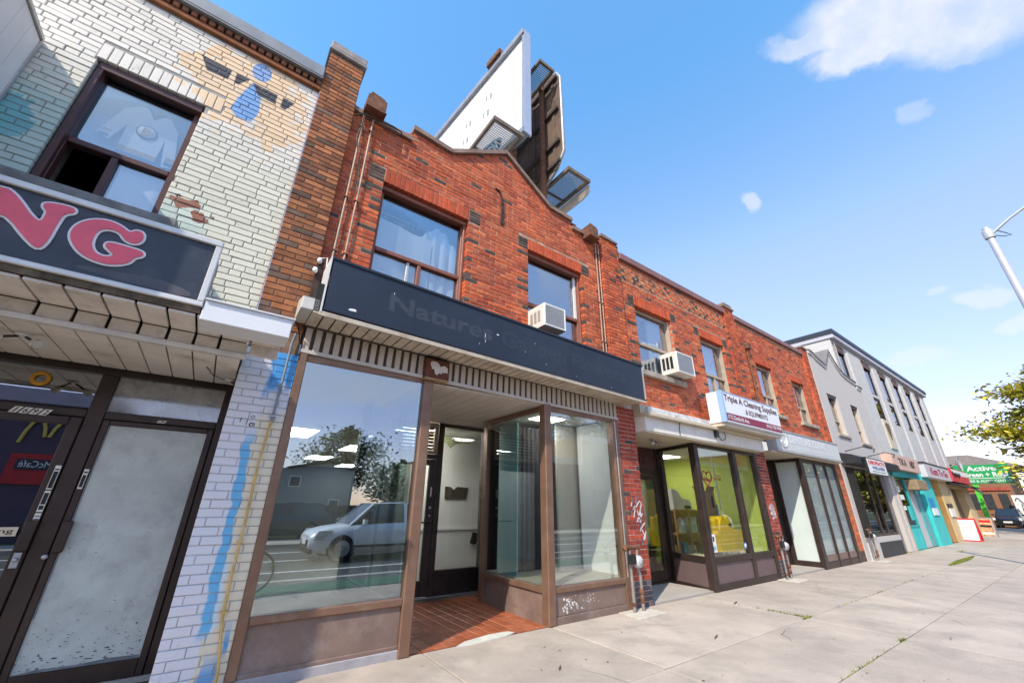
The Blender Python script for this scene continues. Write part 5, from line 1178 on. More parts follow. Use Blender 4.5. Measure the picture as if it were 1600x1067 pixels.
b = MB(); b.lathe([(0,0),(.09,.03),(.11,.1),(.06,.2),(0,.22)], (9.0,.40,.935), 9); part('mop_head', b, M('mop_yarn', (.70,.66,.55), .9, .1, 20, .4), MP)
BN = thing('banner', 'orange paper banner hung high in the right pane of the green shop', 'banner', (9.5, .14, 2.1))
b = MB(); b.prism([(9.2,2.40),(9.5,2.42),(9.62,2.22),(9.4,2.14),(9.22,2.16)], .14, .146); part('paper', b, M('banner_orange', (.75,.28,.05), .7, .2, 9), BN)
bx_ = [(8.62,.385,.16,.20),(8.84,.385,.14,.26),(9.15,.385,.22,.18),(9.45,.385,.18,.24),(9.70,.385,.2,.2)]
for k, (x_, z_, w_, h_) in enumerate(bx_):
    t_ = thing('carton', ['plain brown carton at the left end of the lower pine shelf', 'tall blue carton second on the lower pine shelf', 'wide white carton mid lower pine shelf', 'red carton fourth on the lower pine shelf', 'grey carton at the right end of the lower pine shelf'][k], 'carton', (x_, 1.38, z_), 'cartons on the lower shelf')
    b = MB(); b.bbox(x_-w_/2, x_+w_/2, 1.29, 1.47, z_+.001, z_+h_, .006); part('body', b, [m_card, MATS['pack_blue'], m_white, M('carton_red', (.40,.05,.04), .6, .2, 9), m_steel][k], t_)
    b = MB(); b.box(x_-w_*.3, x_+w_*.3, 1.286, 1.2895, z_+.04, z_+h_*.6); part('label', b, m_jlab, t_)
HS = thing('neon_sign', 'red heart shaped window sign with orange script in the shop glass', 'sign', (8.1, .12, 1.9))
b = MB()
hp_ = [(8.08+.011*(16*math.sin(t)**3), .12, 1.90+.0105*(13*math.cos(t)-5*math.cos(2*t)-2*math.cos(3*t)-math.cos(4*t))) for t in [i*.2094 for i in range(31)]]
b.tube(hp_, .012, 6); part('heart_outline', b, M('neon_red', (.70,.04,.02), .3, .1, 5), HS)
for k in range(7):
    b = MB(); t_ = -.11+k*.036; b.tube([(8.08+t_-.05,.12,1.93-abs(t_)*.6),(8.08+t_+.05,.12,1.83+abs(t_)*.3)], .007, 5); part('lattice_bar', b, MATS['neon_red'], HS)
b = MB(); b.tube([(8.30+.02*k,.12,1.90+.035*math.sin(k*1.4)) for k in range(18)], .008, 5); b.tube([(8.32,.12,1.97),(8.62,.12,1.96)], .006, 5); part('script', b, M('neon_orange', (.75,.22,.02), .3, .1, 5), HS)
AD = thing('notice', 'small white notice stuck low on the shop glass beside the corner post', 'notice', (7.75, .025, .72))
b = MB(); b.box(7.70, 7.85, .0235, .0285, .60, .90); part('paper', b, m_white, AD); b = MB(); b.box(7.75, 7.80, .0215, .023, .78, .86); part('print', b, m_blk, AD); b = MB(); b.box(7.73, 7.82, .0215, .023, .64, .70); part('print', b, m_jlab, AD)
BS = thing('decal', 'round blue sticker low on the shop glass by the middle post', 'sticker', (8.95, .025, .65)); b = MB(); b.lathe([(0,-.004),(.06,-.004),(.06,0)], (8.93,.028,.66), 18, 0, 'y'); part('disc', b, M('decal_blue', (.08,.25,.60), .5, .1, 5), BS)
b = MB(); b.lathe([(0,-.0015),(.04,-.001),(.04,0)], (8.93,.0235,.66), 18, 0, 'y'); part('ring', b, m_white, BS)
WCb = thing('water_cooler', 'navy and black bin stacked high behind the side glass', 'bin', (8.9, 1.95, 1.0))
b = MB(); b.lathe([(.22,0),(.25,.3),(.25,.34),(.0,.36)], (8.95,1.95,1.75), 16); part('bin', b, M('navy_plastic', (.015,.025,.06), .35, .2, 5), WCb); b = MB(); b.box(8.65, 9.2, 1.75, 2.15, 1.0, 1.74); part('crate', b, m_pine, WCb)
# snake plant behind the door
PL = thing('potted_plant', 'tall snake plant in a brown pot behind the cleaning shop door', 'plant', (7.62, 1.25, 0))
b = MB(); b.lathe([(0,0),(.09,0),(.13,.26),(.115,.26),(.11,.22),(0,.22)], (7.62,1.25,.05), 16); part('pot', b, M('pot_brown', (.20,.10,.04), .5, .2, 8), PL)
m_leaf = M('snake_leaf', (.16,.28,.04), .5, .4, 14, .05); rr = random.Random(8)
for k in range(13):
    a = rr.uniform(0, 6.28); rad = rr.uniform(.0,.07); h_ = rr.uniform(.45,1.0); lean = rr.uniform(.02,.12); bx_, by_ = 7.62+rad*math.cos(a), 1.25+rad*math.sin(a)
    mb = MB(); w0 = .022; v = []
    for j in range(7):
        t = j/6; cx, cy, cz = bx_+lean*t*t*math.cos(a), by_+lean*t*t*math.sin(a), .27+h_*t; w = w0*(1.2-.3*abs(t-.4)-1.0*max(0,t-.5))*(1 if t < 1 else .05)
        tx, ty = -math.sin(a+.4*t), math.cos(a+.4*t); v += [(cx+tx*w, cy+ty*w, cz), (cx-tx*w, cy-ty*w, cz)]
    mb.add(v, [(2*j, 2*j+1, 2*j+3, 2*j+2) for j in range(6)], 0, True); part('leaf', mb, m_leaf, PL)
# white box sign
S3 = thing('box_sign', 'white box sign with maroon stripe for cleaning supplies', 'sign', (9.3, -.5, 2.93))
b = MB(); b.box(8.0, 10.62, -.485, -.20, 2.93, 3.555); part('box', b, M('sign_white_side', (.76,.76,.76), .5, .04, 3), S3)
b = MB(); b.bbox(7.985, 8.05, -.53, -.43, 2.925, 3.565, .006); b.bbox(8.05, 10.63, -.505, -.43, 3.548, 3.572, .004); part('blue_edge', b, M('pale_blue_edge', (.30,.46,.72), .5, .06, 4), S3)
b = MB(); b.box(8.052, 10.61, -.50, -.486, 2.95, 3.545); fc = part('face', b, M('sign_face_white', (.80,.80,.80), .4, .03, 3, .02), S3)
b = MB(); b.box(8.07, 10.595, -.5045, -.5005, 2.975, 3.125); part('stripe', b, M('maroon', (.26,.02,.06), .45, .12, 4), fc)
m_dtext = M('maroon_text', (.09,.015,.03), .5, .1, 5)
part('lettering', text_mb('Triple A Cleaning Supplies', 8.12, 10.52, 3.335, 3.515, -.5028, bold=.025), m_dtext, fc)
part('lettering', text_mb('& EQUIPMENTS', 8.95, 9.98, 3.17, 3.30, -.5028, bold=.02), m_dtext, fc)
part('lettering', text_mb('1712 Danforth Ave.', 8.14, 9.02, 3.005, 3.095, -.5068, bold=.02), m_white, fc)
part('lettering', text_mb('(416) 778-7998', 9.82, 10.56, 3.0, 3.10, -.5068, bold=.02), m_white, fc)
b = MB(); b.box(8.02, 10.60, -.46, -.18, 2.86, 2.928); part('mounting', b, m_cream, S3)
floodlight((6.62, .25, 2.53), 'pair of small spotlights on the cream soffit over the cleaning shop door', 'spotlight', True, m_steel)
JB = thing('junction_box', 'black photocell with looped cable on the cream fascia under the white box sign', 'fitting', (8.1, -.24, 2.72))
b = MB(); b.box(8.02, 8.12, -.27, -.211, 2.66, 2.78); part('box', b, m_blk, JB)
b = MB(); b.tube([(8.12,-.23,2.70),(8.22,-.25,2.62),(8.36,-.25,2.64),(8.42,-.24,2.74),(8.40,-.235,2.80)], .008, 6); part('cable', b, m_blk, JB)
b = MB(); b.tube([(6.85,-.225,2.86),(6.80,-.235,2.76),(6.78,-.235,2.66),(6.79,-.225,2.57)], .007, 5); part('cable', b, m_blk, JB)
# graffiti ribbons on the piers
def scrawl(parent, strokes, y, w, mat):
    for st in strokes:
        b = MB(); v = []
        for i, (x, z) in enumerate(st):
            a = Vector(st[max(0,i-1)]); c = Vector(st[min(len(st)-1,i+1)]); d = (c-a).normalized(); v += [(x-d.y*w, y, z+d.x*w), (x+d.y*w, y, z-d.x*w)]
        b.add(v, [(2*i,2*i+1,2*i+3,2*i+2) for i in range(len(st)-1)]); part('graffiti', b, mat, parent)
scrawl(CB, [[(5.52,1.20),(5.60,1.42),(5.66,1.55),(5.60,1.40),(5.50,1.28),(5.58,1.34),(5.70,1.44),(5.74,1.40),(5.66,1.24),(5.58,1.12),(5.66,1.16),(5.74,1.26)], [(5.62,1.30),(5.67,1.10),(5.64,1.0),(5.72,1.08),(5.78,1.12)], [(5.70,1.30),(5.66,1.05),(5.74,.95),(5.69,.85),(5.63,.80),(5.74,.90),(5.78,1.0)], [(5.48,1.36),(5.54,1.50),(5.50,1.42)]], -.006, .011, M('graffiti_white', (.70,.68,.66), .7, .06, 9))
scrawl(CB, [[(10.26,1.22),(10.32,1.45),(10.38,1.28),(10.42,1.46),(10.48,1.25),(10.44,1.16),(10.36,1.26),(10.30,1.12)], [(10.30,1.32),(10.48,1.36)], [(10.24,1.40),(10.34,1.16),(10.50,1.18)], [(10.32,1.22),(10.36,1.44),(10.44,1.22)]], -.006, .017, MATS['graffiti_white'])
gm2 = dup(GM, (10.16, -.14, 0), 'gas meter on rusty pipes at the pier right of the green shop')
dup(GM, (16.0, -.16, 0), 'gas meter standing before the grey rendered building')
# ------------------------------------------------------------------ denture clinic
DB = thing('brick_clinic', 'red brick clinic with four tall frosted panes under a pale fascia', 'building', (13, 0, 0))
WE = (11.45, 12.42, 3.70, 5.06); WF = (13.70, 14.66, 3.70, 4.98)
dbk = Bricks()
bk = MB(); backing(bk, 10.62, 15.2, 3.0, 6.12, yb+.005, .42, [WE, WF]); bk.box(15.2, 15.66, .008, .42, 3.0, 6.40); bk.box(15.1, 15.66, .008, .42, -.05, 2.64); part('wall', bk, m_mortar_red, DB)
dbk.wall(10.63, 15.19, 3.03, 6.10, yb, pick_red(.05), [WE, WF, (WE[0]-.005,WE[1]+.005,5.06,5.27), (WF[0]-.005,WF[1]+.005,4.98,5.19)])
dbk.wall(15.19, 15.66, 3.03, 6.40, .0, pick_red(.04), d=.14, phase=.2)
dbk.wall(15.12, 15.66, .0, 2.62, .0, lambda x, z, r: dark_brick if z < .25 else orange[2] if r.random() < .4 else red[2], d=.14, phase=.2)
dbk.finish(DB)
soldier(DB, WE[0], WE[1], 5.065, 5.27, yb-.002, m_soldier, 12); soldier(DB, WF[0], WF[1], 4.985, 5.19, yb-.002, m_soldier, 12)
for k in range(3):
    b = MB(); b.bbox(10.62+k*1.52, 10.62+(k+1)*1.52-.008, yb-.06, .45, 6.125, 6.26, .008); part('metal_cap', b, m_metalcap, DB)
b = MB(); b.prism([(15.14,6.40),(15.70,6.40),(15.66,6.46),(15.2,6.47)], -.03, .44); part('pilaster_cap', b, m_cop, DB)
for (a, b_, c, d) in (WE, WF):
    w_ = make_window(DB, a, b_, c, d-.005, .15, m_frame_beige, c+.50, (a+b_)/2, .05, MATS['upper_glass_b'])
    q = MB(); q.bbox(b_-.05, b_-.003, .10, .149, c+.02, d-.01, .006); part('brick_mould', q, m_frame_beige, w_)
    q = MB(); q.bbox(a-.12, b_+.14, -.03, .16, c-.10, c-.005, .012); part('sill', q, m_sill, DB)
    room(DB, a-.15, b_+.15, c-.1, d+.15, .43, 2.0, MATS['pale_room'])
drape('curtain', WE[0]+.05, WE[1]-.06, 3.75, 5.0, .32, 'pale blind in the left upper window of the clinic', folds=2, amp=.008)
drape('curtain', WF[0]+.05, WF[1]-.06, 3.75, 4.93, .32, 'pale blind in the right upper window of the clinic', folds=2, amp=.008)
DP = thing('downpipe', 'rusty brown downpipe on brick between the cleaning shop and the clinic', 'pipe', (10.9, .0, 3.3))
b = MB(); b.tube([(11.02,.02,5.35),(11.02,.01,4.4),(10.92,.0,3.35)], .03, 8); part('pipe', b, m_rust, DP); b = MB(); b.bbox(10.94, 11.16, -.06, .04, 5.35, 5.52, .01); part('hopper', b, m_rust, DP)
# fascia, glass front
S4 = thing('fascia_sign', 'pale fascia sign with faint white clinic lettering', 'sign', (13, -.2, 2.66))
b = MB(); b.box(10.95, 15.24, -.19, .03, 2.66, 3.17); part('box', b, M('fascia_grey', (.50,.52,.53), .5, .05, 4), S4)
b = MB(); b.box(10.97, 15.22, -.198, -.191, 2.70, 3.15); fc = part('face', b, M('fascia_pale', (.60,.61,.60), .4, .04, 2, .02), S4)
b = MB(); b.bbox(10.93, 15.26, -.215, .0, 3.152, 3.185, .004); b.bbox(10.93, 15.26, -.215, .0, 2.635, 2.698, .006); part('edge_trim', b, m_alu, S4)
m_pl = M('letter_pearl', (.80,.81,.82), .35, .03, 4)
part('lettering', text_mb('DENTURE CLINIC', 11.75, 14.2, 2.90, 3.10, -.2035, bold=.03), m_pl, fc)
part('lettering', text_mb('DENTURES  REPAIRS  RELINES', 12.0, 14.6, 2.75, 2.81, -.2035, bold=.01), m_pl, fc)
b = MB(); b.tube([(11.35+.2*math.cos(t*.262),-.205,2.93+.16*math.sin(t*.262)) for t in range(25)], .018, 6); b.tube([(11.24,-.205,2.90),(11.35,-.205,2.82),(11.47,-.205,2.90)], .018, 6); part('smile_emblem', b, m_pl, fc)
m_frost2 = glass('frosted_pane', .10, (.5,.56,.54), .05, .5)
m_film = M('frost_film', (.60,.68,.65), .25, .05, 1.5, .02)
b = MB(); b.box(10.64, 15.15, -.16, .9, 2.60, 2.632); part('soffit', b, m_cream, DB)
fr = MB()
for x0, x1 in ((12.55,12.74),(13.53,13.60),(14.28,14.35),(14.97,15.12)): fr.bbox(x0, x1, -.03, .07, .0, 2.60, .008)
for x0, x1 in ((12.74,13.53),(13.60,14.28),(14.35,14.97)): fr.bbox(x0, x1, -.02, .07, -.02, .14, .006); fr.bbox(x0, x1, -.02, .07, 2.50, 2.60, .006)
f3 = part('window_frame', fr, m_bronze_dk, DB)
for x0, x1 in ((12.73,13.54),(13.59,14.29),(14.34,14.98)):
    b = MB(); b.box(x0, x1, .02, .026, .13, 2.51); part('pane', b, m_film, f3)
    b = MB(); b.box(x0, x1, .010, .016, .13, 2.51); part('clear_pane', b, glass('film_gloss', .06, (.97,.98,.98), 0, .25, .01), f3)
    b = MB(); b.box(x0+.02, x1-.02, .0, .009, .15, .30); part('low_panel', b, m_panel_br, f3)
fr = MB(); fr.bbox(12.6, 12.70, .60, .70, 0, 2.60); fr.box(12.615, 12.68, .07, .6, .0, .15); fr.box(12.615, 12.68, .07, .6, 2.52, 2.60); sf3 = part('side_frame', fr, m_bronze_dk, DB)
b = MB(); b.box(12.635, 12.645, .07, .6, .15, 2.52); part('pane', b, m_film, sf3)
b = MB(); b.box(10.62, 12.66, .72, .80, 0, 2.6); part('entry_door', b, m_bronze_dk, DB)
# ------------------------------------------------------------------ grey rendered building with the shaped gable
GB = thing('rendered_building', 'grey rendered building with a shaped gable and dark awning', 'building', (18.3, 0, 0))
m_stucco = M('grey_render', (.54,.50,.465), .9, .05, 2, .15, dirt=(.30,.28,.26), dirt_amt=.3, dirt_scale=2)
gw = [(16.47,17.42,3.66,5.04),(18.75,19.60,3.58,4.98)]
bk = MB(); backing(bk, 15.74, 20.85, 2.6, 5.6, .0, .4, gw, inset=0)
gt = [(15.74,6.40),(16.0,6.40),(16.35,6.27),(17.10,6.13),(17.91,6.90),(18.3,6.52),(18.65,6.28),(19.0,6.16),(19.5,6.10),(20.25,6.05),(20.3,5.92),(20.85,5.90)]
bk.prism([(15.74,5.6),(20.85,5.6)]+gt[::-1], .0, .4); bk.box(15.74, 16.05, .0, .4, -.05, 2.6); bk.box(20.45, 20.85, -.02, .4, -.05, 2.75)
part('wall', bk, m_stucco, GB)
m_gcap = M('gable_cap', (.19,.165,.16), .7, .15, 4, .05); m_wtrim = M('white_trim', (.68,.67,.66), .6, .05, 4)
for (a, za), (c, zc) in zip(gt[:-1], gt[1:]):
    if c-a < .06: continue
    b = MB(); b.prism([(a,za),(c,zc),(c,zc+.07),(a,za+.07)], -.07, .45); part('gable_cap', b, m_gcap, GB)
    b = MB(); b.prism([(a,za-.07),(c,zc-.07),(c,zc-.004),(a,za-.004)], -.045, -.001); part('gable_trim', b, m_wtrim, GB)
b = MB(); b.prism([(17.12,6.2),(17.9,6.97),(17.9,7.0),(17.12,6.9)], .45, 1.6); part('gable_return', b, m_gcap, GB)
for (a, c, d, e) in gw:
    w_ = make_window(GB, a, c, d, e, .12, m_frame_beige, d+.5, None, .05, MATS['upper_glass_b'])
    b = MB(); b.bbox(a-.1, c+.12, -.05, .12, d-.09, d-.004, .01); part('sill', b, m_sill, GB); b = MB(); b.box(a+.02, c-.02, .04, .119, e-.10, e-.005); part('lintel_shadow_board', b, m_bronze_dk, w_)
    room(GB, a-.1, c+.1, d-.1, e+.1, .41, 1.8, MATS['pale_room'])
b = MB(); b.prism([(-.40,2.66),(.0,2.66),(.0,3.0),(-.34,2.92),(-.40,2.86)], 15.82, 20.62, 0, 'x'); part('awning', b, M('black_awning', (.022,.023,.026), .6, .2, 3), GB)
S5 = thing('hanging_sign', 'white sign with red blue and green lines hung on the dark awning', 'sign', (17.5, -.45, 2.4))
b = MB(); b.bbox(16.45, 18.42, -.49, -.42, 2.36, 2.88, .01); part('frame', b, m_blk, S5)
b = MB(); b.box(16.50, 18.37, -.497, -.491, 2.40, 2.84); fc = part('face', b, MATS['sign_face_white'], S5)
part('lettering', text_mb('CHIROPRACTIC', 16.58, 18.30, 2.67, 2.80, -.4985, bold=.05), M('sign_red', (.65,.02,.03), .5, .05, 5), fc)
part('lettering', text_mb('WELLNESS', 16.85, 18.15, 2.53, 2.63, -.4985, bold=.04), M('sign_navy', (.03,.05,.22), .5, .05, 5), fc)
part('lettering', text_mb('MASSAGE THERAPY', 16.80, 18.2, 2.44, 2.49, -.4985, bold=.02), M('sign_green', (.02,.22,.10), .5, .05, 5), fc)
# shop window of the grey building
m_blind = M('grey_blind', (.27,.25,.24), .7, .06, 4)
sg_ = glass('far_shop_glass', .12, (.7,.74,.74), 0, .45)
fr = MB()
for x0, x1 in ((16.05,16.12),(16.78,16.90),(17.9,18.02),(18.55,18.66),(19.45,19.58)): fr.bbox(x0, x1, .0, .08, .62, 2.62, .006)
fr.bbox(16.05, 19.58, -.01, .08, .58, .66, .006); fr.bbox(16.05, 20.45, .01, .08, 2.52, 2.62, .006); f4 = part('window_frame', fr, m_bronze_dk, GB)
for x0, x1 in ((16.12,16.78),(16.90,17.9),(18.02,18.55),(18.66,19.45)):
    b = MB(); b.box(x0-.005, x1+.005, .03, .036, .655, 2.525); part('pane', b, sg_, f4)
for x0, x1 in ((16.95,17.85),(18.1,18.5),(18.7,19.4)): 
    b = MB(); b.box(x0, x1, .14, .16, .66, 2.5); part('blind', b, m_blind, GB)
b = MB(); b.bbox(16.05, 19.58, -.03, .08, -.05, .575, .006); part('stall_riser', b, m_stucco, GB)
b = MB(); b.bbox(17.1, 19.5, -.055, -.031, .0, .42, .006); part('riser_panel', b, M('charcoal_panel', (.05,.05,.052), .7, .2, 4, .1), GB)
b = MB(); b.box(19.62, 20.43, .10, .14, 0, 2.55); part('door', b, M('grey_door', (.20,.185,.18), .5, .1, 4), GB)
b = MB(); b.box(16.05, 20.45, .9, .95, 0, 2.6); part('interior', b, M('dark_interior', (.04,.04,.045), .9, .2, 2), GB)
b = MB(); b.box(16.07, 16.1, -.20, .0, .62, 2.5); part('black_wing', b, m_blk, GB)
for k in range(10):
    b = MB(); b.box(16.22+(k%2)*.03, 16.62, .018, .028, .85+k*.15, .93+k*.15); part('window_lettering', b, m_white, f4)
for x_ in (16.6, 18.9):
    t_ = thing('bracket_lamp', 'thin black bracket arm over the awning, %s one on the grey front' % ('left' if x_ < 17 else 'right'), 'bracket', (x_, 0, 3.2), 'sign brackets on the grey building')
    b = MB(); b.tube([(x_,.0,3.10),(x_,-.5,3.2),(x_+.9,-.55,3.2),(x_+.9,-.5,3.08)], .014, 5); part('arm', b, m_blk, t_)
# ------------------------------------------------------------------ white three storey block
WB_ = thing('white_block', 'white painted three storey brick block with dark narrow windows and black roof edge', 'building', (29, .4, 0))
def m_white_brick():
    m = bpy.data.materials.new('white_brickwork'); m.use_nodes = True; nt = m.node_tree; N = nt.nodes; L = nt.links; b = N['Principled BSDF']; b.inputs['Roughness'].default_value = .8
    p = _pos(nt); sep = N.new('ShaderNodeSeparateXYZ'); L.new(p, sep.inputs[0]); ad = N.new('ShaderNodeMath'); L.new(sep.outputs[0], ad.inputs[0]); L.new(sep.outputs[1], ad.inputs[1])
    cb = N.new('ShaderNodeCombineXYZ'); L.new(ad.outputs[0], cb.inputs[0]); L.new(sep.outputs[2], cb.inputs[1])
    bt = N.new('ShaderNodeTexBrick'); bt.inputs['Scale'].default_value = 1; bt.inputs['Brick Width'].default_value = .21; bt.inputs['Row Height'].default_value = .0685; bt.inputs['Mortar Size'].default_value = .008
    bt.inputs['Color1'].default_value = (.62,.60,.57,1); bt.inputs['Color2'].default_value = (.54,.525,.50,1); bt.inputs['Mortar'].default_value = (.50,.49,.47,1); L.new(cb.outputs[0], bt.inputs['Vector'])
    nz = N.new('ShaderNodeTexNoise'); nz.inputs['Scale'].default_value = 1.5; nz.inputs['Detail'].default_value = 8; L.new(p, nz.inputs['Vector'])
    mr = N.new('ShaderNodeMapRange'); mr.inputs['From Min'].default_value = .52; mr.inputs['From Max'].default_value = .75; mr.inputs['To Max'].default_value = .8; L.new(nz.outputs['Fac'], mr.inputs['Value'])
    mx = N.new('ShaderNodeMix'); mx.data_type = 'RGBA'; L.new(mr.outputs[0], mx.inputs[0]); L.new(bt.outputs['Color'], mx.inputs[6]); mx.inputs[7].default_value = (.50,.47,.42,1); L.new(mx.outputs[2], b.inputs['Base Color'])
    bp = N.new('ShaderNodeBump'); bp.inputs['Strength'].default_value = .5; bp.inputs['Distance'].default_value = .006; L.new(bt.outputs['Fac'], bp.inputs['Height']); bp.invert = True; L.new(bp.outputs[0], b.inputs['Normal'])
    return m
m_wb = m_white_brick()
cols = [(21.35,22.25),(24.9,25.98),(27.52,28.5),(30.05,31.02),(32.62,33.68),(35.2,36.02)]
ops = [(a,b,6.52,8.22) for a,b in cols]+[(a,b,5.32,6.38) for a,b in cols[1:]]
bk = MB(); backing(bk, 20.86, 37.75, 2.9, 8.55, .47, .9, ops, inset=0); bk.box(20.86, 37.75, .9, 14, 2.9, 8.55); bk.box(20.86, 37.75, 1.2, 14, 0, 2.9); part('wall', bk, m_wb, WB_)
xs = [20.86]+[v for c in cols for v in c]+[37.75]
for i in range(0, len(xs), 2):
    a, c = xs[i], xs[i+1]
    if c-a > 1.2:
        m_ = (a+c)/2; w = min(.75, (c-a)*.36)
        p0, p1 = a+.30, c-.30
        b = MB(); b.prism([(p0,.469),(p1,.469),(p1-.12,.415),(p0+.12,.415)], 3.3, 8.2, 0, 'z'); part('brick_fin', b, m_wb, WB_)
    else:
        b = MB(); b.prism([(a+.25,.469),(c-.25,.469),(c-.33,.415),(a+.33,.415)], 3.3, 8.2, 0, 'z'); part('brick_fin', b, m_wb, WB_)
m_dkwin = glass('dark_far_glass', .25, (.25,.27,.28), 0, .5)
for k, (a, c, d, e) in enumerate(ops):
    fr = MB(); frame_rect(fr, a+.01, c-.01, d+.01, e-.01, .48, .58, .06); w_ = part('window', fr, m_bronze_dk, WB_)
    b = MB(); b.box(a+.06, c-.06, .52, .528, d+.06, e-.06); part('pane', b, m_dkwin, w_)
    b = MB(); b.box(a+.01, c-.01, .70, .72, d+.01, e-.01); part('blind', b, M('brown_blind', (.12,.095,.08), .8, .2, 3), w_)
    if e > 8: b = MB(); b.bbox(a+.005, c-.005, .43, .479, e-.38, e-.005, .01); part('header_panel', b, M('brown_header', (.13,.075,.055), .7, .2, 4), w_)
b = MB(); b.bbox(20.80, 37.85, .30, .6, 8.36, 8.56, .01); b.box(20.80, 20.92, .6, 14, 8.36, 8.56); part('roof_soffit', b, M('lilac_fascia', (.50,.50,.56), .6, .05, 3), WB_)
b = MB(); b.box(20.74, 37.9, .26, 14, 8.562, 8.74); part('roof_edge', b, M('black_fascia', (.03,.04,.055), .5, .1, 4), WB_)
# green spray lettering high on the side wall
gs = [(20.85,.62,7.45),(20.85,.75,7.75),(20.85,.85,7.5),(20.85,.95,7.7),(20.85,1.05,7.45),(20.85,1.2,7.65),(20.85,1.35,7.4),(20.85,1.5,7.6),(20.85,1.7,7.42)]
for off in (0, -.18, .12):
    b = MB(); v = []; 
    for i, p in enumerate(gs): v += [(p[0]-.004, p[1]+off*.4, p[2]+off-.05), (p[0]-.004, p[1]+off*.4+.07, p[2]+off+.05)]
    b.add(v, [(2*i,2*i+1,2*i+3,2*i+2) for i in range(len(gs)-1)]); part('spray_scrawl', b, M('spray_green', (.22,.50,.06), .7, .1, 5), WB_)
# shield emblem panel in the first bay
b = MB(); b.box(24.92, 25.95, .42, .468, 3.95, 5.30); ep = part('emblem_panel', b, M('cream_panel', (.58,.50,.38), .7, .1, 5), WB_)
b = MB(); b.prism(smooth([(25.1,5.15),(25.75,5.15),(25.72,4.85),(25.55,4.55),(25.43,4.3),(25.3,4.55),(25.14,4.85)],1), .405, .419); part('shield', b, M('brown_shield', (.16,.11,.07), .7, .2, 8), ep)
SD = thing('satellite_dish', 'grey satellite dish on the white block beside its far corner', 'satellite dish', (36.6, .2, 4.3))
b = MB(); b.lathe([(0,.0),(.2,-.03),(.36,-.10),(.42,-.17)], (36.4,.0,3.95), 18, 0, 'y'); part('dish', b, M('dish_grey', (.42,.43,.46), .5, .05, 5), SD); b = MB(); b.tube([(36.4,.02,3.95),(36.4,.35,3.75)], .03, 6); b.tube([(36.4,.0,3.6),(36.4,-.4,3.8)], .015, 5); part('mount', b, m_steel, SD)
# ---------- ground floor shops of the white block
m_teal = M('teal_paint', (.03,.36,.36), .6, .1, 3, .05); m_aqua = M('aqua_paint', (.05,.52,.50), .6, .1, 2, .05); m_creamp = M('ochre_wall', (.58,.44,.24), .8, .1, 2, .05)
T1 = thing('teal_shopfront', 'teal painted shopfront with pink sign and air conditioner over the door', 'shopfront', (23.5, 0, 0))
b = MB(); b.bbox(20.87, 24.95, -.12, .3, 2.55, 2.80, .01); part('fascia', b, m_teal, T1)
b = MB(); b.bbox(20.87, 21.15, -.05, .4, 0, 2.55, .01); part('pier', b, M('weathered_cream', (.50,.44,.37), .8, .15, 4, .2), T1)
b = MB(); b.bbox(24.95, 26.95, -.08, .5, -.02, 3.05, .01); part('aqua_pillar', b, m_aqua, T1)
b = MB(); b.box(21.15, 22.9, .05, .12, 0, .75); part('stall_riser', b, m_aqua, T1)
b = MB(); b.bbox(21.15, 22.9, .03, .10, .75, .82, .006); b.bbox(22.85, 22.95, .03, .12, 0, 2.55, .006); b.bbox(24.0, 24.1, .03, .12, 0, 2.55, .006); b.bbox(24.85, 24.95, .03, .12, 0, 2.55, .006); fr_ = part('window_frame', b, m_teal, T1)
b = MB(); b.box(21.15, 22.86, .07, .078, .82, 2.55); part('pane', b, sg_, fr_)
for k, (x0, x1, z0, z1, mt) in enumerate(((21.3,21.9,2.0,2.2,m_white),(21.3,22.2,1.72,1.9,m_white),(21.3,22.0,1.35,1.5,m_white),(21.4,22.1,.95,1.3,m_blk),(22.2,22.7,1.0,1.5,m_aqua),(21.25,21.6,2.25,2.45,m_aqua))):
    b = MB(); b.box(x0, x1, .05, .06, z0, z1); part('poster', b, mt, fr_)
b = MB(); b.bbox(22.95, 24.0, .06, .12, .0, 2.15, .006); dd = part('door', b, M('pale_door', (.50,.50,.50), .5, .1, 4), T1)
b = MB(); b.bbox(24.1, 24.85, .06, .12, .0, 2.5, .006); part('glass_door', b, M('grey_glass', (.22,.27,.32), .25, .2, 3), T1)
b = MB(); b.bbox(22.9, 24.5, -.35, .05, 2.12, 2.5, .02); part('air_conditioner', b, M('ochre_ac', (.30,.22,.13), .6, .2, 6), T1)
b = MB(); b.box(20.9, 24.95, .5, .55, 0, 2.55); part('interior', b, MATS['dark_interior'], T1)
b = MB(); b.box(25.25, 26.1, -.10, -.081, 1.45, 1.85); part('blue_notice', b, M('notice_blue', (.02,.26,.50), .5, .1, 5), T1); b = MB(); b.box(25.35, 26.25, -.12, -.083, 1.16, 1.448); part('white_notice', b, m_white, T1)
S6 = thing('fascia_sign', 'salmon pink fascia sign with dark jagged lettering above the teal shop', 'sign', (22.5, -.3, 2.8))
b = MB(); b.box(20.55, 24.5, -.30, .0, 2.79, 3.34); part('face', b, M('salmon', (.62,.42,.34), .6, .08, 3), S6)
part('lettering', text_mb('TIKA', 21.4, 22.5, 2.95, 3.22, -.304, bold=.02), m_dk, S6); part('lettering', text_mb('NIX', 22.95, 23.85, 2.93, 3.22, -.304, bold=.04, shear=.3), m_dk, S6)
T2 = thing('timber_shopfront', 'timber alcove shopfront with cream wall under a pale sign', 'shopfront', (29, 0, 0))
for k in range(8):
    b = MB(); b.bbox(26.98+k*.27, 27.23+k*.27, .05, .12, .0, 2.72, .01); part('plank', b, M('honey_plank', (.42,.22,.05), .5, .25, 4, .1, rnd=.25, stretch=(1,1,.3)), T2)
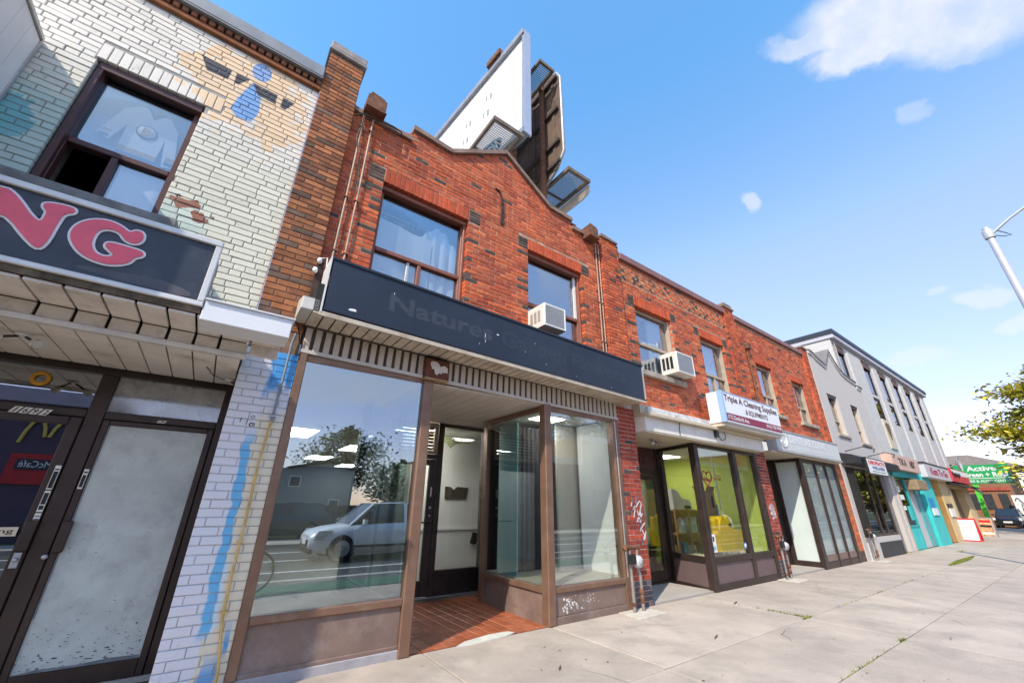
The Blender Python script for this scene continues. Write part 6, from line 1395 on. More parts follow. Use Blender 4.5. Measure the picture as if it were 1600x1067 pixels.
b = MB(); b.box(29.15, 30.9, .02, .3, 0, 2.72); part('wall', b, m_creamp, T2); b = MB(); b.box(29.4, 30.4, -.03, .019, 1.5, 1.66); part('dark_plate', b, m_blk, T2); b = MB(); b.box(29.5, 30.5, -.03, .019, 1.08, 1.45); part('white_notice', b, m_white, T2)
b = MB(); b.box(26.95, 31.0, .3, .5, 0, 2.9); part('backing', b, M('brown_wall', (.20,.14,.09), .9, .1, 3), T2)
S7 = thing('fascia_sign', 'pale grey fascia sign with red script beside the aqua pillar', 'sign', (28, -.3, 2.7))
b = MB(); b.box(25.6, 30.7, -.30, .0, 2.72, 3.30); part('face', b, M('pale_lilac', (.55,.52,.54), .5, .05, 3), S7); b = MB(); b.bbox(25.55, 30.75, -.32, .0, 3.302, 3.36, .005); part('top_trim', b, m_blk, S7)
part('lettering', text_mb('Kuzn To Go', 26.5, 30.1, 2.86, 3.18, -.304, bold=.04), M('sign_crimson', (.45,.02,.06), .5, .1, 5), S7)
T3 = thing('end_shopfront', 'ochre end shopfront with black awning arm and dark entrance', 'shopfront', (34, 0, 0))
b = MB(); b.box(31.0, 31.5, .0, .3, 0, 2.75); b.box(35.1, 36.9, .0, .3, 0, 2.75); b.box(31.5, 35.1, .0, .3, 2.5, 2.9); b.box(33.2, 35.1, .05, .3, .0, .95); part('wall', b, m_creamp, T3)
b = MB(); b.box(31.5, 35.1, .32, .4, 0, 2.5); part('dark_entrance', b, M('brown_glass', (.10,.08,.065), .3, .2, 3), T3); b = MB(); b.bbox(31.5, 32.6, .12, .2, 0, 2.5, .01); part('door', b, m_blk, T3)
b = MB(); b.prism([(-.5,2.52),(.0,2.62),(.0,2.75),(-.5,2.62)], 31.0, 36.9, 0, 'x'); part('awning', b, m_blk, T3)
b = MB(); b.bar((34.5,-.45,2.58),(37.6,-.45,2.36),.10,.10); part('awning_arm', b, m_blk, T3)
b = MB(); b.box(36.95, 37.2, .1, .35, 0, 2.9); part('corner_post', b, m_alu, T3)
S8 = thing('fascia_sign', 'red and white fascia sign of the last shop before the parking lot', 'sign', (33.5, -.3, 2.8))
b = MB(); b.box(31.2, 36.2, -.30, .0, 2.75, 3.42); part('face', b, M('sign_pinkred', (.60,.05,.07), .5, .15, 3), S8); b = MB(); b.prism([(31.3,3.38),(36.1,3.38),(36.1,3.15),(33.5,3.1),(31.9,3.2)], -.306, -.301); part('white_swash', b, m_white, S8)
b = MB(); b.tube([(31.6+.15*k,-.31,3.12+.12*math.sin(k*1.7)) for k in range(14)], .03, 5); part('dark_script', b, m_dk, S8)
# A-boards
A1 = thing('sandwich_board', 'white sandwich board with red frame on the pavement', 'sandwich board', (31, -.2, 0))
b = MB(); b.prism([(-.52,.0),(-.02,.98),(.02,.98),(-.46,0)], 0, 0); 
def aboard(t, x0, x1, y0, y1, h, frame, face, lines=None):
    # leans: two leaves meeting at the top, opening along x; face looks down the street toward -x
    b = MB(); b.bar((x0,y0,.0),(x0+.28,y0,h),.05); b.bar((x0,y1,.0),(x0+.28,y1,h),.05); b.bar((x0+.28,y0,h),(x0+.28,y1,h),.06); b.bar((x0,y0,.03),(x0,y1,.03),.05); b.bar((x0+.62,y0,.0),(x0+.30,y0,h),.05); b.bar((x0+.62,y1,.0),(x0+.30,y1,h),.05); part('frame', b, frame, t)
    b = MB(); n = Vector((-h,0,.28)).normalized()*.012; b.add([Vector(p)+n for p in ((x0+.005,y0,.04),(x0+.005,y1,.04),(x0+.275,y1,h-.02),(x0+.275,y0,h-.02))], [(0,3,2,1)]); f = part('face', b, face, t)
    b = MB(); n2 = Vector((h,0,.30)).normalized()*.01; b.add([Vector(p)+n2 for p in ((x0+.615,y0,.04),(x0+.615,y1,.04),(x0+.305,y1,h-.02),(x0+.305,y0,h-.02))], [(0,1,2,3)]); part('rear_face', b, frame, t)
    return f
m_redf = M('board_red', (.60,.01,.03), .45, .08, 5)
A1f = aboard(A1, 30.3, 31.3, .42, -.55, .98, m_redf, m_white)
for z_, w_ in ((.78,.8),(.62,.55),(.54,.5),(.45,.4)):
    b = MB(); yy = -.06; xx = 30.3+.28*z_/.98-.02; b.box(xx-.008, xx-.002, yy-w_*.45, yy+w_*.45, z_-.012, z_+.012); part('print_line', b, M('print_grey', (.35,.30,.30), .6, .1, 9), A1f)
A2 = thing('sandwich_board', 'food photo sandwich board near the far corner post', 'sandwich board', (36, -.2, 0))
A2f = aboard(A2, 36.0, 36.9, .25, -.50, .98, M('board_grey', (.30,.31,.33), .5, .1, 5), M('food_print', (.55,.28,.14), .5, .6, 7))
for k, (z_, mt) in enumerate(((.80,m_redf),(.55,m_dk),(.18,m_white))):
    b = MB(); xx = 36.0+.28*z_/.98-.02; b.box(xx-.008, xx-.002, -.45, .2, z_-.07, z_+.07); part('print_band', b, mt, A2f)
# ------------------------------------------------------------------ lot beyond: green pylon sign, brick building, parked car
lp = MB(); lp.box(37.9, 120, 3.0, 40, -.1, -.004); lp.box(75, 120, -3.66, 3.0, -.1, -.004); struct('parking_lot', lp, M('lot_asphalt', (.20,.195,.19), .9, .15, 3, .3))
GS = thing('pylon_sign', 'green auto centre sign on a slanted bright green post', 'sign', (52, -.6, 0))
b = MB(); b.box(52.0, 52.3, -0.971, 1.777, 3.455, 4.94); part('panel', b, M('sign_green_face', (.02,.36,.11), .45, .08, 3), GS)
b = MB(); b.prism([(1.7819999999999998,3.455),(1.7819999999999998,4.94),(2.21,4.94)], 52.0, 52.3, 0, 'x'); part('panel_wing', b, MATS['sign_green_face'], GS)
gl = M('sign_letter_white', (.78,.80,.78), .5, .04, 5)
def ytext(body, y0, y1, z0, z1, x, bold, mat): 
    mb = text_mb(body, 0, 1, z0, z1, 0, bold=bold); mb.v = [(x, y0+(y1-y0)*p[0], p[2]) for p in mb.v]; part('lettering', mb, mat, GS)
ytext('Active', 1.406, -0.266, 4.433, 4.829, 51.99, .03, gl); ytext('Green + Ross', 1.715, -0.798, 3.962, 4.334, 51.99, .03, gl); ytext('TIRE & AUTO CENTRE', 1.653, -0.848, 3.554, 3.739, 51.99, .02, gl)
b = MB(); b.box(51.985, 51.995, -0.897, 1.715, 3.838, 3.888); part('rule', b, gl, GS)
b = MB(); b.prism([(1.467,0),(1.183,0),(1.096,3.455),(1.406,3.455)], 52.05, 52.25, 0, 'x'); part('post', b, M('bright_green_post', (.10,.62,.06), .45, .08, 4), GS)
BB = thing('distant_brick_building', 'brown brick building with long pitched roof behind the green sign', 'building', (60, 4, 0))
m_bb = M('brown_brickwork', (.28,.14,.075), .9, .3, 8, .3); m_roof = M('grey_roof', (.26,.23,.21), .9, .15, 4, .2)
b = MB(); b.box(44, 62, 3.6, 14, 0, 5.6); b.box(62, 74, .1, 14, 0, 5.4); part('wall', b, m_bb, BB)
b = MB(); b.prism([(3.2,5.6),(14.4,5.6),(8.8,8.4)], 43.7, 62.3, 0, 'x'); b.prism([(-1.2,5.4),(14.3,5.4),(14.3,6.6),(2.0,6.6)], 61.8, 74.3, 0, 'x'); part('roof', b, m_roof, BB)
for k in range(5):
    b = MB(); b.box(46+k*3.2, 47.4+k*3.2, 3.56, 3.598, 2.9, 4.3); part('window', b, M('far_window', (.05,.055,.06), .2, .2, 3), BB)
for k in range(3):
    b = MB(); b.box(61.96, 61.995, .5+k*1.0, 1.1+k*1.0, 1.5, 2.9); part('window', b, MATS['far_window'], BB)
b = MB(); b.box(61.9, 61.99, -.4+.6, 3.5, 3.2, 3.5); part('red_awning', b, M('far_red', (.40,.08,.05), .6, .2, 5), BB)
WW = thing('graffiti_wall', 'white wall with black spray loops behind the parked car', 'wall', (63, -1, 0))
b = MB(); b.box(61.0, 61.2, -3.2, .25, 0, 2.75); part('wall', b, m_whitewall, WW)
b = MB(); b.tube([(60.98,.1-.06*k,2.25+.25*math.sin(k*.6)) for k in range(14)], .03, 5); b2 = MB(); b2.tube([(60.98,-.15,1.4),(60.98,-.2,2.0),(60.98,-.5,1.6),(60.98,-.8,2.1),(60.98,-1.2,1.5)], .03, 5); part('spray_loop', b, m_dk, WW); part('spray_loop', b2, m_dk, WW)
# ---------- cars
def car(name, label, loc, L_, W_, H_, body_m, hood=.30, screen=.42, rear=.93, hatch=.98, rotz=0.0, group=None, cat='car'):
    """car along +x from its nose at x=0; built at origin then turned"""
    t = thing(name, label, cat, (0,0,0), group); hb = H_*.60
    def sect(s, z0, z1, w, tuck=.06):
        return [(s,-w+tuck,z0),(s,-w,z0+(z1-z0)*.35),(s,-w+.01,z0+(z1-z0)*.7),(s,-w+.06,z1),(s,-w*.5,z1+.035),(s,w*.5,z1+.035),(s,w-.06,z1),(s,w-.01,z0+(z1-z0)*.7),(s,w,z0+(z1-z0)*.35),(s,w-tuck,z0)]
    hw = W_/2; st = [(0,.36,hb*.70,hw*.72),(.03,.24,hb*.80,hw*.86),(.10,.20,hb*.90,hw*.96),(hood,.18,hb*1.0,hw),(.5,.18,hb*1.04,hw),(.75,.18,hb*1.07,hw),(.92,.22,hb*1.08,hw*.98),(.98,.28,hb*1.02,hw*.92),(1.0,.36,hb*.9,hw*.86)]
    b = MB(); v = []
    for s, z0, z1, w in st: v += sect(s*L_, z0, z1, w)
    f = [(i*10+k, i*10+(k+1)%10, (i+1)*10+(k+1)%10, (i+1)*10+k) for i in range(len(st)-1) for k in range(10)]
    b.add(v, f, 0, True); b.add(v[:10], [tuple(range(10))[::-1]]); b.add(v[-10:], [tuple(range(10))]); body = part('body', b, body_m, t)
    zr = H_; gh = [(screen-.10,hb*1.0,hb*1.03,hw*.86,hw*.84),(screen+.06,hb*1.02,zr-.03,hw*.90,hw*.70),(.62,hb*1.02,zr,hw*.91,hw*.71),(rear-.06,hb*1.04,zr-.02,hw*.90,hw*.70),(hatch,hb*1.03,hb*1.10,hw*.86,hw*.80)]
    b = MB(); v = []
    for s, z0, z1, w0, w1 in gh: v += [(s*L_,-w0,z0),(s*L_,-w1,z1),(s*L_,w1,z1),(s*L_,w0,z0)]
    f = [(i*4+k, i*4+k+1, (i+1)*4+k+1, (i+1)*4+k) for i in range(len(gh)-1) for k in range(3)]; b.add(v, f)
    part('windows', b, M('car_glass', (.02,.025,.03), .06, .1, 3, spec=.8), t)
    b = MB(); v = []
    for s, z0, z1, w0, w1 in gh[1:4]: v += [(s*L_,-w1-.012,z1-.05),(s*L_,-w1+.03,z1+.012),(s*L_,w1-.03,z1+.012),(s*L_,w1+.012,z1-.05)]
    b.add(v, [(i*4+k, i*4+k+1, (i+1)*4+k+1, (i+1)*4+k) for i in range(2) for k in range(3)], 0, True); part('roof', b, body_m, t)
    for sgn in (-1, 1):
        for (sa, sb) in ((0,1),(3,4)):
            g0, g1 = gh[sa], gh[sb]; b = MB(); b.bar((g0[0]*L_, sgn*(g0[3] if sa == 0 else g0[4]), g0[1] if sa == 0 else g0[2]), (g1[0]*L_, sgn*(g1[4] if sb == 1 else g1[3]), g1[2] if sb == 1 else g1[1]), .07, .05); part('pillar', b, body_m, t)
        b = MB(); b.bar((.64*L_, sgn*gh[2][3], gh[2][1]), (.64*L_, sgn*gh[2][4], gh[2][2]-.02), .09, .04); part('pillar', b, body_m, t)
        b = MB(); b.obox((screen*L_-.05, sgn*(hw+.07), hb*1.10), (1,0,0), (0,1,0), (0,0,1), .05, .08, .06); part('mirror', b, body_m, t)
        b = MB(); b.prism([(.05,hb*.66),(.42,hb*.78),(.50,hb*.88),(.16,hb*.86)], sgn*hw*.80, sgn*hw*1.0); part('headlight', b, M('headlight', (.55,.55,.55), .15, .2, 9), t)
        b = MB(); b.box(.25*L_, .80*L_, sgn*hw-.01, sgn*hw+.015, .34, .40); part('side_strip', b, m_blk, t)
    for s in (.20, .80):
        for sgn in (-1, 1):
            c = (s*L_, sgn*(hw-.09), .33); b = MB(); b.lathe([(.20,-.11),(.32,-.10),(.335,-.05),(.335,.05),(.32,.10),(.20,.11)], c, 22, 0, 'y'); w_ = part('wheel', b, M('tyre', (.02,.02,.02), .8, .2, 8), t)
            b = MB(); b.lathe([(0,sgn*.07),(.05,sgn*.08),(.19,sgn*.06),(.215,sgn*.10)], c, 10, 0, 'y', False); part('rim', b, m_steel, w_)
            b = MB(); b.lathe([(0,sgn*.045),(.39,sgn*.04)], (c[0],c[1],c[2]+.02), 20, 0, 'y'); part('wheel_arch', b, m_dk, t) 
    b = MB(); b.box(-.012, .05, -hw*.55, hw*.55, .36, hb*.60); gr = part('grille', b, m_blk, t); b = MB(); b.box(-.02, -.0125, -.26, .26, .42, .56); part('number_plate', b, m_white, gr)
    b = MB(); b.box(.02, .10, -hw*.8, hw*.8, .20, .32); part('lower_bumper', b, m_blk, t)
    t.location = loc; t.rotation_euler = (0,0,rotz); return t
m_carblk = M('car_navy_black', (.012,.016,.025), .18, .1, 3, spec=.8); m_carwht = M('car_white', (.72,.73,.74), .25, .03, 3, spec=.6)
car('parked_car', 'dark blue suv parked facing the street beyond the last shop', (56.6, .72, 0), 4.5, 1.66, 1.58, m_carblk)
car('passing_car', 'white boxy hatchback on the road, seen reflected in the big shop window', (2.55, -8.85, -.10), 4.0, 1.72, 1.48, m_carwht, hood=.27, screen=.34, rear=.97, hatch=1.0)
car('parked_car', 'black hatchback parked across the road, seen reflected behind the white hatchback', (5.1, -15.6, 0), 4.1, 1.7, 1.45, m_carblk)
car('parked_car', 'black sedan across the road seen at the reflected left edge of the window', (.3, -15.6, 0), 4.4, 1.7, 1.35, m_carblk, rotz=0)
# ---------- street lamp
SL = thing('street_lamp', 'pale grey street lamp pole with upswept arm at the right edge', 'street lamp', (15, -4.79, 0))
m_lamp = M('lamp_paint', (.55,.56,.57), .45, .06, 4, .02, metal=.3)
b = MB(); b.tube([(15,-4.80,0),(15,-4.79,4),(15,-4.79,8.22)], [.105,.085,.068], 14); part('pole', b, m_lamp, SL)
b = MB(); b.tube([(15,-4.86,8.02),(15,-5.2,8.25),(15,-5.9,8.62),(15,-7.2,9.0)], [.034,.031,.029,.026], 8); part('arm', b, m_lamp, SL)
b = MB(); b.lathe([(.095,-.12),(.10,-.10),(.10,.10),(.095,.12)], (15,-4.79,8.02), 12); part('clamp', b, m_lamp, SL)
b = MB(); b.prism([(-7.1,8.96),(-7.95,9.12),(-7.95,9.2),(-7.5,9.26),(-7.1,9.12)], 14.88, 15.12, 0, 'x'); part('lamp_head', b, m_lamp, SL)
b = MB(); b.tube([(15,-4.87,7.95),(15,-5.0,7.84),(15,-5.12,7.82),(15,-5.05,7.92),(15,-4.95,8.05)], .012, 5); part('cable', b, m_blk, SL)
# ---------- trees
def tree(label, loc, h, crown_r, cz, mats, n, seed, name='tree', leaf=.12, layers=True, group=None, flat=.55):
    rr = random.Random(seed); t = thing(name, label, 'tree', loc, group); x0, y0, z0 = loc
    b = MB(); b.tube([(x0,y0,z0),(x0+.05,y0-.04,z0+h*.3),(x0-.04,y0+.05,z0+h*.62),(x0,y0,z0+h*.95)], [.20,.16,.10,.03], 8); tk = part('trunk', b, M('bark', (.10,.075,.055), .9, .35, 9, .4), t)
    lb_ = MB(); lv = MB()
    nb_ = 58
    for k in range(nb_):
        u = (k+.5)/nb_; zz = z0+cz[0]+(cz[1]-cz[0])*u; a = k*2.399+rr.uniform(-.4,.4)
        rad = crown_r*math.sin(math.pi*min(1,max(.12,(u*.92+.14))))**.7*rr.uniform(.65,1.12)
        e = Vector((x0+rad*math.cos(a), y0+rad*math.sin(a), zz+rad*.22*rr.uniform(-.3,1.1))); s = Vector((x0, y0, max(z0+h*.22, zz-rad*.35)))
        m_ = s.lerp(e, .55)+Vector((0,0,rad*.06)); lb_.tube([s, m_, e], [.045,.026,.008], 5, 0, False)
        per = int(n/nb_*(.4+rad/crown_r))
        for q in range(per):
            tt = rr.random()**.55; base = s.lerp(m_, tt*2) if tt < .5 else m_.lerp(e, tt*2-1)
            sp = .10+rad*.20*(.4+tt*.7)
            p = base+Vector((rr.gauss(0,sp), rr.gauss(0,sp), rr.gauss(0,sp*flat)))
            d1 = Vector((rr.uniform(-1,1), rr.uniform(-1,1), rr.uniform(-.6,.4))).normalized(); d2 = d1.cross(Vector((rr.uniform(-1,1), rr.uniform(-1,1), 1))).normalized(); l_ = leaf*rr.uniform(.6,1.3)
            lv.add([p-d1*l_, p+d2*l_*.45, p+d1*l_, p-d2*l_*.45], [(0,1,2,3)], rr.choices(range(len(mats)), weights=[5,2,3][:len(mats)])[0])
    part('limbs', lb_, MATS['bark'], t, kind='stuff'); part('crown', lv, mats, t, kind='stuff'); return t
def leafm(name, col):
    m = M(name, col, .6, .35, 1.2, 0, rnd=.3); return m
lg = [leafm('leaf_yellow', (.46,.42,.045)), leafm('leaf_olive', (.28,.31,.045)), leafm('leaf_gold', (.52,.40,.045))]
ld = [leafm('leaf_green', (.045,.085,.018)), leafm('leaf_mid', (.075,.115,.022)), leafm('leaf_darkgreen', (.025,.05,.015))]
tree('honey locust tree with yellowing leaves at the right edge over the green sign', (45.5, -6.5, 0), 12.2, 4.7, (1.1, 12.0), lg, 78000, 4, leaf=.20, flat=.30)
tree('spreading tree behind the grey house, seen reflected in the big window', (8.6, -30, 0), 7.0, 3.1, (2.8, 7.2), ld, 5200, 6, leaf=.17)
for k, (x_, y_, h_, r_) in enumerate(((14.5,-33,5.2,3.2),(20,-34,6.0,3.6),(-1.5,-36,5.0,3.0),(34,-30,12.5,5.0),(42,-32,13,5.5),(26,-36,7,3.8))):
    tree(['round green tree reflected right of the grey house', 'second green tree reflected right of the grey house', 'low green tree reflected left of the grey house', 'tall green tree reflected in the right display window', 'tallest green tree reflected beside the tall one', 'green tree reflected between the round and the tall trees'][k], (x_, y_, 0), h_, r_, (h_*.3, h_*.98), ld, 3000, 20+k, leaf=.26, group='trees across the road')
# ---------- across the road: grey house, fence, restaurant
HO = thing('grey_house', 'plain grey house with low gable across the road, seen reflected in the big window', 'house', (5.4, -27, 0))
m_gh = M('grey_siding', (.33,.32,.30), .8, .06, 3); b = MB(); b.box(3.2, 8.3, -32, -26, 0, 3.45); b.prism([(4.2,3.45),(8.3,3.45),(6.6,3.95)], -32, -26.0); b.box(.8, 3.2, -31, -27, 0, 2.2); part('wall', b, m_gh, HO)
b = MB(); b.prism([(4.0,3.43),(6.6,4.02),(8.5,3.43),(8.5,3.53),(6.6,4.14),(4.0,3.53)], -32.2, -25.8); b.prism([(.6,2.2),(3.2,2.2),(3.2,2.9)], -31.2, -26.8); part('roof', b, M('dark_shingle', (.07,.065,.065), .9, .2, 5), HO)
for (x_, z_) in ((4.6,2.6),(7.2,1.2)):
    b = MB(); b.bbox(x_-.35, x_+.35, -26.05+.0, -25.98, z_-.3, z_+.4, .02); wq = part('window', b, m_white, HO); b = MB(); b.box(x_-.28, x_+.28, -25.985+.01, -25.965, z_-.23, z_+.33); part('pane', b, MATS['far_window'], wq)
FN = thing('board_fence', 'brown board fence across the road, seen reflected behind the cars', 'fence', (6, -17.4, 0))
for k in range(64):
    if k == 0:
        mb = MB(); mb.bbox(-.13, .13, -.02, .02, 0, 1.25, .008); fme = mb.mesh('board', M('fence_brown', (.10,.07,.045), .9, .25, 5, .1, rnd=.2))
    inst('board', fme, FN, (-3.0+k*.275, -17.4, 0))
lw = MB(); lw.box(-60, 200, -60, -14.8, -.12, .0); struct('verge', lw, M('verge_grass', (.07,.09,.03), 1, .4, 2))
RE = thing('restaurant', 'dark plum restaurant front with golden arches emblem and red cafe board across the road', 'building', (-6, -16, 0))
m_plum = M('plum_wall', (.07,.05,.085), .6, .15, 2); b = MB(); b.box(-12, -3.6, -22, -16, 0, 4.6); part('wall', b, m_plum, RE)
b = MB(); b.box(-12.2, -3.4, -22, -15.6, 4.6, 5.1); part('roof_band', b, M('lilac_band', (.30,.27,.33), .6, .08, 3), RE)
arch = []
def archtube(xc): return [(xc-.36+.0,-15.94,3.2),(xc-.30,-15.94,3.62),(xc-.20,-15.94,3.93),(xc-.08,-15.94,4.04),(xc+.06,-15.94,3.98),(xc+.16,-15.94,3.75),(xc+.22,-15.94,3.45)]
b = MB(); b.tube(archtube(-5.38), .055, 8); b2 = MB(); b2.tube([(-10.02-p[0],p[1],p[2]) for p in archtube(-5.20)], .055, 8); part('arch', b, M('arch_gold', (.62,.48,.10), .4, .1, 5), RE); part('arch', b2, MATS['arch_gold'], RE)
b = MB(); b.box(-5.75, -4.45, -15.99, -15.93, 1.85, 2.85); rb_ = part('red_board', b, M('cafe_red', (.42,.02,.025), .5, .15, 3), RE)
b = MB(); b.box(-5.55, -4.60, -15.925, -15.9, 2.32, 2.68); part('dark_plate', b, M('cafe_dark', (.03,.03,.05), .5, .1, 3), rb_)
mb = text_mb('McCafé', -5.48, -4.68, 2.40, 2.62, -15.89, bold=.0); mb.v = [(-10.16-p[0], p[1], p[2]) for p in mb.v]; part('lettering', mb, m_white, rb_)
for k, (x0, x1, h_, c_, lab) in enumerate(((12.5,21.5,4.4,(.17,.075,.05),'low dark red brick shop across the road'),(22.0,33.0,6.2,(.20,.15,.11),'tan two storey shop across the road'),(33.4,47.0,5.4,(.12,.10,.095),'dark grey shop row across the road'),(47.5,75.0,7.0,(.19,.085,.055),'long red brick block across the road'))):
    t_ = thing('street_building', lab, 'building', ((x0+x1)/2, -18, 0), 'buildings across the road')
    b = MB(); b.box(x0, x1, -27, -17, 0, h_); part('wall', b, M('across_wall_%d' % k, c_, .9, .2, 5, .2), t_)
    b = MB(); b.bbox(x0-.1, x1+.1, -17.0, -16.85, h_-.3, h_+.1, .02); part('cornice', b, m_stucco, t_)
    n_ = int((x1-x0)/2.6)
    for j in range(n_):
        xx = x0+.9+j*2.6
        b = MB(); b.box(xx, xx+1.7, -16.999, -16.96, .5, 2.5); part('shop_window', b, MATS['far_window'], t_)
        if h_ > 5: b = MB(); b.box(xx+.2, xx+1.3, -16.999, -16.96, 3.5, 4.9); part('window', b, MATS['far_window'], t_)
# ---------- bicycle by the kerb
BI = thing('bicycle', 'dark bicycle standing by the kerb, its front wheel reflected in the big window', 'bicycle', (.4, -3.95, 0))
for x_ in (.92, -.10):
    b = MB(); b.tube([(x_+.30*math.cos(t*.2618),-3.95,.31+.30*math.sin(t*.2618)) for t in range(25)], .018, 6, 0, False); w_ = part('wheel', b, MATS['tyre'], BI)
    for k in range(10):
        b = MB(); a = k*.628; b.tube([(x_,-3.95,.31),(x_+.29*math.cos(a),-3.95,.31+.29*math.sin(a))], .0025, 4); part('spoke', b, m_steel, w_)
m_bk = M('bike_frame', (.03,.03,.035), .35, .1, 5)
for nm, pth in (('frame_tube',[(.92,-3.95,.31),(.80,-3.95,.78)]),('frame_tube',[(.80,-3.95,.72),(.36,-3.95,.27)]),('frame_tube',[(.36,-3.95,.27),(.22,-3.95,.80)]),('frame_tube',[(.80,-3.95,.76),(.25,-3.95,.70)]),('frame_tube',[(-.10,-3.95,.31),(.25,-3.95,.70)]),('frame_tube',[(-.10,-3.95,.31),(.36,-3.95,.27)]),('handlebar',[(.78,-4.2,.84),(.80,-3.95,.82),(.78,-3.7,.84)])):
    b = MB(); b.tube(pth, .016, 7); part(nm, b, m_bk, BI)
b = MB(); b.obox((.21,-3.95,.83), (1,0,0), (0,1,0), (0,0,1), .12, .06, .025); part('saddle', b, m_blk, BI)
# ------------------------------------------------------------------ billboards on the roof
m_face = M('billboard_vinyl', (.80,.80,.80), .5, .03, 1.5, .02); m_bst = M('billboard_steel', (.30,.31,.34), .5, .12, 4, metal=.3); m_ply = M('weathered_board_back', (.135,.09,.065), .9, .3, 4, .2, dirt=(.24,.18,.13), dirt_amt=.7, dirt_scale=3)
D1 = Vector((-.42,4.5,0)).normalized()
BW = thing('billboard', 'white billboard face rising over the brick gable', 'billboard', (4.2, 1.0, 9.5))
A0 = Vector((4.17,1.0,0)); NL = Vector((-D1.y, D1.x, 0))
def bb_(mb, s0, s1, t0, t1, z0, z1): 
    c = A0+D1*((s0+s1)/2)+NL*((t0+t1)/2); mb.obox((c.x,c.y,(z0+z1)/2), D1, NL, (0,0,1), (s1-s0)/2, (t1-t0)/2, (z1-z0)/2)
b = MB(); bb_(b, .06, 8.0, -.09, .0, 9.66, 13.22); part('face', b, m_face, BW)
b = MB(); bb_(b, -.03, 8.05, -.11, .10, 13.23, 13.42); bb_(b, -.03, 8.05, -.11, .10, 9.50, 9.65); bb_(b, -.03, .055, -.11, .06, 9.655, 13.225); part('frame', b, m_bst, BW)
b = MB(); bb_(b, -.035, -.031, -.16, .06, 9.52, 13.40); bb_(b, -.03, .02, -.18, -.12, 9.52, 13.4); part('edge_strip', b, M('edge_pale', (.42,.48,.60), .5, .05, 3), BW)
for s_, z_ in ((1.4,12.2),(1.5,11.6),(2.4,12.0),(2.5,11.4),(3.5,11.8),(3.6,11.2),(4.6,11.6)):
    b = MB(); bb_(b, s_, s_+.10, .001, .006, z_, z_+.24); bb_(b, s_+.22, s_+.28, .001, .006, z_+.08, z_+.30); part('peel_mark', b, M('peel_grey', (.30,.30,.28), .8, .3, 9), BW)
mk = text_mb('MOVE', 0, .9, 10.9, 11.12, 0, bold=.0); mk.v = [tuple(A0+D1*(1.75-p[0])+NL*.004+Vector((0,0,p[2]+.5*(p[0]-.5)*0))) for p in mk.v]; part('faint_lettering', mk, M('faint_pink', (.70,.52,.55), .7, .1, 9), BW)
b = MB(); bb_(b, .9, 1.5, .0, .18, 13.43, 13.62); part('lamp_box', b, m_rust, BW)
for s_ in (.6, 4.0, 7.2):
    b = MB(); c = A0+D1*s_-NL*.16; b.tube([(c.x,c.y,5.8),(c.x,c.y,13.2)], .09, 8); part('support_post', b, m_rust, BW)
BR = thing('billboard', 'brown plywood back of the second billboard with rounded corners', 'billboard', (5.4, 1.0, 9.3))
ly = 8.0
prof = [(1.0,9.75),(1.0,12.55),(1.12,12.85),(1.35,12.95),(ly,12.95),(ly,9.15),(1.7,9.15),(1.25,9.38)]
b = MB(); b.prism(prof, 5.36, 5.42, 0, 'x'); part('board', b, m_ply, BR)
for y_ in (1.25, 2.1, 3.0, 3.9, 4.8, 5.7):
    b = MB(); b.box(5.335, 5.3595, y_-.05, y_+.05, 9.3, 12.9); part('batten', b, m_ply, BR)
for z_ in (9.45, 10.15, 11.35, 12.6):
    b = MB(); b.box(5.27, 5.334, 1.02, ly, z_-.045, z_+.045); part('beam', b, M('dark_beam', (.07,.05,.04), .9, .3, 6), BR)
b = MB(); rim = [Vector((5.40,y,z)) for y, z in ((1.7,9.12),(1.25,9.35),(.97,9.75),(.97,12.55),(1.10,12.88),(1.35,12.98),(3.0,12.98))]; b.tube(rim, .045, 6); part('rim', b, M('rim_steel', (.40,.38,.36), .45, .15, 5, metal=.4), BR)
for y_ in (1.6, 4.2, 6.8):
    b = MB(); b.tube([(5.24,y_,5.8),(5.24,y_,12.8)], .08, 8); part('support_post', b, m_rust, BR)
m_grate = M('grating', (.20,.19,.19), .7, .2, 20, metal=.3); m_gfr = M('catwalk_rail', (.17,.13,.10), .8, .3, 8, .1)
def catwalk(label, x0, x1, y0, y1, z, cat='catwalk', nrungs=None):
    t = thing('catwalk', label, cat, (x0, y0, z))
    b = MB(); b.box(x0, x0+.07, y0, y1, z-.05, z+.05); b.box(x1-.07, x1, y0, y1, z-.05, z+.05); b.box(x0, x1, y0-.07, y0-.001, z-.05, z+.05); part('rail', b, m_gfr, t)
    n_ = int((y1-y0)/.9)
    for k in range(1, n_+1):
        b = MB(); b.bar((x0+.07,y0+k*.9,z-.02),(x1-.07,y0+k*.9,z-.02),.05,.06); part('rung', b, m_gfr, t)
    g_ = MB(); s_ = .05; yy = y0
    while yy < y1:
        g_.box(x0+.07, x1-.07, yy, yy+.012, z+.0, z+.02); yy += s_
    xx = x0+.07
    while xx < x1-.07:
        g_.box(xx, xx+.012, y0, y1, z+.021, z+.035); xx += s_
    part('grating', g_, m_grate, t, kind='stuff'); return t
C1 = catwalk('grated catwalk with blue oval emblem under the white billboard', 3.25, 4.08, 1.0, 6.5, 9.30)
ov = MB(); ov.lathe([(0,-.01),(1,-.01),(1,.01),(0,.01)], (0,0,0), 26); ov.v = [(3.66+p[0]*.17, 2.0+p[1]*.75, 9.235+p[2]) for p in ov.v]; em = part('oval_emblem', ov, M('oval_blue', (.06,.26,.48), .5, .1, 5), C1)
ov = MB(); ov.lathe([(.93,-.004),(.99,-.004)], (0,0,0), 26); ov.v = [(3.66+p[0]*.17, 2.0+p[1]*.75, 9.222+p[2]) for p in ov.v]; part('oval_rim', ov, m_white, em)
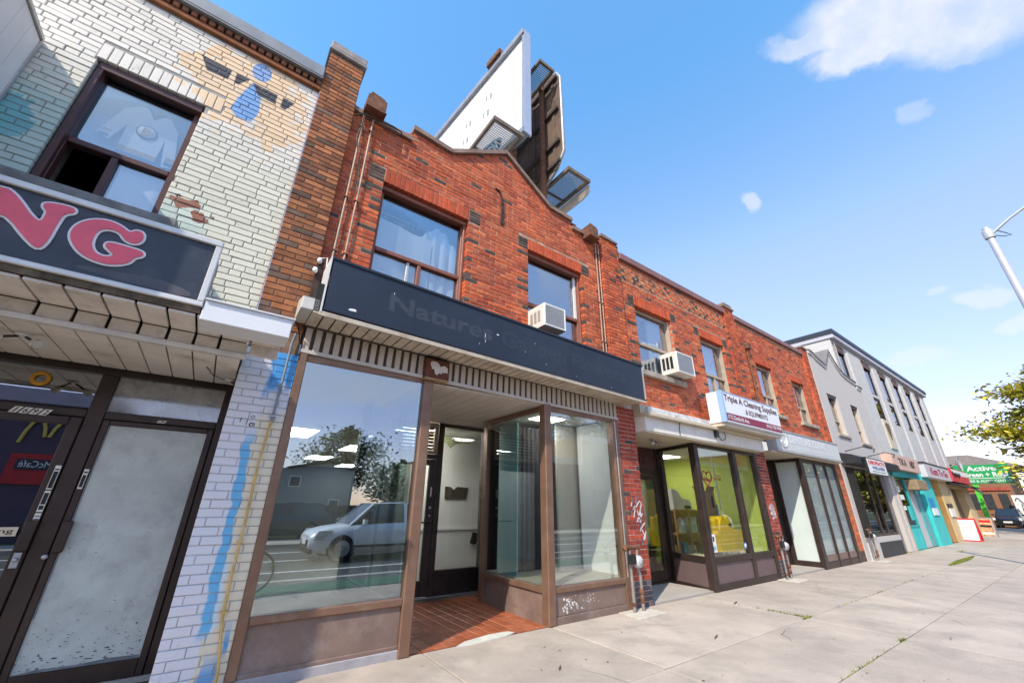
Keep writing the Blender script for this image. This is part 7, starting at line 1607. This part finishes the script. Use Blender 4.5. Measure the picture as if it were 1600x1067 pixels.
mk = text_mb('OUTVISION', 0, 1, 0, 1, 0, bold=.03); mk.v = [(3.66+(p[2]-.5)*.20, 1.38+(1-p[0])*1.24, 9.221) for p in mk.v]; part('oval_lettering', mk, m_white, em)
C2 = catwalk('grated catwalk with pale apron board right of the brick gable', 5.50, 6.28, 1.0, 4.6, 9.22)
b = MB(); b.prism([(1.05,8.92),(1.25,8.86),(4.6,8.86),(4.6,9.16),(1.0,9.16),(1.0,9.0)], 6.285, 6.33, 0, 'x'); part('apron', b, M('apron_cream', (.58,.53,.46), .6, .12, 3, .1, dirt=(.3,.24,.2), dirt_amt=.5), C2)
catwalk('small grated service basket high on the second billboard', 4.62, 5.15, 1.0, 2.4, 12.55)
# ------------------------------------------------------------------ weeds, litter
gr = MB(); rr = random.Random(12); 
def blades(n, fx):
    for _ in range(n):
        x, y = fx(); h_ = rr.uniform(.008,.03); a = rr.uniform(0,6.28); w_ = rr.uniform(.004,.010); l_ = rr.uniform(.0,.05)
        gr.add([(x-w_*math.sin(a),y+w_*math.cos(a),-.01),(x+w_*math.sin(a),y-w_*math.cos(a),-.01),(x+l_*math.cos(a),y+l_*math.sin(a),h_)], [(0,1,2)], rr.choice((0,0,1)))
def patch():
    t = rr.random(); w = .03+.14*math.sin(math.pi*min(1,t*1.02))
    return (16.5+t*4.0, -1.52+rr.uniform(-w,w)*(.6)+.05*t)
blades(2600, patch)
blades(130, lambda: (6.95+rr.gauss(0,.006), -1.55+abs(rr.gauss(0,.30))))
blades(90, lambda: (6.93+rr.gauss(0,.06), -1.575+rr.gauss(0,.015)))
blades(80, lambda: (rr.choice((8.6,9.4,10.2,11.6,12.4,13.5))+rr.gauss(0,.25), -1.58+rr.gauss(0,.005)))
blades(60, lambda: (6.72+rr.gauss(0,.07), -2.59+rr.gauss(0,.010)))
blades(40, lambda: (5.5+rr.gauss(0,.4), -2.59+rr.gauss(0,.005)))
blades(300, lambda: (20.6+rr.gauss(0,.6), .0+rr.gauss(0,.04))); blades(150, lambda: (22.6+rr.gauss(0,.3), -.9+rr.gauss(0,.05)))
solo('weeds', gr, [M('weed_green', (.14,.20,.02), .8, .3, 8), M('weed_yellow', (.26,.24,.04), .8, .3, 8)], kind='stuff', label='green weeds and moss growing in the pavement joints', cat='weeds')
lt = MB()
for _ in range(240):
    x, y = rr.uniform(1.8,22), rr.uniform(-3.4,-.1); s_ = rr.uniform(.005,.019); a = rr.uniform(0,3.14)
    lt.add([(x+s_*math.cos(a+k*1.2566)*rr.uniform(.5,1.2), y+s_*.6*math.sin(a+k*1.2566)*rr.uniform(.5,1.2), .006) for k in range(5)], [(0,1,2,3,4)], rr.choice((0,0,0,1)))
solo('litter', lt, [M('dark_gum', (.05,.04,.035), .9, .3, 9), M('dry_leaf', (.22,.12,.05), .9, .3, 9)], kind='stuff', label='dark gum spots and bits of dry leaf scattered on the pavement', cat='litter')
for k, (x_, y_, a_, l_, w_) in enumerate(((5.05,-1.35,.3,.10,.012),(7.0,-.60,.2,.10,.02),(2.95,-1.05,.7,.06,.012))):
    t_ = MB(); d_ = Vector((math.cos(a_),math.sin(a_),0)); n_ = Vector((-d_.y,d_.x,0)); c_ = Vector((x_,y_,.008))
    t_.add([c_-d_*l_, c_+n_*w_, c_+d_*l_*.9+Vector((0,0,.012)), c_-n_*w_], [(0,3,2,1)]); solo('fallen_leaf', t_, M('brown_leaf', (.14,.075,.04), .9, .3, 9), ['curled brown leaf on the pavement past the gas meter', 'pale brown leaf on the pavement before the green shop', 'small brown leaf on the slab near the terracotta entry'][k], 'leaf')
